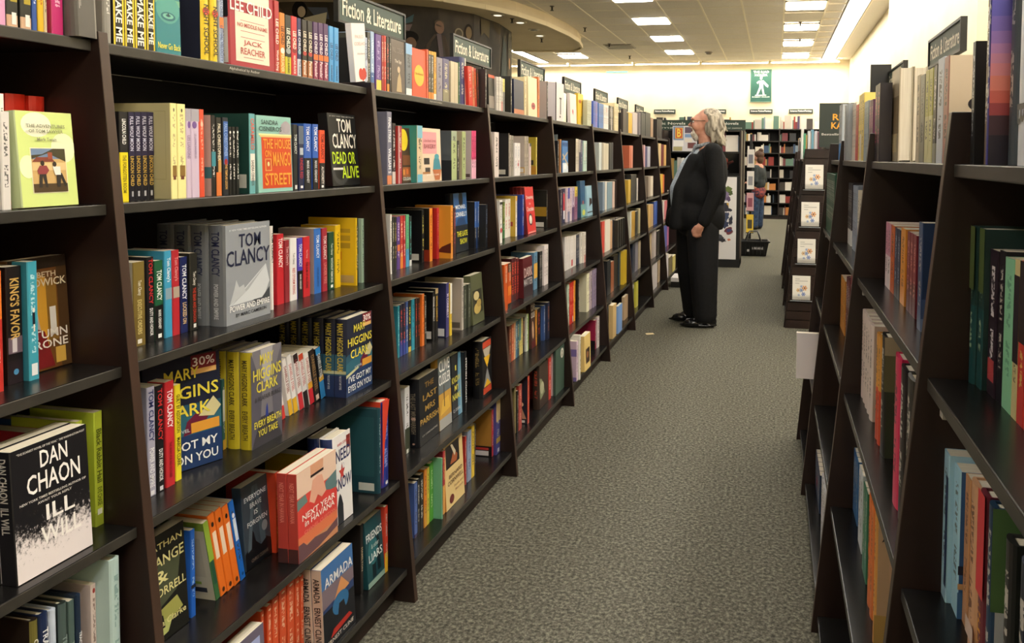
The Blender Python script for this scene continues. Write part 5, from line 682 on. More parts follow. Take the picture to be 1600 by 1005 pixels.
d(k='s',c='c8541c',l=('rust paperback spine',1,'L24'),s=(.0441,.12,.1994),p=(-1.1146,3.1057,.665),r='L',T=[('JUSTIN CRONIN',.04,.4,'f0dcc4')],A=[('r',0,0,1,.12,'1c1414'),('r',0,.8,1,1,'5a3420'),('r',0,.3,1,.5,'e07a2a')]),
d(k='s',c='3a62a8',l=('blue and navy paperback spine',16,'L13'),s=(.0177,.135,.1898),p=(-1.1793,2.8965,.95),r='L',c2='1a2030',band=.45,back='16181e',tc='c8c2b8'),
d(k='s',c='1c1c1c',l=('black paperback spine',22,'L03'),s=(.0131,.135,.1888),p=(-1.19,2.0251,.95),r='L',tc='c8c2b8'),
d(k='s',c='e9e4e2',l=('white and red paperback spine',11,'L04'),s=(.0129,.107,.1162),p=(-1.1896,1.6797,.665),r='L',c2='d23a30',band=.3,tilt=-11,T=[('STEEL',.1,.5,'a04848')]),
d(k='s',c='c6b89c',l=('beige paperback spine',18,'L11'),s=(.0336,.12,.1588),p=(-1.1986,2.7086,1.52),r='L',tc='c6b89c'),
d(k='s',c='c8503c',l=('rust paperback spine',3,'L26'),s=(.0232,.14,.2195),p=(-1.086,3.2958,.104),r='L',back='1f2430',tc='3a3632',BA=[('r',.1,.02,.4,.07,'d8d4d0'),('e',.3,.4,.16,.06,'d8b898'),('p',[(.05,.1),(.2,.1),(.4,.35),(.25,.4)],'b88a70')]),
d(k='s',c='2f55a0',l=('blue paperback spine',3,'L-11'),s=(.008,.135,.2),p=(-1.1886,1.0486,1.52),r='L',tc='dfe4ee'),
d(k='s',c='20242c',l=('dark brown paperback spine',18,'L13'),s=(.0199,.15,.1761),p=(-1.1515,2.9438,.95),r='L',back='1b1d20',tc='8a9ac0'),
d(k='s',c='d03a2c',l=('red paperback spine',22,'L11'),s=(.0395,.107,.1552),p=(-1.1846,2.8491,1.52),r='L',tilt=-5,tc='c8c2b8'),
d(k='s',c='2a8ea8',l=('teal paperback spine',5,'L14'),s=(.0218,.107,.1733),p=(-1.1916,2.3742,.665),r='L',tc='1a5a6c'),
d(k='s',c='c88aa0',l=('pink and white paperback spine',1,'R12'),s=(.0396,.107,.1622),p=(.281,1.994,1.005),r='R',c2='e0d0d4',band=.5,tc='3a3632'),
d(k='s',c='5fae84',l=('green and teal paperback spine',6,'L13'),s=(.0208,.107,.1757),p=(-1.2043,2.3618,.95),r='L',c2='4a96c4',band=.34,tc='2a6a50'),
d(k='s',c='17171a',l=('black paperback spine',0,'L12'),s=(.0138,.135,.2089),p=(-1.174,2.1797,1.235),r='L',tc='c8c2b8'),
d(k='s',c='c6b89c',l=('beige paperback spine',19,'L11'),s=(.033,.12,.1588),p=(-1.1986,2.7432,1.52),r='L',tc='c6b89c'),
d(k='s',c='dcb82e',l=('yellow paperback spine',11,'L16'),s=(.0267,.135,.1989),p=(-1.106,2.6876,.104),r='L',tc='3a3632'),
d(k='s',c='2a2420',l=('dark brown paperback spine',7,'L11'),s=(.0163,.107,.1743),p=(-1.1986,2.2245,1.52),r='L',tc='d8503a',A=[('r',.1,0,.95,.16,'e0882a')]),
d(k='s',c='b83428',l=('red and orange paperback spine',4,'L13'),s=(.0188,.107,.1749),p=(-1.2043,2.3212,.95),r='L',c2='d87a30',band=.3,tc='f0d0b0'),
d(k='s',c='c88aa0',l=('pink and white paperback spine',0,'R12'),s=(.039,.107,.1622),p=(.281,2.034,1.005),r='R',c2='e0d0d4',band=.5,tc='3a3632'),
d(k='s',c='a83c34',l=('rust paperback spine',2,'L26'),s=(.0415,.12,.2016),p=(-1.096,3.2016,.104),r='L',tc='e0a08a'),
d(k='s',c='c8d0d4',l=('pale blue paperback spine',4,'R14'),s=(.0379,.135,.1924),p=(.2224,1.9371,.365),r='R',tc='3a3632'),
d(k='s',c='1e2038',l=('navy and purple paperback spine',1,'L14'),s=(.0182,.107,.1704),p=(-1.1916,2.2927,.665),r='L',c2='2a3a90',band=.3,tc='d04838'),
d(k='s',c='191715',l=('black paperback spine',11,'L14'),s=(.022,.107,.184),p=(-1.1796,2.5316,.665),r='L',T=[('MICHAEL CONNELLY',.15,.65,'d8b04a')],A=[('r',0,.9,1,1,'c8b080')]),
d(k='s',c='9db8a4',l=('mint paperback spine',23,'L03'),s=(.0115,.135,.188),p=(-1.1792,2.0392,.95),r='L',c2='9db8a4',tc='3a3632'),
d(k='s',c='1e2038',l=('navy and purple paperback spine',2,'L14'),s=(.0177,.107,.1718),p=(-1.1916,2.3136,.665),r='L',c2='2a3a90',band=.3,tc='d04838'),
d(k='s',c='1a1818',l=('black paperback spine',12,'L25'),s=(.0609,.107,.1812),p=(-1.1688,3.6925,.367),r='L',tc='c84a3a'),
d(k='s',c='1c1c1c',l=('black paperback spine',4,'L14'),s=(.0183,.107,.1738),p=(-1.1916,2.3516,.665),r='L',c2='c8b048',band=.1,tc='e0d03a'),
d(k='s',c='2a48a0',l=('blue paperback spine',7,'L23'),s=(.0244,.14,.1914),p=(-1.1693,3.4568,.95),r='L',back='253f98',tc='c8c2b8',BA=[('r',.4,.6,.95,.85,'c8ccd8'),('r',.5,.1,.9,.2,'d8dce0')]),
d(k='s',c='4a4438',s=(.0219,.107,.1721),p=(-1.1986,2.5404,1.52),r='L',c2='d8862a',band=.16,tc='c8c2b8',A=[('r',0,.93,1,1,'e0a02c')],x=1),
d(k='s',c='d8c24a',s=(.0167,.135,.1904),p=(-1.106,2.3096,.104),r='L',tc='3a3632',x=1),
d(k='s',c='5a84a4',s=(.0553,.12,.1853),p=(-1.1546,3.5919,.665),r='L',tc='3a3632',A=[('r',0,.3,1,.7,'d8a84a')],x=1),
d(k='s',c='c8d0d4',s=(.0373,.135,.1924),p=(.2224,1.9754,.365),r='R',tc='3a3632',x=1),
d(k='s',c='17181c',s=(.0198,.107,.2265),p=(-1.1188,2.6531,.367),r='L',hard=1,T=[('STEPHEN COONTS',.05,.9,'e8e8e8')],x=1),
d(k='s',c='3a3f36',s=(.0278,.107,.1665),p=(-1.1496,2.7162,.665),r='L',tc='8a9080',x=1),
d(k='s',c='d0b8bc',s=(.0513,.14,.2198),p=(-1.091,3.7127,.104),r='L',tc='5a4a50',x=1),
d(k='s',c='241a1a',s=(.0182,.107,.1724),p=(-1.1916,2.3996,.665),r='L',tc='c8402c',x=1),
d(k='s',c='e2762a',s=(.0178,.107,.181),p=(-1.1846,2.4367,.665),r='L',tc='8a3414',x=1),
d(k='s',c='cdb4c8',s=(.0319,.13,.22),p=(-1.036,3.9793,.104),r='L',back='cdb4c8',tc='3a3632',BA=[('r',0,.62,1,.8,'7a6aa4'),('r',0,0,1,.1,'7a6aa4')],x=1),
d(k='s',c='c43428',s=(.0132,.107,.1754),p=(-1.1986,2.2087,1.52),r='L',tc='f0c8b0',x=1),
d(k='s',c='1d1b1e',s=(.0147,.107,.1807),p=(-1.106,2.2412,.104),r='L',tc='e0dcd8',x=1),
d(k='s',c='42463a',s=(.0264,.107,.1674),p=(-1.1446,2.745,.665),r='L',tc='8a9080',x=1),
d(k='s',c='5a2c4c',s=(.0456,.107,.1784),p=(.2748,2.3489,1.32),r='R',tc='d06a90',x=1),
d(k='s',c='e0c86a',s=(.0493,.135,.2176),p=(.2748,2.5904,1.32),r='R',tc='3a3632',x=1),
d(k='s',c='9a2a2a',s=(.0124,.107,.1731),p=(-1.1986,2.1945,1.52),r='L',tc='e8c8b0',x=1),
d(k='s',c='e8e0d0',s=(.0196,.14,.1889),p=(-1.1793,3.391,.95),r='L',back='b89a30',tc='3a3632',A=[('r',0,.88,1,1,'d8a82c')],BA=[('r',.1,.25,.5,.36,'8a3020')],x=1),
d(k='s',c='a89c8e',s=(.0215,.107,.184),p=(-1.164,3.4712,1.235),r='L',back='b8aca4',tc='3a3632',BA=[('r',0,.05,.5,.2,'c8a060'),('r',.05,.07,.4,.17,'d8d4d0')],x=1),
d(k='s',c='3a5a9c',s=(.0149,.107,.1734),p=(-1.1916,2.334,.665),r='L',tc='e0d8a0',x=1),
d(k='s',c='e2a22c',s=(.0185,.107,.1734),p=(-1.1986,2.5646,1.52),r='L',c2='e8e0d0',band=.14,tc='3a3632',x=1),
d(k='s',c='1c1a1a',s=(.0083,.11,.1896),p=(-1.121,1.9106,.104),r='L',T=[('HAMILTON',.2,.8,'e8e4dc')],x=1),
d(k='s',c='5a2c4c',s=(.045,.107,.1784),p=(.2748,2.3948,1.32),r='R',tc='d06a90',x=1),
d(k='s',c='b02a36',s=(.0144,.107,.1743),p=(-1.2043,2.343,.95),r='L',tc='f0d0d0',x=1),
d(k='s',c='17282c',s=(.0156,.107,.1689),p=(-1.2043,2.3857,.95),r='L',c2='d0d4d4',band=.12,tc='5ac0b8',x=1),
d(k='s',c='1a1b1b',s=(.0254,.107,.1797),p=(-1.1546,3.6856,.665),r='L',back='1c1d1d',tc='c8c2b8',x=1),
d(k='s',c='8a2a2c',s=(.0377,.152,.2672),p=(.2467,2.4406,.685),r='R',hard=1,tc='c8c2b8',x=1),
d(k='s',c='e0c86a',s=(.0487,.135,.2176),p=(.2748,2.6401,1.32),r='R',tc='3a3632',A=[('r',0,0,.9,.4,'e0dcd4')],x=1),
d(k='s',c='e4e0dc',s=(.0305,.107,.1843),p=(-1.1493,3.1005,.95),r='L',tc='4a4a4a',A=[('r',0,.9,1,.96,'1c1c1c'),('e',.5,.3,.4,.06,'b8343a')],x=1),
d(k='s',c='26262a',s=(.0129,.107,.1751),p=(-1.2043,2.2685,.95),r='L',tc='d8d4c0',x=1),
d(k='s',c='1f4a38',s=(.046,.14,.2565),p=(.2364,3.2313,1.005),r='R',front='23503c',hard=1,tc='c8c2b8',x=1),
d(k='s',c='2a2022',s=(.0147,.14,.1558),p=(-1.1566,2.95,1.52),r='L',back='33292a',tc='c8c2b8',x=1),
d(k='s',c='4a2024',s=(.0318,.135,.1973),p=(-1.1546,3.266,.665),r='L',T=[('DARK MATTER',.1,.85,'e0503a')],x=1),
d(k='s',c='d4522a',s=(.0103,.13,.2006),p=(-1.106,1.4786,.104),r='L',tc='f0c0a0',A=[('e',.5,.95,.25,.012,'e8c8a8')],x=1),
d(k='s',c='e0c86a',s=(.0487,.135,.2176),p=(.2748,2.6899,1.32),r='R',tc='3a3632',x=1),
d(k='f',c='cf3a38',s=(.0176,.1296,.2246),p=(-1.1863,3.4826,.95),r='F',lean=5,sp='6a1c20',x=1),
d(k='f',c='cf3a38',s=(.0176,.1296,.2246),p=(-1.2053,3.4826,.95),r='F',lean=5,sp='6a1c20',x=1),
d(k='s',c='d8c8b8',s=(.0176,.107,.1817),p=(-1.1943,2.6163,.95),r='L',tc='b83a30',x=1),
d(k='s',c='8a2a2c',s=(.0371,.152,.2672),p=(.2467,2.4787,.685),r='R',hard=1,tc='c8c2b8',x=1),
d(k='f',c='cf3a38',s=(.0176,.1296,.2246),p=(-1.2243,3.4826,.95),r='F',lean=5,sp='6a1c20',x=1),
d(k='s',c='241a1a',s=(.0151,.107,.1704),p=(-1.1916,2.4206,.665),r='L',tc='c8402c',x=1),
d(k='s',c='e4e0da',s=(.0361,.107,.1758),p=(-1.2043,3.354,.95),r='L',tc='c03a40',x=1),
d(k='s',c='23241f',s=(.0124,.107,.174),p=(-1.2043,2.2837,.95),r='L',tc='d8c060',x=1),
d(k='s',c='2f8a9c',s=(.0128,.107,.1698),p=(-1.1916,2.2773,.665),r='L',tc='a0d8e0',x=1),
d(k='s',c='4a4438',s=(.0161,.107,.1716),p=(-1.1986,2.5221,1.52),r='L',c2='d8862a',band=.16,tc='c8c2b8',A=[('r',0,.93,1,1,'e0a02c')],x=1),
d(k='s',c='1f4a38',s=(.0454,.14,.2565),p=(.2364,3.2776,1.005),r='R',front='23503c',hard=1,tc='c8c2b8',x=1),
d(k='s',c='4a2024',s=(.0312,.135,.1973),p=(-1.1546,3.2989,.665),r='L',T=[('DARK MATTER',.1,.85,'e0503a')],x=1),
d(k='s',c='d8c8a8',s=(.0048,.107,.155),p=(-1.1886,1.0694,1.52),r='L',tc='3a3632',x=1),
d(k='s',c='e0dcd6',s=(.0343,.107,.1742),p=(-1.2043,3.3172,.95),r='L',tc='c03a40',x=1),
d(k='s',c='8a2a2c',s=(.0371,.152,.2672),p=(.2467,2.5168,.685),r='R',hard=1,tc='c8c2b8',A=[('r',0,0,1,.4,'b8b0b0')],x=1),
d(k='s',c='d23a74',s=(.0206,.135,.1874),p=(-1.158,2.8361,1.235),r='L',c2='e0a8c0',band=.4,tc='3a3632',x=1),
d(k='s',c='c83a34',s=(.0388,.13,.2113),p=(-1.091,3.6445,.104),r='L',tc='f0c8c0',x=1),
d(k='s',c='5a2428',s=(.032,.135,.191),p=(-1.1546,3.3337,.665),r='L',T=[('DARK MATTER',.1,.85,'e0503a')],x=1),
d(k='s',c='e4e0dc',s=(.01,.1,.1878),p=(-1.1793,2.2078,.95),r='L',tc='3a3632',x=1),
d(k='s',c='1f4a38',s=(.0454,.14,.2565),p=(.2364,3.324,1.005),r='R',front='23503c',hard=1,tc='c8c2b8',x=1),
d(k='s',c='e0c030',s=(.0158,.135,.1928),p=(-1.1546,2.6019,.665),r='L',tc='5a5a60',A=[('r',0,.42,1,1,'e4e0d4')],x=1),
d(k='s',c='3a6a9c',s=(.0347,.107,.1703),p=(.2268,2.0783,.365),r='R',tc='c8c2b8',x=1),
d(k='s',c='5a2428',s=(.0314,.135,.191),p=(-1.185,3.3667,.665),r='L',T=[('DARK MATTER',.1,.85,'e0503a')],x=1),
d(k='s',c='e0dcdc',s=(.0403,.107,.1494),p=(-1.158,3.3489,1.235),r='L',tc='9aa0b0',A=[('e',.3,.34,.2,.06,'b0303c'),('e',.4,.44,.14,.04,'c89090')],x=1),
d(k='s',c='16151a',s=(.0168,.14,.1655),p=(-1.1786,3.3162,1.52),r='L',back='242326',tc='c8c2b8',x=1),
d(k='s',c='4a2a2c',s=(.0182,.107,.1774),p=(-1.1893,2.7137,.95),r='L',tc='c8606a',x=1),
d(k='s',c='8a2a2c',s=(.0371,.152,.2672),p=(.2467,2.5549,.685),r='R',hard=1,tc='c8c2b8',x=1),
d(k='s',c='dcd8bc',s=(.0307,.15,.235),p=(-1.1188,4.5485,.367),r='L',back='c8c4ac',hard=1,tc='3a3632',x=1),
d(k='s',c='1f4a38',s=(.0454,.14,.2565),p=(.2364,3.3703,1.005),r='R',front='23503c',hard=1,tc='c8c2b8',x=1),
d(k='s',c='cf5a3a',s=(.0141,.107,.1742),p=(-1.1986,2.5058,1.52),r='L',tc='3a3632',x=1),
d(k='s',c='8a96a8',s=(.0458,.13,.2272),p=(.276,2.7538,1.005),r='R',hard=1,tc='3a3632',x=1),
d(k='s',c='141414',s=(.014,.107,.1718),p=(-1.1846,2.4566,.665),r='L',tc='d0ccc4',x=1),
d(k='s',c='7ab894',s=(.0054,.14,.2084),p=(-1.076,2.3575,.104),r='L',back='6fae8a',tc='3a3632',BA=[('r',.5,.27,.9,.37,'7a1f30'),('r',.5,.06,.85,.19,'e0e4dc')],x=1),
d(k='s',c='241e1c',s=(.0099,.107,.1765),p=(-1.1986,2.2434,1.52),r='L',tc='c8c2b8',x=1),
d(k='s',c='dcd2d4',s=(.0392,.15,.205),p=(-1.1446,3.7616,.665),r='L',tc='3a3632',x=1),
d(k='s',c='c8beb0',s=(.0318,.14,.1956),p=(-1.164,4.424,1.235),r='L',back='2a221c',tc='3a3632',BA=[('r',.5,.02,.9,.15,'d0c8c0')],x=1),
d(k='s',c='dcd8bc',s=(.0301,.15,.235),p=(-1.1188,4.5803,.367),r='L',back='c8c4ac',hard=1,tc='3a3632',x=1),
d(k='s',c='6a3a2c',s=(.0313,.107,.1734),p=(-1.1888,3.333,.367),r='L',tc='e08a50',x=1),
d(k='s',c='1f4a38',s=(.0454,.14,.2565),p=(.2364,3.4167,1.005),r='R',front='23503c',hard=1,tc='c8c2b8',x=1),
d(k='s',c='3a6a9c',s=(.0341,.107,.1703),p=(.2268,2.1134,.365),r='R',tc='c8c2b8',x=1),
d(k='s',c='1b2048',s=(.0532,.135,.1932),p=(-1.1693,4.1545,.95),r='L',tc='c8c2b8',A=[('r',.2,.35,.9,.85,'b8303c'),('r',.3,.1,.9,.35,'e0e0e4')],x=1),
d(k='s',c='c42e24',s=(.0448,.152,.2389),p=(-1.1288,4.1836,.367),r='L',hard=1,tc='e88a70',x=1),
d(k='s',c='8a8478',s=(.0288,.107,.1819),p=(-1.164,3.2844,1.235),r='L',tc='3a3632',x=1),
d(k='s',c='a898a4',s=(.0596,.152,.2383),p=(-1.1188,4.6277,.367),r='L',hard=1,tc='3a3632',x=1),
d(k='s',c='a0958a',s=(.0335,.107,.1847),p=(-1.164,3.4952,1.235),r='L',tc='3a3632',x=1),
d(k='s',c='8a9aa4',s=(.0365,.107,.1838),p=(.2748,2.4527,1.32),r='R',tc='3a4048',x=1),
d(k='s',c='c8beb0',s=(.0312,.14,.1956),p=(-1.164,4.4568,1.235),r='L',back='2a221c',tc='3a3632',BA=[('r',.5,.02,.9,.15,'d0c8c0')],x=1),
d(k='s',c='8a96a8',s=(.0452,.13,.2272),p=(.276,2.8,1.005),r='R',hard=1,tc='3a3632',x=1),
d(k='s',c='1f4a38',s=(.0454,.14,.2565),p=(.2364,3.4631,1.005),r='R',front='23503c',hard=1,tc='c8c2b8',x=1),
d(k='s',c='b85a34',s=(.0307,.107,.1722),p=(-1.1888,3.3672,.367),r='L',tc='f0c0a0',x=1),
d(k='s',c='c42e24',s=(.0442,.152,.2389),p=(-1.1288,4.2294,.367),r='L',hard=1,tc='e88a70',A=[('r',.1,.03,.4,.17,'e8dcd8')],x=1),
d(k='s',c='3a6a9c',s=(.0341,.107,.1703),p=(.2268,2.1485,.365),r='R',tc='c8c2b8',x=1),
d(k='s',c='d0b84a',s=(.0598,.135,.1939),p=(-1.1643,4.4081,.95),r='L',c2='8a5a7a',band=.7,tc='3a3632',x=1),
d(k='s',c='d0d0d4',s=(.0431,.13,.2414),p=(.1686,2.2994,.05),r='R',hard=1,tc='3a3632',x=1),
d(k='s',c='8a7c50',s=(.0225,.11,.2066),p=(-1.101,3.1562,.104),r='L',tc='3a3632',x=1),
d(k='s',c='c87a5a',s=(.0212,.107,.1565),p=(-1.1846,2.8896,1.52),r='L',tilt=-5,tc='3a3632',x=1),
d(k='s',c='1f4a38',s=(.0454,.14,.2565),p=(.2364,3.5094,1.005),r='R',front='23503c',hard=1,tc='c8c2b8',x=1),
d(k='s',c='8a96a8',s=(.0452,.13,.2272),p=(.276,2.8462,1.005),r='R',hard=1,tc='3a3632',x=1),
d(k='s',c='e0dcdc',s=(.0336,.107,.1494),p=(-1.158,3.3142,1.235),r='L',tc='9aa0b0',x=1),
d(k='s',c='8a9aa4',s=(.0359,.107,.1838),p=(.2748,2.4897,1.32),r='R',tc='3a4048',x=1),
d(k='s',c='1e1c1a',s=(.0189,.15,.1969),p=(-1.1725,3.8588,.95),r='L',back='1c1a16',tc='c8c2b8',BA=[('r',.1,.02,.85,.14,'d8d4cc'),('r',0,.3,1,.55,'a07c24')],x=1),
d(k='s',c='3a62a8',s=(.018,.135,.1882),p=(-1.1793,2.9248,.95),r='L',c2='1a2030',band=.45,tc='c8c2b8',x=1),
d(k='s',c='23211f',s=(.0184,.107,.1448),p=(-1.158,2.6736,1.235),r='L',tc='c8c2b8',x=1),
d(k='s',c='b8a4c0',s=(.0546,.135,.1928),p=(-1.1643,4.3475,.95),r='L',c2='5a3a6a',band=.4,tc='3a3632',x=1),
d(k='s',c='1f4a38',s=(.0454,.14,.2565),p=(.2364,3.5558,1.005),r='R',front='23503c',hard=1,tc='c8c2b8',x=1),
d(k='s',c='5a1c24',s=(.0399,.152,.2328),p=(.2517,2.6765,.685),r='R',hard=1,tc='c8c2b8',x=1),
d(k='s',c='d0d0d4',s=(.0425,.13,.2414),p=(.1686,2.3429,.05),r='R',hard=1,tc='3a3632',x=1),
d(k='s',c='8a9aa4',s=(.0359,.107,.1838),p=(.2748,2.5266,1.32),r='R',tc='3a4048',x=1),
d(k='s',c='1b181a',s=(.018,.14,.1958),p=(-1.1738,3.8597,1.52),r='L',back='aaa29c',tc='c8c2b8',x=1),
d(k='s',c='b83a30',s=(.0203,.107,.1541),p=(-1.1846,2.9117,1.52),r='L',tilt=-5,tc='d8a040',x=1),
d(k='s',c='2a3048',s=(.0356,.135,.1947),p=(-1.1492,3.8104,.367),r='L',tc='c87a4a',x=1),
d(k='s',c='c8302c',s=(.0163,.107,.1469),p=(-1.2043,2.6422,.95),r='L',tc='f0c0a0',x=1),
d(k='s',c='1f4a38',s=(.0454,.14,.2565),p=(.2364,3.6021,1.005),r='R',front='23503c',hard=1,tc='c8c2b8',x=1),
d(k='s',c='dcd6d6',s=(.0527,.135,.1886),p=(-1.1746,4.3618,.665),r='L',tc='b8b4b8',A=[('r',.2,.05,.8,.25,'b8303c')],x=1),
d(k='s',c='2c2a30',s=(.0456,.152,.2302),p=(.2776,2.9464,1.005),r='R',c2='d0d0d0',band=.25,hard=1,tc='c8c2b8',x=1),
d(k='s',c='b4c4b4',s=(.0373,.152,.2371),p=(-1.1288,4.139,.367),r='L',hard=1,tc='3a3632',x=1),
d(k='s',c='5a1c24',s=(.0393,.152,.2328),p=(.2517,2.7168,.685),r='R',hard=1,tc='c8c2b8',x=1),
d(k='s',c='d0d0d4',s=(.0425,.13,.2414),p=(.1686,2.3865,.05),r='R',hard=1,tc='3a3632',x=1),
d(k='s',c='d0d4c8',s=(.0296,.107,.1825),p=(-1.1788,3.5544,.367),r='L',tc='3a3632',A=[('r',.7,0,1,1,'7aa838')],x=1),
d(k='s',c='1f4a38',s=(.0454,.14,.2565),p=(.2364,3.6485,1.005),r='R',front='23503c',hard=1,tc='c8c2b8',x=1),
d(k='s',c='6a625c',s=(.0106,.15,.1908),p=(-1.164,3.2502,1.235),r='L',back='171719',tc='c8c2b8',BA=[('r',.1,.04,.6,.15,'c8c4b8')],x=1),
d(k='s',c='cdbcc4',s=(.0455,.12,.1946),p=(-1.1593,4.2294,.95),r='L',tc='a06a6a',A=[('r',0,.68,1,1,'4a4a9c'),('r',0,0,1,.3,'6a6a8c')],x=1),
d(k='s',c='2c2a30',s=(.045,.152,.2302),p=(.2776,2.9925,1.005),r='R',c2='d0d0d0',band=.25,hard=1,tc='c8c2b8',x=1),
d(k='s',c='5a1c24',s=(.0393,.152,.2328),p=(.2517,2.7571,.685),r='R',hard=1,tc='c8c2b8',x=1),
d(k='s',c='cdbcc4',s=(.0455,.12,.1946),p=(-1.1593,4.2759,.95),r='L',tc='a06a6a',x=1),
d(k='s',c='d0d0d4',s=(.0425,.13,.2414),p=(.1686,2.43,.05),r='R',hard=1,tc='3a3632',x=1),
d(k='s',c='d6c69c',s=(.0265,.107,.1835),p=(-1.1806,3.5174,1.52),r='L',tc='3a3632',x=1),
d(k='s',c='8a7c98',s=(.0485,.15,.2407),p=(-1.1138,4.6885,.367),r='L',hard=1,tc='2a2434',x=1),
d(k='s',c='c86a30',s=(.0275,.135,.2047),p=(-1.1786,3.7209,1.52),r='L',tc='3a3632',x=1),
d(k='s',c='2c2a30',s=(.045,.152,.2302),p=(.2776,3.0385,1.005),r='R',c2='d0d0d0',band=.25,hard=1,tc='c8c2b8',x=1),
d(k='s',c='d8ccc0',s=(.0396,.135,.2038),p=(.2748,2.8219,1.32),r='R',tc='3a3632',x=1),
d(k='s',c='c8504a',s=(.0385,.135,.1916),p=(.2748,2.7424,1.32),r='R',tc='3a3632',x=1),
d(k='s',c='d8c868',s=(.0145,.14,.1839),p=(-1.164,3.6504,1.235),r='L',back='a8962e',tc='3a3632',BA=[('r',.1,.25,.4,.38,'2a2418'),('r',0,0,1,.22,'b8842a')],x=1),
d(k='s',c='cfc9c8',s=(.0409,.135,.1976),p=(-1.1746,4.2266,.665),r='L',tc='b8b4b8',x=1),
d(k='s',c='8a7c98',s=(.0479,.15,.2407),p=(-1.1138,4.738,.367),r='L',hard=1,tc='2a2434',x=1),
d(k='s',c='d0d0d4',s=(.0425,.13,.2414),p=(.1686,2.4735,.05),r='R',hard=1,tc='3a3632',x=1),
d(k='s',c='dcd2d4',s=(.0278,.15,.205),p=(-1.1446,3.7328,.665),r='L',tc='3a3632',x=1),
d(k='s',c='8a2040',s=(.0293,.15,.188),p=(-1.096,4.6714,.104),r='L',back='a02448',tc='c8c2b8',BA=[('r',0,0,1,.3,'1c1418'),('r',.4,.03,.9,.14,'d8d4d4')],x=1),
d(k='s',c='d4c8cc',s=(.0559,.15,.1983),p=(-1.091,4.7121,.104),r='L',tc='3a3632',x=1),
d(k='s',c='5a6a2c',s=(.0227,.107,.1659),p=(-1.2043,3.2911,.95),r='L',c2='2a6a3c',band=.4,tc='d8d890',x=1),
d(k='s',c='d4cfce',s=(.0425,.135,.192),p=(-1.1746,4.3135,.665),r='L',tc='b8b4b8',x=1),
d(k='s',c='d8ccc0',s=(.039,.135,.2038),p=(.2748,2.8619,1.32),r='R',tc='3a3632',x=1),
d(k='s',c='c8504a',s=(.0379,.135,.1916),p=(.2748,2.7813,1.32),r='R',tc='3a3632',x=1),
d(k='s',c='d0d0d4',s=(.0425,.13,.2414),p=(.1686,2.5171,.05),r='R',hard=1,tc='3a3632',x=1),
d(k='s',c='d8ccc0',s=(.039,.135,.2038),p=(.2748,2.9019,1.32),r='R',tc='3a3632',x=1),
d(k='s',c='c8b8a4',s=(.0399,.135,.2094),p=(-1.1488,4.4009,.367),r='L',tc='3a3632',x=1),
d(k='s',c='b8342c',s=(.0111,.107,.1824),p=(-1.106,2.6249,.104),r='L',tc='c8c2b8',x=1),
d(k='s',c='d8d2d2',s=(.0382,.135,.1953),p=(-1.1746,4.2713,.665),r='L',tc='b8b4b8',x=1),
d(k='s',c='5a8a88',s=(.0233,.107,.1762),p=(-1.1888,3.479,.367),r='L',c2='c8b868',band=.4,tc='3a3632',x=1),
d(k='s',c='b8b8b0',s=(.0317,.107,.1715),p=(-1.1757,3.847,.367),r='L',tc='3a4a7a',x=1),
d(k='s',c='2a2426',s=(.0403,.135,.2139),p=(.2726,2.9976,1.32),r='R',tc='c8c2b8',x=1),
d(k='s',c='4a7a94',s=(.0226,.107,.1723),p=(-1.1888,3.4261,.367),r='L',tc='d8e0e0',x=1),
d(k='s',c='d0d0d4',s=(.0425,.13,.2414),p=(.1686,2.5606,.05),r='R',hard=1,tc='3a3632',x=1),
d(k='s',c='2a4a5c',s=(.023,.107,.1733),p=(-1.1888,3.4517,.367),r='L',tc='d8d080',x=1),
d(k='s',c='2d5a3a',s=(.0127,.107,.1636),p=(-1.1986,2.7808,1.52),r='L',tc='c8c2b8',x=1),
d(k='s',c='cdb4c8',s=(.005,.13,.22),p=(-1.036,4.0384,.104),r='L',back='cdb4c8',tc='3a3632',A=[('r',0,0,1,.1,'7a6aa4'),('r',0,.62,1,.8,'7a6aa4'),('r',0,.8,1,1,'6a6c70'),('r',0,.32,1,.42,'2a2630')],BA=[('r',0,.62,1,.8,'7a6aa4'),('r',0,0,1,.1,'7a6aa4')],x=1),
d(k='s',c='8a9aa8',s=(.0297,.107,.1688),p=(-1.1788,3.7543,.367),r='L',tc='e0e4e8',x=1),
d(k='s',c='c88a3c',s=(.0427,.135,.1983),p=(.2567,2.8882,.685),r='R',tc='3a3632',x=1),
d(k='s',c='4a3a30',s=(.016,.107,.1509),p=(-1.1816,2.933,1.52),r='L',tilt=-5,tc='c83a34',x=1),
d(k='s',c='a9a097',s=(.0181,.107,.1828),p=(-1.164,3.2631,1.235),r='L',tc='3a3632',x=1),
d(k='s',c='d8a880',s=(.0211,.107,.1732),p=(-1.1888,3.402,.367),r='L',tc='3a4a6a',x=1),
d(k='s',c='1c1a1a',s=(.0103,.135,.1978),p=(-1.106,2.7161,.104),r='L',tc='c8c2b8',x=1),
d(k='s',c='d8cf6a',s=(.0208,.107,.1446),p=(-1.1806,3.2234,1.52),r='L',c2='6a6a6a',band=.6,tc='3a3632',x=1),
d(k='s',c='c8b46a',s=(.0223,.107,.1729),p=(-1.1888,3.5054,.367),r='L',tc='3a3632',x=1),
d(k='s',c='c88a3c',s=(.0421,.135,.1983),p=(.2567,2.9313,.685),r='R',tc='3a3632',x=1),
d(k='s',c='3a3440',s=(.0324,.135,.1903),p=(-1.1693,4.1152,.95),r='L',tc='c8c2b8',x=1),
d(k='s',c='d8d4cc',s=(.0253,.12,.2462),p=(-1.026,4.0122,.104),r='L',hard=1,tc='3a3632',x=1),
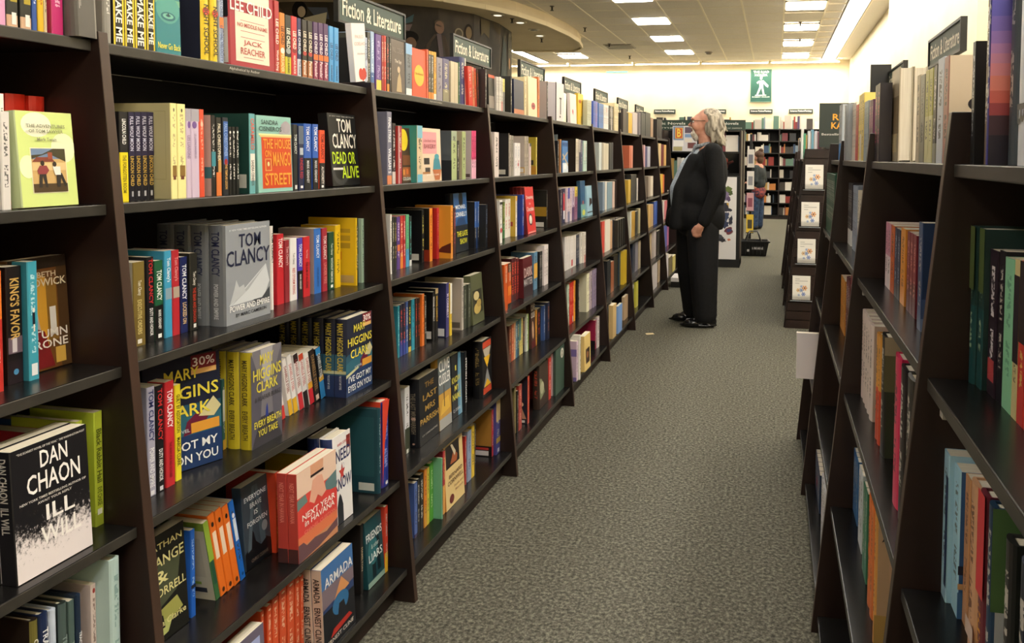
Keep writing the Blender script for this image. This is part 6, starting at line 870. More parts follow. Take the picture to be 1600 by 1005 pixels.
d(k='s',c='9aa0a4',s=(.0409,.135,.2076),p=(.2591,3.0395,1.32),r='R',tc='3a3632',x=1),
d(k='s',c='1d1a1c',s=(.0318,.152,.2283),p=(-1.1288,4.368,.367),r='L',hard=1,tc='c8c2b8',x=1),
d(k='s',c='d8942c',s=(.0288,.152,.2375),p=(-1.1288,4.2794,.367),r='L',hard=1,tc='3a3632',x=1),
d(k='s',c='c88a3c',s=(.0421,.135,.1983),p=(.2567,2.9744,.685),r='R',tc='3a3632',x=1),
d(k='s',c='1d1a1a',s=(.016,.11,.1851),p=(-1.096,3.1798,.104),r='L',tc='c8c2b8',x=1),
d(k='s',c='1d1b1c',s=(.0213,.107,.1717),p=(-1.1888,3.5321,.367),r='L',tc='c86a50',x=1),
d(k='s',c='3a5488',s=(.0244,.107,.1832),p=(-1.162,3.785,.367),r='L',tc='d8dce4',x=1),
d(k='s',c='c88a3c',s=(.0421,.135,.1983),p=(.2567,3.0175,.685),r='R',tc='3a3632',x=1),
d(k='s',c='2a2024',s=(.0215,.107,.1698),p=(-1.1888,3.5849,.367),r='L',c2='b86048',band=.4,tc='d8c8b0',x=1),
d(k='s',c='d4cfc8',s=(.0171,.107,.1487),p=(-1.1806,3.1818,1.52),r='L',tc='3a3632',x=1),
d(k='s',c='b8b0aa',s=(.0169,.107,.1465),p=(-1.1806,3.1613,1.52),r='L',tc='3a3632',x=1),
d(k='s',c='c8c2bc',s=(.0173,.107,.1453),p=(-1.1806,3.2025,1.52),r='L',c2='c88a8a',band=.3,tc='3a3632',x=1),
d(k='s',c='b8b0ac',s=(.0347,.135,.1927),p=(-1.164,4.5039,1.235),r='L',c2='3a3a5a',band=.6,tc='3a3632',x=1),
d(k='s',c='d8c8c4',s=(.0216,.107,.1518),p=(-1.158,3.5297,1.235),r='L',tc='c06a70',A=[('r',0,.9,1,1,'1c1c1c')],x=1),
d(k='s',c='4a4a6c',s=(.0353,.135,.1913),p=(-1.164,4.5468,1.235),r='L',tc='c8c2b8',x=1),
d(k='s',c='b8c0c4',s=(.0403,.152,.2387),p=(.2748,3.4229,1.32),r='R',c2='3a88c8',band=.3,hard=1,tc='3a3632',x=1),
d(k='s',c='cfc8c2',s=(.0151,.107,.1457),p=(-1.1806,3.1426,1.52),r='L',tc='3a3632',x=1),
d(k='s',c='d6d0cc',s=(.0316,.135,.1862),p=(-1.1746,4.4186,.665),r='L',tc='b8b4b8',x=1),
d(k='s',c='a87444',s=(.0254,.107,.1839),p=(-1.164,4.0811,1.235),r='L',tc='3a3632',x=1),
d(k='s',c='b8c0c4',s=(.0397,.152,.2387),p=(.2748,3.4636,1.32),r='R',c2='3a88c8',band=.3,hard=1,tc='3a3632',x=1),
d(k='s',c='1f2740',s=(.0326,.107,.1826),p=(-1.1746,4.494,.665),r='L',tc='c8c2b8',x=1),
d(k='s',c='d6d0cc',s=(.031,.135,.1862),p=(-1.1746,4.4512,.665),r='L',tc='b8b4b8',x=1),
d(k='s',c='1c1e22',s=(.0249,.107,.175),p=(-1.164,4.0335,1.235),r='L',tc='c8c2b8',x=1),
d(k='s',c='b8c0c4',s=(.0397,.152,.2387),p=(.2748,3.5043,1.32),r='R',c2='3a88c8',band=.3,hard=1,tc='3a3632',x=1),
d(k='s',c='3f5cb8',s=(.043,.107,.1744),p=(-1.1806,4.9314,1.52),r='L',tc='3a3632',x=1),
d(k='s',c='1f2740',s=(.032,.107,.1826),p=(-1.1746,4.5276,.665),r='L',tc='c8c2b8',x=1),
d(k='s',c='aec8c0',s=(.033,.135,.188),p=(-1.158,4.6035,1.235),r='L',tc='3a3632',A=[('r',.1,.35,.7,.95,'d4ccc4')],x=1),
d(k='s',c='4f78b8',s=(.0472,.107,.1698),p=(-1.1806,5.0924,1.52),r='L',tc='3a3632',x=1),
d(k='s',c='3f5cb8',s=(.0424,.107,.1744),p=(-1.1806,4.9754,1.52),r='L',tc='3a3632',A=[('r',.85,0,1,1,'d88a9a')],x=1),
d(k='s',c='aec8c0',s=(.033,.135,.188),p=(-1.158,4.6375,1.235),r='L',tc='3a3632',x=1),
d(k='s',c='d8ccc0',s=(.0259,.135,.2038),p=(.2748,2.9419,1.32),r='R',tc='3a3632',x=1),
d(k='s',c='d4ccc4',s=(.0317,.135,.1895),p=(-1.1546,4.6148,.665),r='L',tc='3a3632',A=[('r',0,0,.6,.25,'b8343a')],x=1),
d(k='s',c='3f5cb8',s=(.0424,.107,.1744),p=(-1.1806,5.0188,1.52),r='L',tc='3a3632',x=1),
d(k='s',c='4f78b8',s=(.0466,.107,.1698),p=(-1.1806,5.1405,1.52),r='L',tc='3a3632',x=1),
d(k='s',c='232424',s=(.0179,.107,.1782),p=(-1.1546,3.714,.665),r='L',tc='c8c2b8',x=1),
d(k='s',c='4f78b8',s=(.0466,.107,.1698),p=(-1.1806,5.1881,1.52),r='L',tc='3a3632',x=1),
d(k='s',c='d8963a',s=(.0161,.107,.1813),p=(-1.1688,3.6754,.367),r='L',tc='3a3632',x=1),
d(k='s',c='b8bca4',s=(.036,.03,.1608),p=(-1.16,4.6828,1.52),r='L',tc='3a3632',x=1),
d(k='s',c='b8bca4',s=(.0354,.107,.1608),p=(-1.16,4.7198,1.52),r='L',tc='3a3632',x=1),
d(k='s',c='d8d4ce',s=(.0276,.135,.1868),p=(-1.1646,4.5606,.665),r='L',tc='3a3632',x=1),
d(k='s',c='b8bca4',s=(.0354,.107,.1608),p=(-1.16,4.7563,1.52),r='L',tc='3a3632',x=1),
d(k='s',c='cdbcc4',s=(.0197,.12,.1946),p=(-1.1593,4.2087,.95),r='L',tc='a06a6a',x=1),
d(k='s',c='26262c',s=(.0443,.107,.1751),p=(-1.1806,5.4289,1.52),r='L',tc='c8c2b8',x=1),
d(k='s',c='d8c8a0',s=(.0413,.135,.2039),p=(-1.1712,5.5798,1.52),r='L',tc='3a3632',x=1),
d(k='s',c='d8c8a0',s=(.0413,.135,.2039),p=(-1.1712,5.6221,1.52),r='L',tc='3a3632',x=1),
d(k='s',c='26262c',s=(.0437,.107,.1751),p=(-1.1806,5.4742,1.52),r='L',tc='c8c2b8',A=[('r',.6,0,1,1,'dcd8d4')],x=1),
d(k='s',c='d8c8a0',s=(.0413,.135,.2039),p=(-1.1712,5.6644,1.52),r='L',tc='3a3632',x=1),
d(k='s',c='d4ccc4',s=(.0245,.135,.1895),p=(-1.1546,4.5893,.665),r='L',tc='3a3632',x=1),
d(k='s',c='dcd4d2',s=(.0385,.107,.1718),p=(-1.1806,5.2473,1.52),r='L',tc='3a3632',x=1),
d(k='s',c='26262c',s=(.0437,.107,.1751),p=(-1.1806,5.5189,1.52),r='L',tc='c8c2b8',x=1),
d(k='s',c='dcd4d2',s=(.0379,.107,.1718),p=(-1.1806,5.2868,1.52),r='L',tc='3a3632',x=1),
d(k='s',c='dcd4d2',s=(.0379,.107,.1718),p=(-1.1806,5.3257,1.52),r='L',tc='3a3632',A=[('r',.1,.7,.6,.9,'c8786a')],x=1),
d(k='s',c='2a3c5c',s=(.0422,.107,.1395),p=(.1775,2.8254,.05),r='R',tc='c8c2b8',x=1),
d(k='s',c='dcd4d2',s=(.0379,.107,.1718),p=(-1.1806,5.3646,1.52),r='L',tc='3a3632',x=1),
d(k='s',c='2a3c5c',s=(.0416,.107,.1395),p=(.1775,2.868,.05),r='R',tc='c8c2b8',x=1),
d(k='s',c='2a3c5c',s=(.0416,.107,.1395),p=(.1775,2.9106,.05),r='R',tc='c8c2b8',x=1),
d(k='s',c='2a3c5c',s=(.0416,.107,.1395),p=(.1775,2.9533,.05),r='R',tc='c8c2b8',A=[('r',0,.3,1,.5,'b8303c')],x=1),
d(k='s',c='aec8c0',s=(.0194,.135,.188),p=(-1.158,4.5831,1.235),r='L',tc='3a3632',x=1),
d(k='s',c='2a3c5c',s=(.0416,.107,.1395),p=(.1775,2.9959,.05),r='R',tc='c8c2b8',x=1),
d(k='s',c='2a3c5c',s=(.0416,.107,.1395),p=(.1775,3.0385,.05),r='R',tc='c8c2b8',x=1),
d(k='s',c='a8b8cc',s=(.0044,.152,.2239),p=(.2467,1.9727,.685),r='R',tc='3a3632',x=1),
d(k='s',c='9aa0a4',s=(.0134,.135,.2076),p=(.2591,2.9563,1.32),r='R',tc='3a3632',x=1),
d(k='s',c='9aa0a4',s=(.0121,.135,.2076),p=(.2591,2.915,1.32),r='R',tc='3a3632',x=1),
d(k='s',c='d8c8a0',s=(.0152,.135,.2039),p=(-1.1712,5.5636,1.52),r='L',tc='3a3632',x=1),
d(k='s',c='6a7478',s=(.0052,.135,.2099),p=(-1.174,4.0593,1.235),r='L',c2='8ab0c8',band=.75,tc='3a3632',x=1),
d(k='f',c='e2cfd4',s=(.0196,.13,.2),p=(-1.1188,.7834,.367),r='F',FT=[('W',.62,.97,.62,.93,'2a2226')],x=1),
d(k='s',c='dcc49a',s=(.0297,.135,.2038),p=(.296,.951,1.005),r='R',tc='3a3632',x=1),
]
FAR_BOOKS = [(-1.201,-1.181,5.941,6.081,1.52,.187,'3a3230'),(-1.288,-1.181,6.083,6.124,1.52,.163,'1d1b1c'),(-1.288,-1.181,6.125,6.165,1.52,.163,'1d1b1c'),(-1.288,-1.181,6.166,6.206,1.52,.169,'dcae34'),(-1.288,-1.181,6.207,6.247,1.52,.169,'dcae34'),(-1.288,-1.181,6.248,6.287,1.52,.169,'dcae34'),(-1.288,-1.181,6.288,6.327,1.52,.169,'dcae34'),(-1.282,-1.175,6.329,6.371,1.52,.183,'c8bcbc'),(-1.282,-1.175,6.373,6.415,1.52,.183,'c8bcbc'),(-1.282,-1.175,6.416,6.458,1.52,.183,'c8bcbc'),(-1.282,-1.175,6.459,6.501,1.52,.183,'c8bcbc'),(-1.282,-1.175,6.502,6.544,1.52,.183,'c8bcbc'),(-1.282,-1.175,6.557,6.588,1.52,.183,'c8bcbc'),(-1.296,-1.161,6.546,6.555,1.52,.192,'8a8488'),(-1.296,-1.161,6.589,6.62,1.52,.192,'8a8488'),(-1.316,-1.181,6.768,6.811,1.52,.208,'2f3336'),(-1.316,-1.181,6.813,6.855,1.52,.208,'2f3336'),(-1.316,-1.181,6.857,6.9,1.52,.208,'2f3336'),(-1.316,-1.181,6.901,6.944,1.52,.208,'2f3336'),(-1.316,-1.181,6.945,6.988,1.52,.208,'2f3336'),(-1.333,-1.181,7.01,7.055,1.52,.224,'2b2f32'),(-1.333,-1.181,7.056,7.101,1.52,.224,'2b2f32'),(-1.333,-1.181,7.102,7.146,1.52,.224,'2b2f32'),(-1.333,-1.181,7.148,7.192,1.52,.224,'2b2f32'),(-1.333,-1.181,7.193,7.238,1.52,.224,'2b2f32'),(-1.333,-1.181,7.239,7.284,1.52,.224,'2b2f32'),(-1.316,-1.181,7.323,7.367,1.52,.186,'a88a70'),(-1.316,-1.181,7.369,7.412,1.52,.186,'a88a70'),(-1.316,-1.181,7.413,7.457,1.52,.186,'a88a70'),(-1.316,-1.181,7.707,7.745,1.52,.193,'26221e'),(-1.316,-1.181,7.746,7.782,1.52,.193,'26221e'),(-1.316,-1.181,7.784,7.82,1.52,.193,'26221e'),(-1.316,-1.181,7.839,7.884,1.52,.199,'2a241e'),(-1.316,-1.181,7.885,7.929,1.52,.199,'2a241e'),(-1.316,-1.181,7.93,7.975,1.52,.199,'2a241e'),(-1.316,-1.181,7.976,8.021,1.52,.199,'2a241e'),(-1.316,-1.181,8.022,8.066,1.52,.199,'2a241e'),(-1.299,-1.164,5.035,5.075,1.235,.186,'c0c8c8'),(-1.299,-1.164,5.076,5.115,1.235,.186,'c0c8c8'),(-1.299,-1.164,5.135,5.18,1.235,.186,'b0a898'),(-1.299,-1.164,5.185,5.241,1.235,.185,'cfc6b4'),(-1.271,-1.164,5.247,5.292,1.235,.184,'c4bba8'),(-1.271,-1.164,5.294,5.338,1.235,.184,'c4bba8'),(-1.299,-1.164,5.361,5.402,1.235,.19,'1d2224'),(-1.299,-1.164,5.404,5.445,1.235,.19,'1d2224'),(-1.299,-1.164,5.457,5.49,1.235,.194,'3a3f48'),(-1.271,-1.164,6.128,6.161,1.235,.183,'c8684a'),(-1.271,-1.164,6.162,6.194,1.235,.183,'c8684a'),(-1.271,-1.164,6.202,6.245,1.235,.184,'d0806a'),(-1.271,-1.164,6.246,6.288,1.235,.184,'d0806a'),(-1.299,-1.164,6.829,6.863,1.235,.2,'c89aa0'),(-1.299,-1.164,6.864,6.898,1.235,.2,'c89aa0'),(-1.271,-1.164,6.907,6.942,1.235,.185,'4a4a78'),(-1.271,-1.164,6.944,6.978,1.235,.185,'4a4a78'),(-1.271,-1.164,6.979,7.014,1.235,.185,'4a4a78'),(-1.299,-1.164,7.033,7.073,1.235,.19,'a8a8b8'),(-1.299,-1.164,7.074,7.113,1.235,.19,'a8a8b8'),(-1.299,-1.164,7.115,7.154,1.235,.19,'a8a8b8'),(-1.299,-1.164,7.155,7.195,1.235,.19,'a8a8b8'),(-1.316,-1.164,7.72,7.764,1.235,.232,'d4b888'),(-1.316,-1.164,7.766,7.809,1.235,.232,'d4b888'),(-1.316,-1.164,7.81,7.854,1.235,.232,'d4b888'),(-1.316,-1.164,7.855,7.898,1.235,.232,'d4b888'),(-1.316,-1.164,7.91,7.954,1.235,.227,'6a1c24'),(-1.316,-1.164,7.955,7.997,1.235,.227,'6a1c24'),(-1.316,-1.164,7.999,8.041,1.235,.227,'6a1c24'),(-1.316,-1.164,8.042,8.085,1.235,.227,'6a1c24'),(-1.316,-1.164,8.11,8.152,1.235,.224,'c8a060'),(-1.316,-1.164,8.153,8.195,1.235,.224,'c8a060'),(-1.316,-1.164,8.196,8.238,1.235,.224,'c8a060'),(-1.316,-1.164,8.239,8.281,1.235,.224,'c8a060'),(-1.304,-1.169,5.179,5.239,.95,.2,'7a8ca0'),(-1.304,-1.169,5.256,5.312,.95,.2,'d8d4cc'),(-1.289,-1.169,5.329,5.369,.95,.193,'7c96a4'),(-1.289,-1.169,5.371,5.41,.95,.193,'7c96a4'),(-1.289,-1.169,5.412,5.451,.95,.193,'7c96a4'),(-1.289,-1.169,5.453,5.493,.95,.193,'7c96a4'),(-1.304,-1.169,5.513,5.548,.95,.192,'d4b8ac'),(-1.304,-1.169,5.549,5.584,.95,.192,'d4b8ac'),(-1.304,-1.169,5.596,5.631,.95,.201,'2c201c'),(-1.304,-1.169,5.632,5.667,.95,.201,'2c201c'),(-1.304,-1.169,6.118,6.155,.95,.188,'d0aa3c'),(-1.304,-1.169,6.156,6.192,.95,.188,'d0aa3c'),(-1.304,-1.169,6.193,6.23,.95,.188,'d0aa3c'),(-1.309,-1.169,6.245,6.294,.95,.226,'2a2a2c'),(-1.309,-1.169,6.295,6.343,.95,.226,'2a2a2c'),(-1.309,-1.169,6.344,6.392,.95,.226,'2a2a2c'),(-1.309,-1.169,6.394,6.442,.95,.226,'2a2a2c'),(-1.309,-1.169,6.443,6.491,.95,.226,'2a2a2c'),(-1.304,-1.169,6.523,6.574,.95,.191,'d8d0c8'),(-1.304,-1.169,7.129,7.166,.95,.194,'9a8a7c'),(-1.304,-1.169,7.168,7.204,.95,.194,'9a8a7c'),(-1.304,-1.169,7.205,7.242,.95,.194,'9a8a7c'),(-1.304,-1.169,7.262,7.301,.95,.191,'d0c4b4'),(-1.304,-1.169,7.302,7.34,.95,.191,'d0c4b4'),(-1.304,-1.169,7.341,7.379,.95,.191,'d0c4b4'),(-1.304,-1.169,7.38,7.419,.95,.191,'d0c4b4'),(-1.304,-1.169,7.9,7.946,.95,.197,'d4ae34'),(-1.304,-1.169,7.947,7.992,.95,.197,'d4ae34'),(-1.304,-1.169,7.993,8.039,.95,.197,'d4ae34'),(-1.304,-1.169,8.04,8.085,.95,.197,'d4ae34'),(-1.304,-1.169,8.097,8.145,.95,.189,'c8582c'),(-1.304,-1.169,8.146,8.193,.95,.189,'c8582c'),(-1.297,-1.145,5.057,5.098,.665,.218,'c8443a'),(-1.297,-1.145,5.099,5.139,.665,.218,'c8443a'),(-1.27,-1.14,5.14,5.17,.665,.219,'e0d8cc'),(-1.27,-1.14,5.171,5.213,.665,.219,'e0d8cc'),(-1.27,-1.14,5.214,5.256,.665,.219,'e0d8cc'),(-1.27,-1.14,5.257,5.299,.665,.219,'e0d8cc'),(-1.28,-1.145,5.301,5.349,.665,.202,'d0a884'),(-1.28,-1.145,5.35,5.397,.665,.202,'d0a884'),(-1.28,-1.145,5.398,5.435,.665,.204,'26283a'),(-1.28,-1.145,5.476,5.513,.665,.204,'26283a'),(-1.28,-1.145,5.553,5.59,.665,.204,'26283a'),(-1.247,-1.112,5.436,5.474,.665,.199,'24221f'),(-1.28,-1.145,5.63,5.667,.665,.204,'26283a'),(-1.247,-1.112,5.514,5.552,.665,.199,'24221f'),(-1.247,-1.112,5.591,5.629,.665,.199,'24221f'),(-1.247,-1.112,5.668,5.706,.665,.199,'24221f'),(-1.28,-1.145,6.089,6.149,.665,.215,'d0d0c4'),(-1.28,-1.145,6.164,6.212,.665,.21,'c89a30'),(-1.28,-1.145,6.213,6.261,.665,.21,'c89a30'),(-1.28,-1.145,6.262,6.31,.665,.21,'c89a30'),(-1.28,-1.145,6.333,6.368,.665,.198,'1b1c1e'),(-1.28,-1.145,6.369,6.404,.665,.198,'1b1c1e'),(-1.28,-1.145,6.405,6.44,.665,.198,'1b1c1e'),(-1.28,-1.145,6.495,6.531,.665,.214,'c8bc98'),(-1.28,-1.145,6.532,6.567,.665,.214,'c8bc98'),(-1.28,-1.145,6.998,7.044,.665,.217,'c8a25c'),(-1.28,-1.145,7.045,7.09,.665,.217,'c8a25c'),(-1.28,-1.145,7.091,7.137,.665,.217,'c8a25c'),(-1.28,-1.145,7.147,7.195,.665,.209,'b8946a'),(-1.28,-1.145,7.196,7.244,.665,.209,'b8946a'),(-1.28,-1.145,7.245,7.292,.665,.209,'b8946a'),(-1.294,-1.142,7.338,7.387,.665,.226,'3a5aa8'),(-1.294,-1.142,7.388,7.436,.665,.226,'3a5aa8'),(-1.294,-1.142,7.437,7.485,.665,.226,'3a5aa8'),(-1.294,-1.142,7.486,7.533,.665,.226,'3a5aa8'),(-1.28,-1.145,7.938,7.973,.665,.2,'c8c4c0'),(-1.28,-1.145,7.974,8.008,.665,.2,'c8c4c0'),(-1.28,-1.145,8.01,8.044,.665,.2,'c8c4c0'),(-1.28,-1.145,8.057,8.098,.665,.194,'c0606a'),(-1.28,-1.145,8.099,8.14,.665,.194,'c0606a'),(-1.28,-1.145,8.141,8.182,.665,.194,'c0606a'),(-1.28,-1.145,8.183,8.223,.665,.194,'c0606a'),(-1.28,-1.145,8.225,8.265,.665,.194,'c0606a'),(-1.271,-1.119,5.117,5.154,.367,.239,'1c1e24'),(-1.271,-1.119,5.156,5.193,.367,.239,'1c1e24'),(-1.271,-1.119,5.194,5.231,.367,.239,'1c1e24'),(-1.254,-1.119,5.248,5.294,.367,.215,'9a5a3c'),(-1.254,-1.119,5.295,5.34,.367,.215,'9a5a3c'),(-1.281,-1.129,5.377,5.417,.367,.24,'1a1c20'),(-1.281,-1.129,5.419,5.458,.367,.24,'1a1c20'),(-1.281,-1.129,5.459,5.499,.367,.24,'1a1c20'),(-1.281,-1.129,5.5,5.54,.367,.24,'1a1c20'),(-1.273,-1.121,5.541,5.553,.367,.253,'2a3c4c'),(-1.273,-1.121,5.554,5.593,.367,.253,'2a3c4c'),(-1.273,-1.121,5.606,5.632,.367,.253,'2a3c4c'),(-1.273,-1.121,5.64,5.672,.367,.253,'2a3c4c'),(-1.248,-1.096,5.594,5.605,.367,.253,'d8b634'),(-1.248,-1.096,5.634,5.639,.367,.253,'d8b634'),(-1.248,-1.096,5.673,5.706,.367,.253,'d8b634'),(-1.281,-1.129,6.127,6.161,.367,.248,'2c3448'),(-1.281,-1.129,6.163,6.197,.367,.248,'2c3448'),(-1.281,-1.129,6.198,6.232,.367,.248,'2c3448'),(-1.281,-1.129,6.247,6.29,.367,.248,'8a8494'),(-1.281,-1.129,6.291,6.333,.367,.248,'8a8494'),(-1.281,-1.129,6.334,6.376,.367,.248,'8a8494'),(-1.281,-1.129,6.408,6.441,.367,.241,'c4b49a'),(-1.281,-1.129,6.443,6.476,.367,.241,'c4b49a'),(-1.281,-1.129,6.477,6.51,.367,.241,'c4b49a'),(-1.281,-1.129,7.031,7.066,.367,.246,'c8b088'),(-1.281,-1.129,7.067,7.1,.367,.246,'c8b088'),(-1.281,-1.129,7.14,7.174,.367,.246,'c8b088'),(-1.271,-1.119,7.101,7.139,.367,.26,'c0b4b4'),(-1.271,-1.119,7.176,7.186,.367,.26,'c0b4b4'),(-1.271,-1.119,7.188,7.234,.367,.26,'c0b4b4'),(-1.271,-1.119,7.235,7.281,.367,.26,'c0b4b4'),(-1.271,-1.119,7.283,7.329,.367,.26,'c0b4b4'),(-1.26,-1.108,7.33,7.34,.367,.237,'1f1a1a'),(-1.26,-1.108,7.341,7.388,.367,.237,'1f1a1a'),(-1.26,-1.108,7.389,7.437,.367,.237,'1f1a1a'),(-1.26,-1.108,7.438,7.485,.367,.237,'1f1a1a'),(-1.26,-1.108,7.486,7.533,.367,.237,'1f1a1a'),(-1.281,-1.129,7.923,7.971,.367,.236,'4452a8'),(-1.281,-1.129,7.972,8.019,.367,.236,'4452a8'),(-1.281,-1.129,8.02,8.068,.367,.236,'4452a8'),(-1.281,-1.129,8.069,8.116,.367,.236,'4452a8'),(-1.281,-1.129,8.117,8.164,.367,.236,'4452a8'),(-1.281,-1.129,8.19,8.228,.367,.221,'b8608a'),(-1.281,-1.129,8.229,8.266,.367,.221,'b8608a'),(-1.281,-1.129,8.267,8.304,.367,.221,'b8608a'),(-1.238,-1.086,5.072,5.121,.104,.237,'c8c8c8'),(-1.076,-1.046,4.976,5.086,.104,.225,'d0b27c'),(-1.061,-1.041,5.128,5.268,.104,.191,'7aa0dc'),(-1.104,-1.084,5.566,5.705,.104,.175,'c4a888'),(-1.221,-1.086,6.063,6.097,.104,.208,'d4cc4a'),(-1.221,-1.086,6.098,6.132,.104,.208,'d4cc4a'),(-1.221,-1.086,6.133,6.166,.104,.208,'d4cc4a'),(-1.228,-1.076,6.832,6.876,.104,.253,'c8c0c0'),(-1.228,-1.076,6.877,6.92,.104,.253,'c8c0c0'),(-1.228,-1.076,6.921,6.964,.104,.253,'c8c0c0'),(-1.228,-1.076,6.965,7.008,.104,.253,'c8c0c0'),(-1.228,-1.076,7.009,7.052,.104,.253,'c8c0c0'),(-1.228,-1.076,7.053,7.096,.104,.253,'c8c0c0'),(-1.228,-1.076,7.097,7.14,.104,.253,'c8c0c0'),(-1.231,-1.096,7.333,7.372,.104,.215,'c0a888'),(-1.231,-1.096,7.373,7.41,.104,.215,'c0a888'),(-1.231,-1.096,7.412,7.449,.104,.215,'c0a888'),(-1.198,-1.046,7.556,7.574,.104,.246,'cfc8cc'),(-1.198,-1.046,7.575,7.612,.104,.246,'cfc8cc'),(-1.198,-1.046,7.613,7.65,.104,.246,'cfc8cc'),(-1.198,-1.046,7.651,7.688,.104,.246,'cfc8cc'),(-1.181,-1.046,7.724,7.769,.104,.19,'6a5c3c'),(-1.181,-1.046,7.77,7.815,.104,.19,'6a5c3c'),(-1.181,-1.046,7.816,7.86,.104,.19,'6a5c3c'),(-1.181,-1.046,7.861,7.906,.104,.19,'6a5c3c'),(-1.181,-1.046,7.907,7.951,.104,.19,'6a5c3c'),(-1.181,-1.046,7.953,7.997,.104,.19,'6a5c3c'),(-1.153,-1.046,8.062,8.102,.104,.164,'d0c070'),(-1.153,-1.046,8.103,8.142,.104,.164,'d0c070'),(-1.153,-1.046,8.143,8.182,.104,.164,'d0c070'),(-1.153,-1.046,8.183,8.222,.104,.164,'d0c070'),(-1.153,-1.046,8.223,8.262,.104,.164,'d0c070')]
# ------------------------------------------------------------ books
def spine_mat(c1, c2, band, tc):
    k = ('spine', c1, c2, band, tc)
    if k in MATS: return MATS[k]
    m, t, b = newmat('spine_' + c1); n = t.nodes; l = t.links
    uv = n.new('ShaderNodeUVMap'); sp = n.new('ShaderNodeSeparateXYZ'); l.new(uv.outputs[0], sp.inputs[0])
    def math_(op, a, v):
        q = n.new('ShaderNodeMath'); q.operation = op
        for i, z in enumerate((a, v)):
            if z is None: continue
            if isinstance(z, (int, float)): q.inputs[i].default_value = z
            else: l.new(z, q.inputs[i])
        return q.outputs[0]
    base = n.new('ShaderNodeMix'); base.data_type = 'RGBA'
    base.inputs[6].default_value = lin(c1); base.inputs[7].default_value = lin(c2 or c1)
    base.inputs[0].default_value = 0
    if c2: l.new(math_('LESS_THAN', sp.outputs[1], band), base.inputs[0])
    out = base.outputs[2]
    if tc:
        oi = n.new('ShaderNodeObjectInfo')
        cb = n.new('ShaderNodeCombineXYZ'); l.new(math_('MULTIPLY', sp.outputs[0], 2.2), cb.inputs[0]); l.new(math_('MULTIPLY', sp.outputs[1], 26), cb.inputs[1]); l.new(math_('MULTIPLY', oi.outputs['Random'], 50), cb.inputs[2])
        nz = n.new('ShaderNodeTexNoise'); nz.inputs['Scale'].default_value = 1.6; nz.inputs['Detail'].default_value = 1; l.new(cb.outputs[0], nz.inputs['Vector'])
        msk = math_('GREATER_THAN', nz.outputs[0], .5)
        cu = math_('ABSOLUTE', math_('SUBTRACT', sp.outputs[0], .5), None)
        msk = math_('MULTIPLY', msk, math_('LESS_THAN', cu, .2))
        cv = math_('ABSOLUTE', math_('SUBTRACT', sp.outputs[1], .56), None)
        msk = math_('MULTIPLY', msk, math_('LESS_THAN', cv, .33)); 
        gap = math_('GREATER_THAN', math_('ABSOLUTE', math_('SUBTRACT', sp.outputs[1], .5), None), .045)
        msk = math_('MULTIPLY', math_('MULTIPLY', msk, gap), .85)
        mx = n.new('ShaderNodeMix'); mx.data_type = 'RGBA'; l.new(msk, mx.inputs[0]); l.new(out, mx.inputs[6]); mx.inputs[7].default_value = lin(tc)
        out = mx.outputs[2]
    l.new(out, b.inputs['Base Color']); b.inputs['Roughness'].default_value = .38
    MATS[k] = m
    return m
def speck_mat():
    m, t, b = newmat('speckled_snow_print'); n = t.nodes; l = t.links
    uv = n.new('ShaderNodeUVMap'); sp = n.new('ShaderNodeSeparateXYZ'); l.new(uv.outputs[0], sp.inputs[0])
    nz = n.new('ShaderNodeTexNoise'); nz.inputs['Scale'].default_value = 26; nz.inputs['Detail'].default_value = 6; nz.inputs['Roughness'].default_value = .75; l.new(uv.outputs[0], nz.inputs['Vector'])
    n2 = n.new('ShaderNodeTexNoise'); n2.inputs['Scale'].default_value = 4; l.new(uv.outputs[0], n2.inputs['Vector'])
    a = n.new('ShaderNodeMapRange'); a.inputs[1].default_value = 0; a.inputs[2].default_value = .6; a.inputs[3].default_value = .55; a.inputs[4].default_value = -.12; l.new(sp.outputs[1], a.inputs[0])
    s = n.new('ShaderNodeMath'); s.operation = 'ADD'; l.new(a.outputs[0], s.inputs[0]); l.new(nz.outputs[0], s.inputs[1])
    s2 = n.new('ShaderNodeMath'); s2.operation = 'ADD'; l.new(s.outputs[0], s2.inputs[0])
    h_ = n.new('ShaderNodeMath'); h_.operation = 'MULTIPLY'; h_.inputs[1].default_value = .35; l.new(n2.outputs[0], h_.inputs[0]); l.new(h_.outputs[0], s2.inputs[1])
    r = n.new('ShaderNodeValToRGB'); r.color_ramp.elements[0].position = .82; r.color_ramp.elements[0].color = lin('17161a'); r.color_ramp.elements[1].position = .98; r.color_ramp.elements[1].color = lin('e4dcde')
    l.new(s2.outputs[0], r.inputs[0]); l.new(r.outputs[0], b.inputs['Base Color']); b.inputs['Roughness'].default_value = .4
    return m
SPECK = speck_mat()
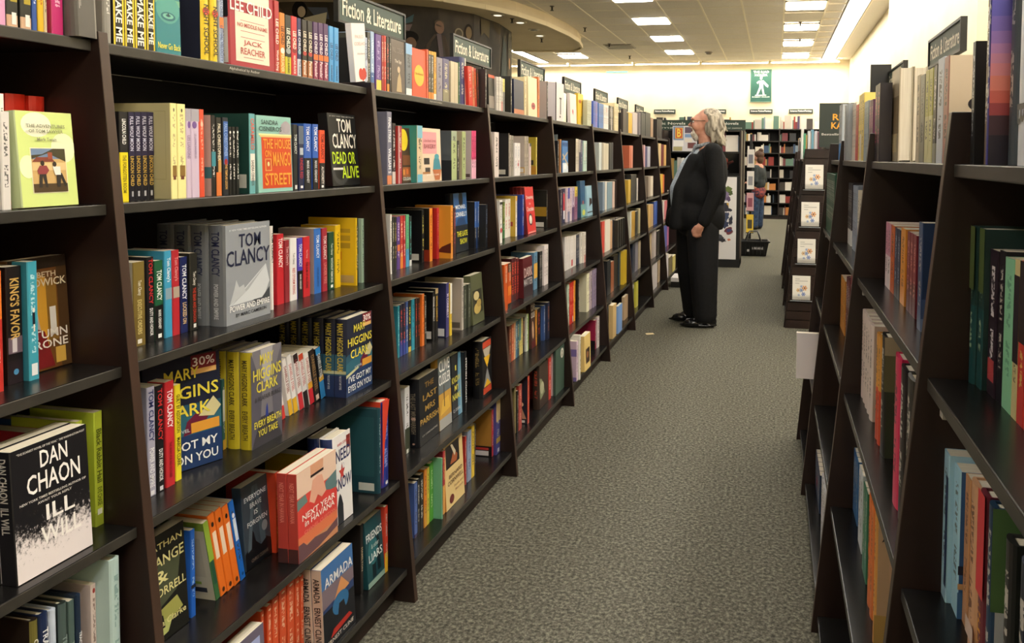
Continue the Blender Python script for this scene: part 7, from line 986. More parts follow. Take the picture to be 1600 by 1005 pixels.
def book_meshes(B):
    t, dd, h = B['s']; hard = B.get('hard')
    ct = min(.0026 if hard else .0007, t * .22); rb = min(.005 if hard else .0014, dd * .2)
    if hard: sp = [(0, rb), (t * .12, rb * .45), (t * .32, rb * .08), (t * .5, 0), (t * .68, rb * .08), (t * .88, rb * .45), (t, rb)]
    else: q = min(.0014, t * .2); sp = [(0, rb), (q, 0), (t - q, 0), (t, rb)]
    outer = [(0, dd)] + sp + [(t, dd)]
    inner = [(t - ct, dd), (t - ct, ct + rb), (ct, ct + rb), (ct, dd)]
    pr = outer + inner; N = len(pr)
    vs_ = [(x, y, 0) for x, y in pr] + [(x, y, h) for x, y in pr]
    fs = []; mi = []; uvs = []
    face = B['c']; spc = B.get('sp', B['c']) if B['k'] in 'fg' else B['c']
    bk = B.get('back') or (spc if B['k'] == 's' else B['c'])
    frc = B.get('front') or (B['c'] if B['k'] in 'fg' else bk)
    mats = [mat(bk, .4), spine_mat(spc, B.get('c2'), B.get('band', .35), B.get('tc')), SPECK if B.get('speck') else mat(frc, .38)]
    L = len(outer)
    for i in range(N):
        j = (i + 1) % N; fs.append((i, j, N + j, N + i))
        if i == 0: mi.append(0)
        elif i < L - 2: mi.append(1)
        elif i == L - 2: mi.append(2)
        else: mi.append(0)
        for a, zz in ((i, 0), (j, 0), (j, 1), (i, 1)):
            if i == L - 2: uvs.append((pr[a][1] / dd, zz))
            else: uvs.append((pr[a][0] / t, zz))
    fs.append(tuple(range(N))[::-1]); fs.append(tuple(range(N, 2 * N))); mi += [0, 0]; uvs += [(0, 0)] * (2 * N)
    me = bpy.data.meshes.new('cover'); me.from_pydata(vs_, [], fs)
    for m in mats: me.materials.append(m)
    me.polygons.foreach_set('material_index', mi)
    ul = me.uv_layers.new(name='UVMap'); ul.data.foreach_set('uv', [c for u in uvs for c in u]); me.update()
    ov = .0032 if hard else .0004
    pg = MB(); pg.box(ct, t - ct, ct + rb + .0002, dd - (ov if hard else .0002), ov if hard else 0.0001, h - ov, PAGE)
    return me, pg.mesh('page_block')
def shapes(mb, A, P, e0=.0003):
    # A: flat printed shapes in unit face coordinates; P(u, v, lift) -> local point
    for i, a in enumerate(A):
        off = e0 + .00011 * i
        if a[0] == 'r': pts = [(a[1], a[2]), (a[3], a[2]), (a[3], a[4]), (a[1], a[4])]
        elif a[0] == 'e': pts = [(a[1] + a[3] * math.cos(q * math.pi / 10), a[2] + a[4] * math.sin(q * math.pi / 10)) for q in range(20)]
        else: pts = a[1]
        pts = [(min(max(u, 0), 1), min(max(v, 0), 1)) for u, v in pts]
        mb.add([P(u, v, off) for u, v in pts], [tuple(range(len(pts)))], mat(a[-1], .4))
    return e0 + .00011 * len(A) + .0002
class Heap:
    # joins many small meshes into one, keeping materials and spine coordinates
    def __init__(s): s.v = []; s.f = []; s.m = []; s.u = []; s.mats = []
    def take(s, me, W):
        o = len(s.v); s.v += [tuple(W @ v.co) for v in me.vertices]
        idx = []
        for m in me.materials:
            if m not in s.mats: s.mats.append(m)
            idx.append(s.mats.index(m))
        ul = me.uv_layers[0].data if me.uv_layers else None
        for p in me.polygons:
            s.f.append(tuple(i + o for i in p.vertices)); s.m.append(idx[p.material_index])
            for li in p.loop_indices: s.u += list(ul[li].uv) if ul else [0, 0]
        bpy.data.meshes.remove(me)
    def build(s, name):
        me = bpy.data.meshes.new(name); me.from_pydata(s.v, [], s.f)
        for m in s.mats: me.materials.append(m)
        me.polygons.foreach_set('material_index', s.m)
        me.uv_layers.new(name='UVMap').data.foreach_set('uv', s.u); me.update()
        o = bpy.data.objects.new(name, me); COL.objects.link(o); return o
REST = Heap()
def make_book(B):
    t, dd, h = B['s']
    rz = {'L': math.pi / 2, 'R': -math.pi / 2, 'F': 0, 'G': math.pi}[B['r']]
    M = Matrix.Rotation(rz, 4, 'Z')
    if B.get('tilt'):
        a = math.radians(B['tilt']); M = M @ Matrix.Rotation(a, 4, 'Y')
    if B.get('lean'):
        M = M @ Matrix.Rotation(-math.radians(B['lean']), 4, 'Y')
    if B.get('roll'):
        a = math.radians(-B['roll']); M = M @ Matrix.Translation((0, 0, 0)) @ Matrix.Rotation(a, 4, 'X')
    if B.get('yaw'):
        c_ = Vector((t, dd, 0)); M = Matrix.Translation(c_) @ Matrix.Rotation(-math.radians(B['yaw']), 4, 'Z') @ Matrix.Translation(-c_) @ M
    W = Matrix.Translation(B['p']) @ M
    small = B.get('x')
    root = empty('book'); root.matrix_world = W
    lb = B.get('l', '')
    if not isinstance(lb, str):
        lb = '%s, %s from left, %s, %s' % (lb[0], ORD[lb[1]], LN[int(lb[2][-1])], BN[lb[2][:-1]])
    if small: bpy.data.objects.remove(root); root = None
    else: tag(root, lb, 'book', 'books on the left bookcases' if B['r'] in 'LF' else 'books on the right bookcases')
    cov, pg = book_meshes(B)
    for nm, me in (('cover', cov), ('page_block', pg)):
        if small: REST.take(me, W)
        else:
            o = bpy.data.objects.new(nm, me); COL.objects.link(o); o.parent = root
    def done(m, nm):
        if small: REST.take(m.mesh(nm), W)
        else: m.build(nm, root, fix=False)
    if B.get('A') or B.get('T'):
        m = MB(); P = lambda u, v, e: (u * t, -e, v * h)
        e = shapes(m, B.get('A', []), P)
        for s in B.get('T', []):
            L = (s[2] - s[1]) * h; w_ = min(t * .6, .03)
            fit_text(m, s[0], (t / 2 - w_ / 2, -e, h - s[1] * h), (0, 0, -L), (w_, 0, 0), mat(s[3], .4))
        done(m, 'spine_print')
    if B.get('FA') or B.get('FT'):
        m = MB(); P = lambda u, v, e: (t + e, u * dd, v * h)
        e = shapes(m, B.get('FA', []), P)
        for s in B.get('FT', []):
            put_text(m, s[0], (t + e, s[1] * dd, s[3] * h), (0, (s[2] - s[1]) * dd, 0), (0, 0, (s[4] - s[3]) * h), mat(s[5], .4), .012)
        done(m, 'cover_print')
    if B.get('BA'):
        m = MB(); P = lambda u, v, e: (-e, (1 - (1 - u)) * dd, v * h)
        P = lambda u, v, e: (-e, u * dd, v * h)
        shapes(m, B['BA'], P); done(m, 'back_print')
    return root
for B in BOOKS: make_book(B)
# the small far books, too many to tell apart, are gathered in one heap (linked after the far shelves are filled)
m = MB()
for a, b, c, e, z, h, hx in FAR_BOOKS:
    if e - c < .004: continue
    m.box(a, b, c, e, z, z + h, mat(hx, .45)); m.box(a + .003, b - .004, c + .002, e - .002, z + h, z + h + .0006, PAGE)
REST.take(m.mesh('far'), Matrix())
# ------------------------------------------------------------ section marker cards in the shelves
def marker(x, y, z, w_, h, letter, label):
    t = empty('section_marker', (x, y, z)); tag(t, label, 'marker', 'green letter cards in the shelves')
    boxpart('card', t, (-.012, 0, 0, w_, 0, h), mat('3c5348', .5))
    part('disc', t, lambda b: b.prism([(w_ * .72 + .026 * math.cos(a * math.pi / 12), h - .04 + .026 * math.sin(a * math.pi / 12)) for a in range(24)], mat('d6d4ca'), 0, 0, .0012))
    m = MB(); put_text(m, letter, (.0016, w_ * .72 - .011, h - .054), (0, .022, 0), (0, 0, .028), mat('2a2c2a'), .02); m.build('letter', t, fix=False)
marker(-1.075, 3.71, .1045, .16, .235, 'D', 'green card with a white disc reading D, third left bay')
marker(-1.09, 5.86, .104, .13, .24, 'E', 'green card with a white disc reading E, bottom of sixth bay')
marker(-1.19, 5.745, 1.235, .13, .225, 'D', 'green card with white disc, second shelf of sixth bay')
t = empty('paper_scrap', (-.83, 5.08, .001)); t.location = (-.9, 5.62, .0005); t.rotation_euler = (0, 0, .5)
tag(t, 'small scrap of cream paper lying on the carpet', 'paper scrap'); part('sheet', t, lambda b: b.prism([(-.03, -.02), (.03, -.022), (.034, .018), (-.026, .022)], mat('d8c49a'), 2, 0, .002))
t = empty('book_tray', (-1.02, 7.7, .0)); tag(t, 'white tray of books jutting from the last bottom shelf', 'tray')
boxpart('tray', t, (.0, .16, .0, .3, .06, .1), mat('d6d2d4')); boxpart('base', t, (.0, .15, .01, .29, 0, .06), BLACK)
# white book poking out of the far right bay
REF = dict(k='s', c='e6dcd8', l='white book sticking out of the far right bookcase into the aisle', s=(.03, .15, .2), p=(.107, 3.42, .3655), r='R', tc='e6dcd8', front='e8dfe0')
make_book(REF)
t = empty('sign_back', (.56, 4.3, 0)); t.location = (.48, 3.65, 1.395); tag(t, 'plain black board standing behind the books, right bookcase top', 'board')
boxpart('board', t, (-.06, .03, -.005, .005, 0.0, .36), mat('101010')); boxpart('foot', t, (-.05, .02, -.02, .02, 0, .01), mat('101010'))

# ------------------------------------------------------------ second gondola on the right with a slat-wall end
t = empty('gondola', (0, 6.08, 0)); tag(t, 'dark slat-wall gondola end beyond the right bookcases', 'gondola')
def gx(z): return .088 + .0985 * z
nsl = 20; sh = 1.40 / nsl
for i in range(nsl):
    z0, z1 = i * sh, (i + 1) * sh - .007
    part('slat', t, lambda b: b.prism([(gx(z0) + .012, z0), (gx(z1) + .012, z1), (1.1 - gx(z1), z1), (1.1 - gx(z0), z0)], WOOD, 1, -.012, .006))
part('end_panel', t, lambda b: b.prism([(gx(0), 0), (gx(1.4), 1.4), (1.1 - gx(1.4), 1.4), (1.1 - gx(0), 0)], WOOD, 1, .006, .02))
for k in range(1, 4): part('divider', t, lambda b: b.prism([(gx(0), 0), (gx(1.4), 1.4), (1.1 - gx(1.4), 1.4), (1.1 - gx(0), 0)], WOOD, 1, k * .914, k * .914 + .02))
boxpart('back_panel', t, (.545, .555, .02, 2.74, 0, 1.3), BACKP)
for k in range(3):
    for z in LVR.values():
        boxpart('shelf', t, (gx(z) + .012, .545, k * .914 + .021, k * .914 + .913, z - .02, z), SHELF)
HB = MB()
pal = ['b8b0a4', '8a3a34', '2f4a6c', 'c8c4bc', '3a3430', 'a8884a', '5a7a6c', 'd0c8b8', '6a2c34', '26282c', 'c07a3a', '7a8a9a', 'd8d2c8', '4a3a5a']
def fill(x, y0, y1, z, hmax, sgn, dens=.8):
    y = y0
    while y < y1:
        tk = random.uniform(.018, .045)
        if random.random() < dens:
            h = random.uniform(.17, hmax); dpt = random.uniform(.11, .15)
            HB.box(min(x, x + sgn * dpt), max(x, x + sgn * dpt), y, y + tk - .001, z, z + h, mat(random.choice(pal), .45))
        y += tk
for z in (1.32, 1.005, .685, .365, .05):
    for k in range(3): fill(gx(z) + .03 + random.uniform(0, .03), 6.13 + k * .914, 6.13 + k * .914 + random.uniform(.3, .75), z, .23, 1)
# upright books on the gondola top, seen past the end
for x, hx, h in ((.2, 'd8dcd8', .24), (.215, '4a9a78', .2), (.25, 'c8ccd0', .22), (.275, '6a9ab0', .23), (.3, 'd4d0d8', .22), (.325, 'b06a8a', .21), (.35, 'e0d8d4', .23)):
    HB.box(x, x + .018, 6.12, 6.26, 1.3205, 1.3205 + h, mat(hx, .45))
def flower(m, u, v, r, P, hx, hc):
    for k in range(6):
        a = k * math.pi / 3
        m.add([P(u, v), P(u + r * math.cos(a - .35), v + .73 * r * math.sin(a - .35)), P(u + 1.25 * r * math.cos(a), v + .9 * r * math.sin(a)), P(u + r * math.cos(a + .35), v + .73 * r * math.sin(a + .35))], [(0, 1, 2, 3)], mat(hx))
    m.add([P(u + r * .3 * math.cos(q * math.pi / 5), v + r * .22 * math.sin(q * math.pi / 5), .0004) for q in range(10)], [tuple(range(10))], mat(hc))
for i, (x, z) in enumerate(((.232, 1.092), (.207, .804), (.184, .518), (.151, .23))):
    nm = ['topmost', 'second from the top', 'third from the top', 'lowest']
    b_ = empty('poetry_book', (x, 6.055, z)); tag(b_, 'white floral paperback on the slat-wall end, ' + nm[i], 'book', 'white floral paperbacks on the slat wall')
    boxpart('cover', b_, (0, .135, -.008, .006, 0, .186), mat('e8e4dc', .5))
    m = MB(); P = lambda u, v, e=0: (u * .135, -.0084 - e, v * .186)
    for q in ((.15, .86, .4), (.15, .78, .85), (.15, .68, .38)): m.add([P(q[0], q[1]), P(q[2], q[1]), P(q[2], q[1] + .02), P(q[0], q[1] + .02)], [(0, 1, 2, 3)], mat('9a9894'))
    flower(m, .68, .5, .13, P, 'd8924a', '4a2c18'); flower(m, .33, .4, .1, P, 'd8b070', '8a5a2c'); flower(m, .5, .4, .1, P, '6a8ac0', '4a6aa8'); flower(m, .62, .24, .1, P, '5a7cc0', '4a6aa8'); flower(m, .5, .56, .07, P, '8aa4cc', '6a88b8'); flower(m, .36, .2, .06, P, '8aa4cc', '6a88b8')
    m.build('cover_print', b_, fix=False)
    h_ = empty('pocket_holder', (x - .012, 6.04, z - .006)); tag(h_, 'clear acrylic pocket on the slat wall, ' + nm[i], 'holder', 'acrylic pockets')
    m = MB(); m.box(-.004, .166, -.002, .0, 0, .045, clear_mat()); m.box(-.004, -.002, 0, .028, 0, .045, clear_mat()); m.box(.164, .166, 0, .028, 0, .045, clear_mat()); m.build('pocket', h_)
    boxpart('lip', h_, (-.004, .166, -.003, .0055, -.003, .0), mat('b8c0c8', .2))
t = empty('author_sign', (.33, 6.09, 1.4)); tag(t, 'dark green board sign with orange capitals on the slat-wall gondola', 'sign')
boxpart('board', t, (0, .3, -.006, .006, .012, .352), mat('26302a', .5)); boxpart('foot', t, (.05, .25, -.03, .03, 0, .012), FRAME)
m = MB(); put_text(m, 'RUPI', (.1, -.0068, .22), (.16, 0, 0), (0, 0, .05), mat('e8a02c'), .02); put_text(m, 'KAUR', (.09, -.0068, .155), (.17, 0, 0), (0, 0, .05), mat('e8a02c'), .02); put_text(m, 'Bestselling', (.02, -.0068, .1), (.15, 0, 0), (0, 0, .022), mat('d8d4cc'), .0); m.build('lettering', t, fix=False)

# ------------------------------------------------------------ graphic novel fixture behind the man
t = empty('display_fixture', (-.88, 9.3, 0)); tag(t, 'black graphic novel display behind the standing man', 'display stand')
for x in (-.48, -.03, .46): boxpart('side_panel', t, (x, x + .02, 0, .45, 0, 1.66), WOOD)
boxpart('back_panel', t, (-.46, .46, .43, .45, .1, 1.66), BACKP); boxpart('base', t, (-.48, .48, -.02, .43, 0, .092), BLACK)
for z in (.1, .42, .74, 1.06, 1.4): boxpart('shelf', t, (-.46, -.03, .0, .43, z - .02, z), SHELF)
for z in (1.12, 1.4, 1.66): boxpart('shelf', t, (-.01, .46, .0, .43, z - .02, z), SHELF)
boxpart('end_board', t, (-.01, .47, -.015, -.001, .095, 1.11), BLACK)
def header(x0, x1, z0, z1, y, label, txt, sub=None):
    q = empty('header_sign', ((x0 + x1) / 2, y, z0)); tag(q, label, 'sign'); hw = (x1 - x0) / 2
    boxpart('panel', q, (-hw, hw, -.006, .006, 0, z1 - z0), mat('22382e', .5))
    fr = MB()
    for r_ in ((-hw, hw, 0, .008), (-hw, hw, z1 - z0 - .008, z1 - z0)): fr.box(r_[0], r_[1], -.009, .009, r_[2], r_[3], FRAME)
    fr.build('frame', q); m = MB(); H = z1 - z0
    put_text(m, txt, (-hw * .8, -.0068, H * .48), (hw * 1.5, 0, 0), (0, 0, H * .32), mat('d8d8cc'), .01)
    if sub: put_text(m, sub, (-hw * .2, -.0068, H * .14), (hw * 1.05, 0, 0), (0, 0, H * .16), mat('c8c8bc'), .0)
    m.build('lettering', q, fix=False)
header(-1.66, -1.0, 1.66, 1.79, 9.5, 'dark green header sign left of the standing man', 'Graphic Novels', 'manga')
header(-.93, -.36, 1.66, 1.79, 9.5, 'dark green header sign right of the standing man', 'Graphic Novels', 'manga or comics')
t = empty('poster_panel', (-.62, 9.27, 0)); t.location = (-.66, 9.278, .1); tag(t, 'tall white poster panel on the display end beside the man', 'poster')
boxpart('sheet', t, (-.2, .215, -.004, .004, 0, .995), mat('dcd9d6', .5))
m = MB(); P = lambda x, z, e=0: (x, -.0046 - e, z)
random.seed(11)
for k, (cx, cz, rx, rz_, hx) in enumerate(((.11, .84, .05, .045, '5f6f35'), (.14, .8, .03, .03, '46542a'), (.09, .77, .05, .05, '7d6d90'), (.12, .73, .03, .03, '5a4a6a'), (.1, .66, .035, .03, 'c8a03a'), (.08, .63, .045, .05, '2e2e3a'), (.13, .6, .04, .02, '33333f'), (.1, .52, .03, .06, '3a4460'), (.15, .47, .025, .06, '262a38'), (.08, .42, .045, .05, '2c3450'), (.13, .35, .055, .045, '6a3038'), (.13, .35, .03, .025, '35406a'), (.01, .27, .06, .04, '44464e'), (.05, .23, .05, .03, '2c2c32'), (.13, .24, .02, .015, 'c87a5a'), (.0, .1, .012, .03, 'b8303c'))):
    m.add([P(cx + rx * math.cos(q * math.pi / 8) * random.uniform(.6, 1.25), cz + rz_ * math.sin(q * math.pi / 8) * random.uniform(.6, 1.25), .0002 * k) for q in range(16)], [tuple(range(16))], mat(hx, .5))
m.build('abstract_print', t, fix=False)
t = empty('display_case', (-.87, 9.31, 1.121)); tag(t, 'clear display box holding a red model, on the display stand', 'display case')
m = MB()
for q in ((.01, .45, 0, .003, 0, .255), (.01, .013, 0, .3, 0, .255), (.447, .45, 0, .3, 0, .255), (.01, .45, 0, .3, .252, .255)): m.box(*q, clear_mat())
m.build('pane', t); boxpart('plinth', t, (.02, .44, .01, .29, 0, .012), BLACK)
t = empty('toy_model', (-.6, 9.45, 1.134)); tag(t, 'small red and dark toy model inside the clear box', 'toy')
part('body', t, lambda b: (b.ball((0, 0, .09), (.04, .035, .06), mat('8a2a22')), b.ball((.01, 0, .16), (.028, .028, .032), mat('a83a2a')), b.cyl((.03, 0, .12), (.1, -.02, .15), .018, .014, mat('6a2420')), b.cyl((-.03, 0, .12), (-.09, 0, .06), .018, .014, mat('6a2420'))), smooth=True)
part('stand', t, lambda b: b.cyl((0, 0, 0), (0, 0, .04), .05, .045, BLACK))
# big face-out book with a letter B
t = empty('picture_book', (-1.235, 9.33, 1.4005)); tag(t, 'large pale picture book with a red letter B, left of the man', 'book')
boxpart('cover', t, (0, .3, 0, .025, 0, .31), mat('c9c8cc', .45))
m = MB(); P = lambda u, v, e=0: (u * .3, -.0005 - e, v * .31)
for i, (u0, v0, u1, v1, hx) in enumerate(((.03, .45, .45, .97, '6f86a8'), (.1, .5, .42, .93, 'd8a24a'), (.14, .53, .38, .9, 'c8402c'), (.5, .72, .82, .95, '5a4a5a'), (.05, .2, .45, .42, 'e4e2de'), (.03, .02, .4, .18, 'a8a070'), (.62, .12, .95, .34, '6a3a38'), (.5, .55, .9, .68, '7a98c0'), (.5, .36, .8, .5, 'd8cfc0'))):
    m.add([P(u0, v0, i * .0001), P(u1, v0, i * .0001), P(u1, v1, i * .0001), P(u0, v1, i * .0001)], [(0, 1, 2, 3)], mat(hx, .5))
put_text(m, 'B', P(.18, .56, .0015), (.05, 0, 0), (0, 0, .1), mat('e8c84a'), .03); m.build('cover_print', t, fix=False)
def xfill(x0, x1, y, z, hmin, hmax, wide=0, dens=.9):
    x = x0
    while x < x1:
        tk = random.uniform(.02, .05) if random.random() > wide else random.uniform(.1, .16)
        tk = min(tk, x1 - x)
        if random.random() < dens and tk > .01: HB.box(x, x + tk - .0015, y, y + .12, z, z + random.uniform(hmin, hmax), mat(random.choice(pal + ['e0dcd6', 'd8d4cc', '8a2a24', '1c1c20', '3a4a5a']), .45))
        x += tk
for z in (.1, .42, .74, 1.06): xfill(-1.33, -.95, 9.36, z, .18, .28, .2)
xfill(-.86, -.43, 9.36, 1.4, .18, .24, .7)
for x, a, hx in ((-1.2, .35, 'e4e2e0'), (-1.14, .3, '8a5a3a'), (-1.1, .25, '6a2c3a')):
    m = MB(); m.box(0, .02, 0, .14, 0, .27, mat(hx, .45)); REST.take(m.mesh('x'), Matrix.Translation((x, 9.31, 1.068)) @ Matrix.Rotation(a, 4, 'Y'))
# fixture further back
t = empty('display_fixture', (-.67, 10.75, 0)); tag(t, 'tall black bookcase behind the shopping basket', 'display stand')
for x in (-.24, .225): boxpart('side_panel', t, (x, x + .02, 0, .4, 0, 1.74), WOOD)
boxpart('back_panel', t, (-.22, .225, .38, .4, 0, 1.74), BACKP)
for z in (.06, .42, .78, 1.1, 1.42, 1.74): boxpart('shelf', t, (-.22, .225, 0, .38, z - .02, z), SHELF)
for z in (.06, .42, .78, 1.1, 1.42): xfill(-.88, -.46, 10.8, z, .2, .29, .5)
# magazine rack beside the girl
t = empty('magazine_rack', (-.37, 12.2, 0)); tag(t, 'narrow rack of white magazines beside the girl', 'rack')
boxpart('post', t, (-.02, .02, -.02, .02, 0, 1.7), BLACK); part('foot', t, lambda b: b.cyl((0, 0, 0), (0, 0, .03), .2, .18, BLACK, 20))
for i, z in enumerate((.16, .5, .84, 1.18)):
    boxpart('ledge', t, (-.06, .06, -.08, -.02, z - .012, z), BLACK)
    q = empty('magazine', (-.37, 12.13, z + .0)); tag(q, 'pale magazine on the narrow rack, %s level from the bottom' % ORD[i], 'magazine', 'magazines on the narrow rack')
    boxpart('sheets', q, (-.055, .055, -.0, .02, 0, .28), mat(['d8b83a', 'c89aa0', 'd8d4d0', 'c8c4c0'][i], .4)); boxpart('cover_block', q, (-.035, .035, -.001, .0, .06, .2), mat(['4a4434', '8a4a5a', '8a8a90', '6a6a74'][i], .4))

# ------------------------------------------------------------ wall bookcases at the back
ZB = [.09, .355, .63, .9, 1.165, 1.44, 1.7, 1.96]
bx = [-2.67, -1.75, -.83, .09, 1.01]
for k in range(4):
    t = empty('wall_bookcase', (bx[k], 16.95, 0)); tag(t, 'dark wall bookcase under the back wall signs, %s from the left' % ORD[k], 'bookcase', 'wall bookcases')
    boxpart('side_panel', t, (-.012, .012, 0, .33, 0, 1.97), WOOD)
    if k == 3: boxpart('side_panel', t, (.908, .932, 0, .33, 0, 1.97), WOOD)
    boxpart('back_panel', t, (.0125, .9075, .31, .33, .0, 1.94), BACKP); boxpart('kick_board', t, (.0125, .9075, .03, .05, 0, .068), WOOD)
    for z in ZB: boxpart('shelf', t, (.0125, .9075, 0, .31, z - .02, z), SHELF)
    if k >= 2:
        for z in ZB: xfill(bx[k] + random.uniform(.02, .3) * (k == 2), bx[k] + .9 - random.uniform(0, .2) * (z < 1.9), 17.0 + random.uniform(0, .04), z, .13, .2 if z < 1.9 else .3, .35, .93)
    else: xfill(bx[k] + .05, bx[k] + .85, 17.0, 1.96, .15, .28, .3)
for i, (a, b) in enumerate(((-2.72, -2.23), (-1.6, -1.09), (-.57, -.07), (.285, .8))):
    t = empty('wall_sign', ((a + b) / 2, YB - .012, 2.31)); tag(t, 'small black and white section sign on the back wall, %s from the left' % ORD[i], 'sign', 'back wall section signs')
    hw = (b - a) / 2; boxpart('panel', t, (-hw, hw, -.01, .01, 0, .1), mat('2c3430', .5))
    m = MB(); put_text(m, 'Science Fiction/Fantasy', (-hw * .9, -.0115, .03), (hw * 1.8, 0, 0), (0, 0, .05), mat('e8e6e0'), .02); m.build('lettering', t, fix=False)
t = empty('blue_strip', (-3.59, YB - .012, 3.255)); tag(t, 'thin pale blue strip high on the back wall', 'strip'); boxpart('panel', t, (-.25, .25, -.01, .01, 0, .03), mat('7ac4d4', .5))
# framed poster
t = empty('wall_poster', (-.33, YB - .02, 2.575)); tag(t, 'green poster with a white statue figure high on the back wall', 'poster')
boxpart('sheet', t, (-.225, .225, -.012, .018, 0, .705), mat('245448', .5)); 
fr = MB()
for q in ((-.235, .235, -.01, 0), (-.235, .235, .705, .715), (-.235, -.225, -.01, .715), (.225, .235, -.01, .715)): fr.box(q[0], q[1], -.018, .018, q[2], q[3], mat('8aa08c', .5))
fr.build('frame', t)
m = MB(); P = lambda x, z, e=0: (x, -.0126 - e, z); WH = mat('e4e6e0')
put_text(m, 'THE ILIAD', P(-.17, .63), (.34, 0, 0), (0, 0, .05), WH, .03); put_text(m, 'HOMER', P(-.14, .56), (.28, 0, 0), (0, 0, .05), WH, .03); put_text(m, 'ROBERT FAGLES', P(-.19, .09), (.38, 0, 0), (0, 0, .028), WH, .01)
def pf(pts, e=.0004): m.add([P(x, z, e) for x, z in pts], [tuple(range(len(pts)))], WH)
pf([(.0 + .028 * math.cos(q * .5236), .52 + .035 * math.sin(q * .5236)) for q in range(12)], .0006); pf([(-.03, .54), (.03, .545), (.05, .57), (-.01, .565)], .0007)
pf([(-.05, .46), (.055, .47), (.045, .34), (-.03, .33)]); pf([(-.03, .34), (.02, .34), (-.06, .16), (-.1, .15)], .0005); pf([(.0, .34), (.045, .34), (.08, .15), (.045, .15)], .0005)
pf([(-.05, .46), (-.03, .47), (-.07, .39), (-.1, .42)], .0006); pf([(.05, .47), (.16, .36), (.15, .31), (.1, .34), (.04, .42)], .0006); pf([(-.13, .13), (.12, .135), (.11, .155), (-.12, .15)], .0006)
m.build('poster_print', t, fix=False)
for x0, x1 in ((-.2, -.12), (-.06, .06), (.1, .2)): pass
# everything that stayed uncounted
REST.take(HB.mesh('far'), Matrix())
rb_ = REST.build('far_books'); tag(rb_, 'small mixed books filling the far bookcases and gaps between larger ones', 'books', kind='stuff')

# ------------------------------------------------------------ shopping basket
t = empty('shopping_basket', (-.27, 10.55, 0)); t.rotation_euler = (0, 0, .08); tag(t, 'black plastic shopping basket standing on the carpet', 'basket')
BK = mat('0f1011', .35)
def frust(b, hx0, hy0, hx1, hy1, z0, z1, th):
    o0 = [(-hx0, -hy0), (hx0, -hy0), (hx0, hy0), (-hx0, hy0)]; o1 = [(-hx1, -hy1), (hx1, -hy1), (hx1, hy1), (-hx1, hy1)]
    for i in range(4):
        j = (i + 1) % 4; a, c = Vector(o0[i] + (z0,)), Vector(o0[j] + (z0,)); e, g = Vector(o1[j] + (z1,)), Vector(o1[i] + (z1,))
        inn = lambda v: Vector((v.x * (1 - th / .15), v.y * (1 - th / .15), v.z))
        b.add([a, c, e, g, inn(a), inn(c), inn(e), inn(g)], [(0, 1, 2, 3), (7, 6, 5, 4), (0, 4, 5, 1), (2, 6, 7, 3), (1, 5, 6, 2), (3, 7, 4, 0)], BK)
    b.box(-hx0, hx0, -hy0, hy0, z0, z0 + .006, BK)
part('tub', t, lambda b: frust(b, .165, .11, .2, .14, .004, .2, .006))
fr = MB()
for q in ((-.215, .215, -.155, -.138), (-.215, .215, .138, .155), (-.215, -.198, -.155, .155), (.198, .215, -.155, .155)): fr.box(*q, .188, .206, BK)
fr.build('rim', t)
for i in range(7): boxpart('rib', t, (-.16 + i * .05, -.15 + i * .05, -.142, -.118, .02, .19), BK)
def handle(b, y0, y1):
    pts = [(-.1, y0, .2), (-.07, (y0 + y1) / 2, .29), (-.05, y1, .33), (.05, y1, .33), (.07, (y0 + y1) / 2, .29), (.1, y0, .2)]
    for p, q in zip(pts, pts[1:]): b.cyl(p, q, .009, .009, BK, 8)
part('handle', t, lambda b: handle(b, -.14, -.02)); part('handle', t, lambda b: handle(b, .14, .0))
boxpart('nameplate', t, (-.03, .13, -.141, -.137, .085, .14), mat('1c1d1e', .4))
m = MB(); put_text(m, 'BARNES&NOBLE', (-.022, -.1415, .098), (.144, 0, 0), (0, 0, .028), mat('c8c8c8'), .02); m.build('lettering', t, fix=False)
boxpart('sticker', t, (-.09, -.055, -.14, -.136, .065, .095), mat('b8b8b8'))

# ------------------------------------------------------------ people
def blob(name, prims, m, voxel, parent=None, smooth_it=6, cutz=None):
    b = MB()
    for q in prims:
        if q[0] == 'c':
            p0, r0, p1, r1 = Vector(q[1]), q[2], Vector(q[3]), q[4]
            b.cyl(p0, p1, r0, r1, m, 16); b.ball(p0, r0, m, 14, 10); b.ball(p1, r1, m, 14, 10)
        else: b.ball(q[1], q[2], m, 20, 14)
    o = b.build(name, parent, True)
    r_ = o.modifiers.new('remesh', 'REMESH'); r_.mode = 'VOXEL'; r_.voxel_size = voxel; r_.use_smooth_shade = True
    s_ = o.modifiers.new('smooth', 'SMOOTH'); s_.iterations = smooth_it; s_.factor = .5
    dg = bpy.context.evaluated_depsgraph_get(); me = bpy.data.meshes.new_from_object(o.evaluated_get(dg))
    o.modifiers.clear(); old = o.data; o.data = me; bpy.data.meshes.remove(old)
    if cutz is not None:
        bm = bmesh.new(); bm.from_mesh(me)
        for v in bm.verts:
            if v.co.z < cutz: v.co.z = cutz - .02 * min(1, (cutz - v.co.z) * 4)
        bm.to_mesh(me); bm.free()
    if not me.materials: me.materials.append(m)
    for p in me.polygons: p.use_smooth = True; p.material_index = 0
    return o
SKIN = noisy('skin', 'b8816c', 'c9937c', 30, .5, .02, 3)
CLOTH = noisy('black_jacket_cloth', '08080a', '0f0f11', 60, .85, .1, 3, spec=.25)
DENIM = noisy('black_trouser_cloth', '07070a', '0d0d11', 50, .8, .1, 3, spec=.3)
GREY = noisy('grey_hair', '6f675a', 'b4aa98', 45, .6, .3, 4, (1, 1, .25))
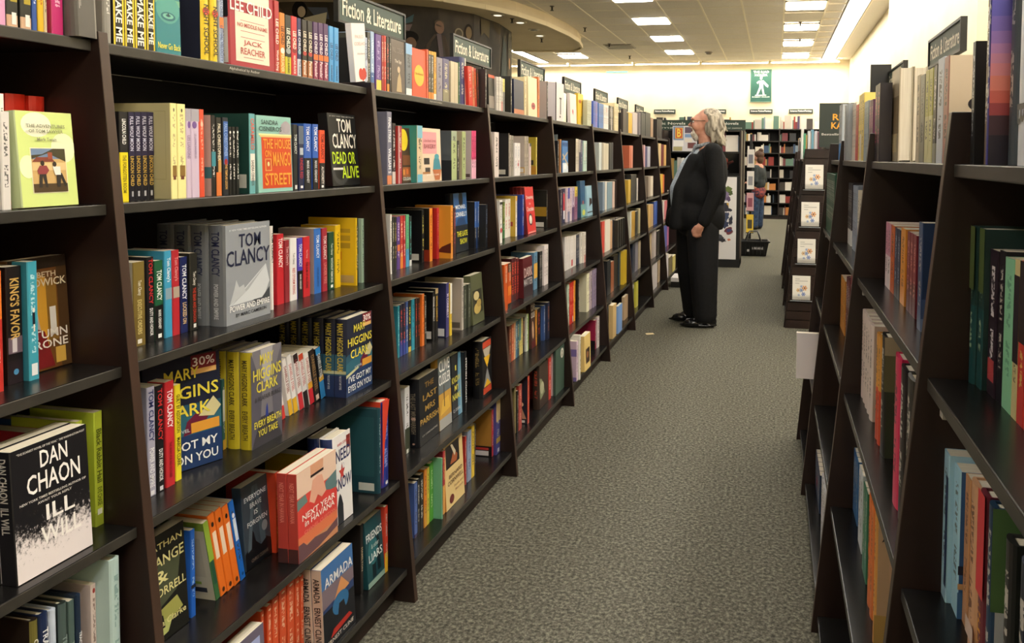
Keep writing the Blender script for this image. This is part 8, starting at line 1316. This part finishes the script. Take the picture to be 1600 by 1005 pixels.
man = empty('person', (-.585, 6.05, 0)); man.rotation_euler = (0, 0, math.radians(4)); tag(man, 'grey-haired person in black jacket and trousers looking at the left bookcases', 'person')
def finger(p, q, r, rr): return [('c', p, r, q, rr)]
prims = [('e', (.058, 0, 1.612), (.092, .074, .1)), ('e', (.008, 0, 1.585), (.074, .064, .094)), ('e', (-.008, 0, 1.528), (.05, .05, .044)), ('c', (-.052, 0, 1.614), .01, (-.082, 0, 1.58), .0135), ('e', (-.055, 0, 1.63), (.02, .048, .012)), ('e', (-.056, 0, 1.545), (.014, .024, .011)), ('e', (-.048, 0, 1.5), (.016, .022, .016)),
         ('e', (-.028, -.044, 1.57), (.034, .02, .034)), ('e', (-.028, .044, 1.57), (.034, .02, .034)), ('e', (.07, -.076, 1.59), (.02, .011, .033)), ('e', (.07, .076, 1.59), (.02, .011, .033)),
         ('c', (.035, 0, 1.52), .056, (.065, 0, 1.38), .066), ('c', (.08, 0, 1.36), .1, (.03, 0, .95), .12), ('c', (.09, -.1, 1.36), .05, (.11, -.2, 1.35), .05), ('c', (.11, -.2, 1.35), .045, (.14, -.245, 1.08), .04), ('c', (.14, -.245, 1.08), .038, (.045, -.25, .84), .028),
         ('c', (.09, .1, 1.36), .05, (.11, .2, 1.35), .05), ('c', (.11, .2, 1.35), .045, (.14, .245, 1.08), .04), ('c', (.14, .245, 1.08), .038, (.045, .25, .84), .028), ('c', (0, -.07, .95), .09, (.03, -.1, .45), .06), ('c', (.03, -.1, .45), .055, (.07, -.1, .06), .035), ('c', (0, .07, .95), .09, (-.05, .1, .45), .06), ('c', (-.05, .1, .45), .055, (-.03, .1, .06), .035)]
for sy in (-1, 1):
    y = .25 * sy
    prims += [('c', (.04, y, .83), .026, (.015, y, .795), .03), ('e', (.01, y, .785), (.036, .018, .034))]
    for k, (ox, L1, L2) in enumerate(((-.024, .034, .03), (-.008, .04, .032), (.01, .038, .03), (.027, .032, .024))):
        a = (ox + .0, y - sy * .002, .765); b1 = (ox - .008, y - sy * .012, .765 - L1); c1 = (ox - .002, y - sy * .04, .765 - L1 - L2 * .35); 
        prims += [('c', a, .0095, b1, .009), ('c', b1, .009, c1, .008)]
    prims += [('c', (-.016, y, .8), .012, (-.042, y - sy * .018, .765), .0105), ('c', (-.042, y - sy * .018, .765), .0105, (-.036, y - sy * .034, .738), .009)]
blob('body', prims, SKIN, .0065, man, 3)
# eyes, lips, glasses
for sy in (-1, 1):
    part('eye', man, lambda b: (b.ball((-.05, sy * .03, 1.607), (.012, .014, .011), mat('e6e0da')), b.ball((-.0595, sy * .031, 1.608), (.004, .006, .006), mat('2c3a44'))), smooth=True)
part('mouth', man, lambda b: b.ball((-.062, 0, 1.541), (.008, .02, .006), mat('8a4a44')), smooth=True)
def glasses(b):
    G = mat('141212', .3)
    for sy in (-1, 1):
        c = Vector((-.07, sy * .033, 1.606)); pr_ = None
        ring = [c + Vector((.004 * abs(math.cos(a)), .027 * math.cos(a), .02 * math.sin(a))) for a in [q * math.pi / 8 for q in range(16)]]
        for p, q in zip(ring, ring[1:] + ring[:1]): b.cyl(p, q, .0032, .0032, G, 6)
        b.cyl((-.062, sy * .06, 1.612), (.045, sy * .077, 1.612), .0024, .0024, G, 6)
    b.cyl((-.071, -.008, 1.61), (-.071, .008, 1.61), .003, .003, G, 6)
part('glasses', man, glasses)
random.seed(3)
hair = [('e', (.1, 0, 1.625), (.078, .084, .09)), ('e', (.13, 0, 1.54), (.06, .092, .1)), ('e', (.088, -.066, 1.56), (.05, .03, .075)), ('e', (.088, .066, 1.56), (.05, .03, .075)), ('e', (.15, 0, 1.46), (.045, .085, .05)), ('e', (.075, 0, 1.66), (.075, .07, .055))]
for i in range(60):
    a = random.uniform(-1.9, 1.9); cx_, cy_ = .09 + .075 * math.cos(a), .09 * math.sin(a)
    z0 = random.uniform(1.52, 1.67); p0 = (cx_, cy_, z0); p1 = (cx_ + random.uniform(.0, .035), cy_ * 1.08 + random.uniform(-.015, .015), z0 - random.uniform(.05, .1))
    p2 = (p1[0] + random.uniform(-.025, .03), p1[1] + random.uniform(-.012, .012), max(1.42, p1[2] - random.uniform(.02, .05)))
    hair += [('c', p0, .014, p1, .012), ('c', p1, .012, p2, .007)]
blob('hair', hair, GREY, .006, man, 1)
blob('beard', [('e', (-.034, 0, 1.51), (.04, .042, .03)), ('e', (-.03, 0, 1.49), (.032, .034, .03)), ('e', (-.03, 0, 1.472), (.02, .022, .02)), ('c', (-.058, -.028, 1.553), .007, (-.069, 0, 1.56), .008), ('c', (-.058, .028, 1.553), .007, (-.069, 0, 1.56), .008), ('c', (-.05, -.03, 1.545), .007, (-.045, -.034, 1.515), .012), ('c', (-.05, .03, 1.545), .007, (-.045, .034, 1.515), .012)], noisy('white_beard', 'b5aa9c', 'd8d0c4', 80, .8, .3, 3), .005, man, 2)
SHIRT = noisy('pale_blue_shirt', '8f9aa8', 'a9b3be', 70, .8, .05, 2)
blob('shirt', [('c', (.02, 0, 1.4), .045, (-.085, 0, 1.24), .075), ('c', (-.085, 0, 1.24), .075, (-.155, 0, 1.07), .08), ('c', (-.155, 0, 1.07), .08, (-.14, 0, .93), .08)], SHIRT, .012, man, 6)
blob('collar', [('c', (.03 + .07 * math.cos(a), .062 * math.sin(a), 1.425 + .02 * math.cos(a)), .016, (.03 + .07 * math.cos(b), .062 * math.sin(b), 1.425 + .02 * math.cos(b)), .016) for a, b in [(k * .5236, (k + 1) * .5236) for k in range(12)]] + [('c', (-.03, -.03, 1.42), .016, (-.055, -.04, 1.36), .01), ('c', (-.03, .03, 1.42), .016, (-.055, .04, 1.36), .01)], noisy('plaid_collar', '5a6068', '9aa0a6', 80, .8), .007, man, 3)
jk = [('c', (.1, -.14, 1.37), .072, (.1, .14, 1.37), .072), ('e', (.085, 0, 1.25), (.135, .2, .18)), ('e', (.01, 0, 1.05), (.205, .205, .22)), ('e', (-.02, 0, .88), (.19, .205, .2)), ('c', (.105, 0, 1.41), .055, (.11, 0, 1.39), .075),
      ('c', (-.06, .085, 1.3), .04, (-.2, .1, 1.06), .045), ('c', (-.2, .1, 1.06), .045, (-.23, .1, .8), .045), ('c', (-.045, -.095, 1.31), .05, (-.148, -.115, 1.08), .05), ('c', (-.148, -.115, 1.08), .05, (-.175, -.12, .8), .055), ('e', (-.08, 0, .85), (.18, .15, .14)), ('e', (.11, 0, 1.2), (.115, .18, .17)), ('e', (.09, 0, .86), (.12, .19, .18))]
for sy in (-1, 1):
    jk += [('c', (.11, sy * .19, 1.365), .074, (.145, sy * .245, 1.08), .062), ('c', (.145, sy * .245, 1.08), .062, (.05, sy * .25, .845), .05)]
blob('jacket', jk, CLOTH, .011, man, 5, .765)
part('button', man, lambda b: [b.ball((-.245, -.02, z), (.005, .007, .007), mat('e0dcd4')) for z in (1.06,)] and None, smooth=True)
tr = [('e', (-.01, 0, .82), (.175, .165, .14)), ('c', (.035, -.085, .78), .13, (.045, -.1, .45), .115), ('c', (.045, -.1, .45), .115, (.062, -.1, .09), .092), ('c', (-.055, .085, .78), .13, (-.06, .1, .45), .115), ('c', (-.06, .1, .45), .115, (-.03, .1, .09), .09)]
for z in (.2, .14, .1): tr += [('e', (.062, -.1, z), (.098, .094, .02)), ('e', (-.03, .1, z + .01), (.096, .092, .02))]
blob('trousers', tr, DENIM, .011, man, 3, .05)
LEATH = mat('101012', .22)
for (hx_, hy_, tx_, ty_) in ((.12, -.1, -.1, -.125), (.02, .1, -.2, .085)):
    blob('shoe', [('e', (hx_ - .02, hy_, .045), (.055, .042, .05)), ('c', (hx_ - .05, hy_, .05), .042, ((hx_ + tx_) / 2 - .02, (hy_ + ty_) / 2, .04), .04), ('e', (tx_ + .06, ty_, .034), (.066, .046, .032)), ('e', ((hx_ + tx_) / 2, (hy_ + ty_) / 2, .018), (.15, .044, .016))], LEATH, .006, man, 3, .002)
# girl in the background
girl = empty('person', (-.31, 14.4, 0)); girl.rotation_euler = (0, 0, math.radians(-25)); tag(girl, 'person with brown hair bun, dark jacket and jeans by the far shelves', 'person')
blob('body', [('e', (.0, 0, 1.36), (.085, .075, .1)), ('c', (-.07, 0, 1.36), .01, (-.085, 0, 1.34), .011), ('c', (.01, 0, 1.3), .045, (.02, 0, 1.2), .05), ('c', (.02, 0, 1.15), .09, (.02, 0, .8), .1), ('c', (.02, -.15, 1.13), .04, (.05, -.18, .9), .035), ('c', (.05, -.18, .9), .035, (-.1, -.16, .86), .025), ('c', (.02, .15, 1.13), .04, (.05, .18, .9), .035), ('c', (.05, .18, .9), .035, (-.1, .16, .86), .025),
              ('c', (-.1, -.16, .86), .022, (-.16, -.15, .87), .02), ('c', (-.1, .16, .86), .022, (-.16, .15, .87), .02), ('c', (0, -.07, .8), .08, (0, -.07, .06), .04), ('c', (0, .07, .8), .08, (.02, .08, .06), .04)] + [('c', (-.16, -.15 * s2 + k * .012 - .018, .87), .008, (-.2, -.15 * s2 + k * .012 - .018, .85), .007) for s2 in (-1, 1) for k in range(4)], SKIN, .009, girl, 2)
blob('hair', [('e', (.025, 0, 1.385), (.095, .085, .085)), ('e', (.05, 0, 1.3), (.06, .08, .09)), ('e', (.06, .0, 1.47), (.045, .045, .04)), ('c', (.07, 0, 1.45), .03, (.11, .02, 1.4), .012)], noisy('brown_hair', '2c1d14', '5a3a24', 60, .6, .2), .009, girl, 1)
blob('jacket', [('c', (.02, -.13, 1.14), .062, (.02, .13, 1.14), .062), ('e', (.02, 0, 1.02), (.125, .17, .18)), ('e', (.02, 0, .86), (.125, .165, .14)), ('c', (.02, -.16, 1.13), .06, (.05, -.19, .9), .05), ('c', (.05, -.19, .9), .05, (-.08, -.165, .865), .04), ('c', (.02, .16, 1.13), .06, (.05, .19, .9), .05), ('c', (.05, .19, .9), .05, (-.08, .165, .865), .04)], noisy('slate_jacket', '15191c', '2c3438', 12, .8), .012, girl, 4)
blob('tied_shirt', [('e', (.02, 0, .72), (.14, .165, .1)), ('c', (-.1, -.03, .72), .035, (-.13, -.05, .58), .03), ('e', (.06, -.05, .66), (.11, .12, .09))], noisy('plaid_red', '1c2034', '8a3a32', 26, .8), .012, girl, 3)
blob('jeans', [('c', (0, -.075, .66), .095, (0, -.075, .36), .07), ('c', (0, -.075, .36), .07, (0, -.075, .08), .06), ('c', (0, .075, .66), .095, (.02, .08, .36), .07), ('c', (.02, .08, .36), .07, (.02, .08, .08), .06)], noisy('blue_denim', '22324c', '344a6c', 20, .8), .011, girl, 2)
for yy in (-.075, .08): blob('shoe', [('e', (-.04, yy, .035), (.11, .042, .034)), ('e', (.02, yy, .05), (.05, .04, .045))], mat('2a2a2c', .5), .009, girl, 2, .002)
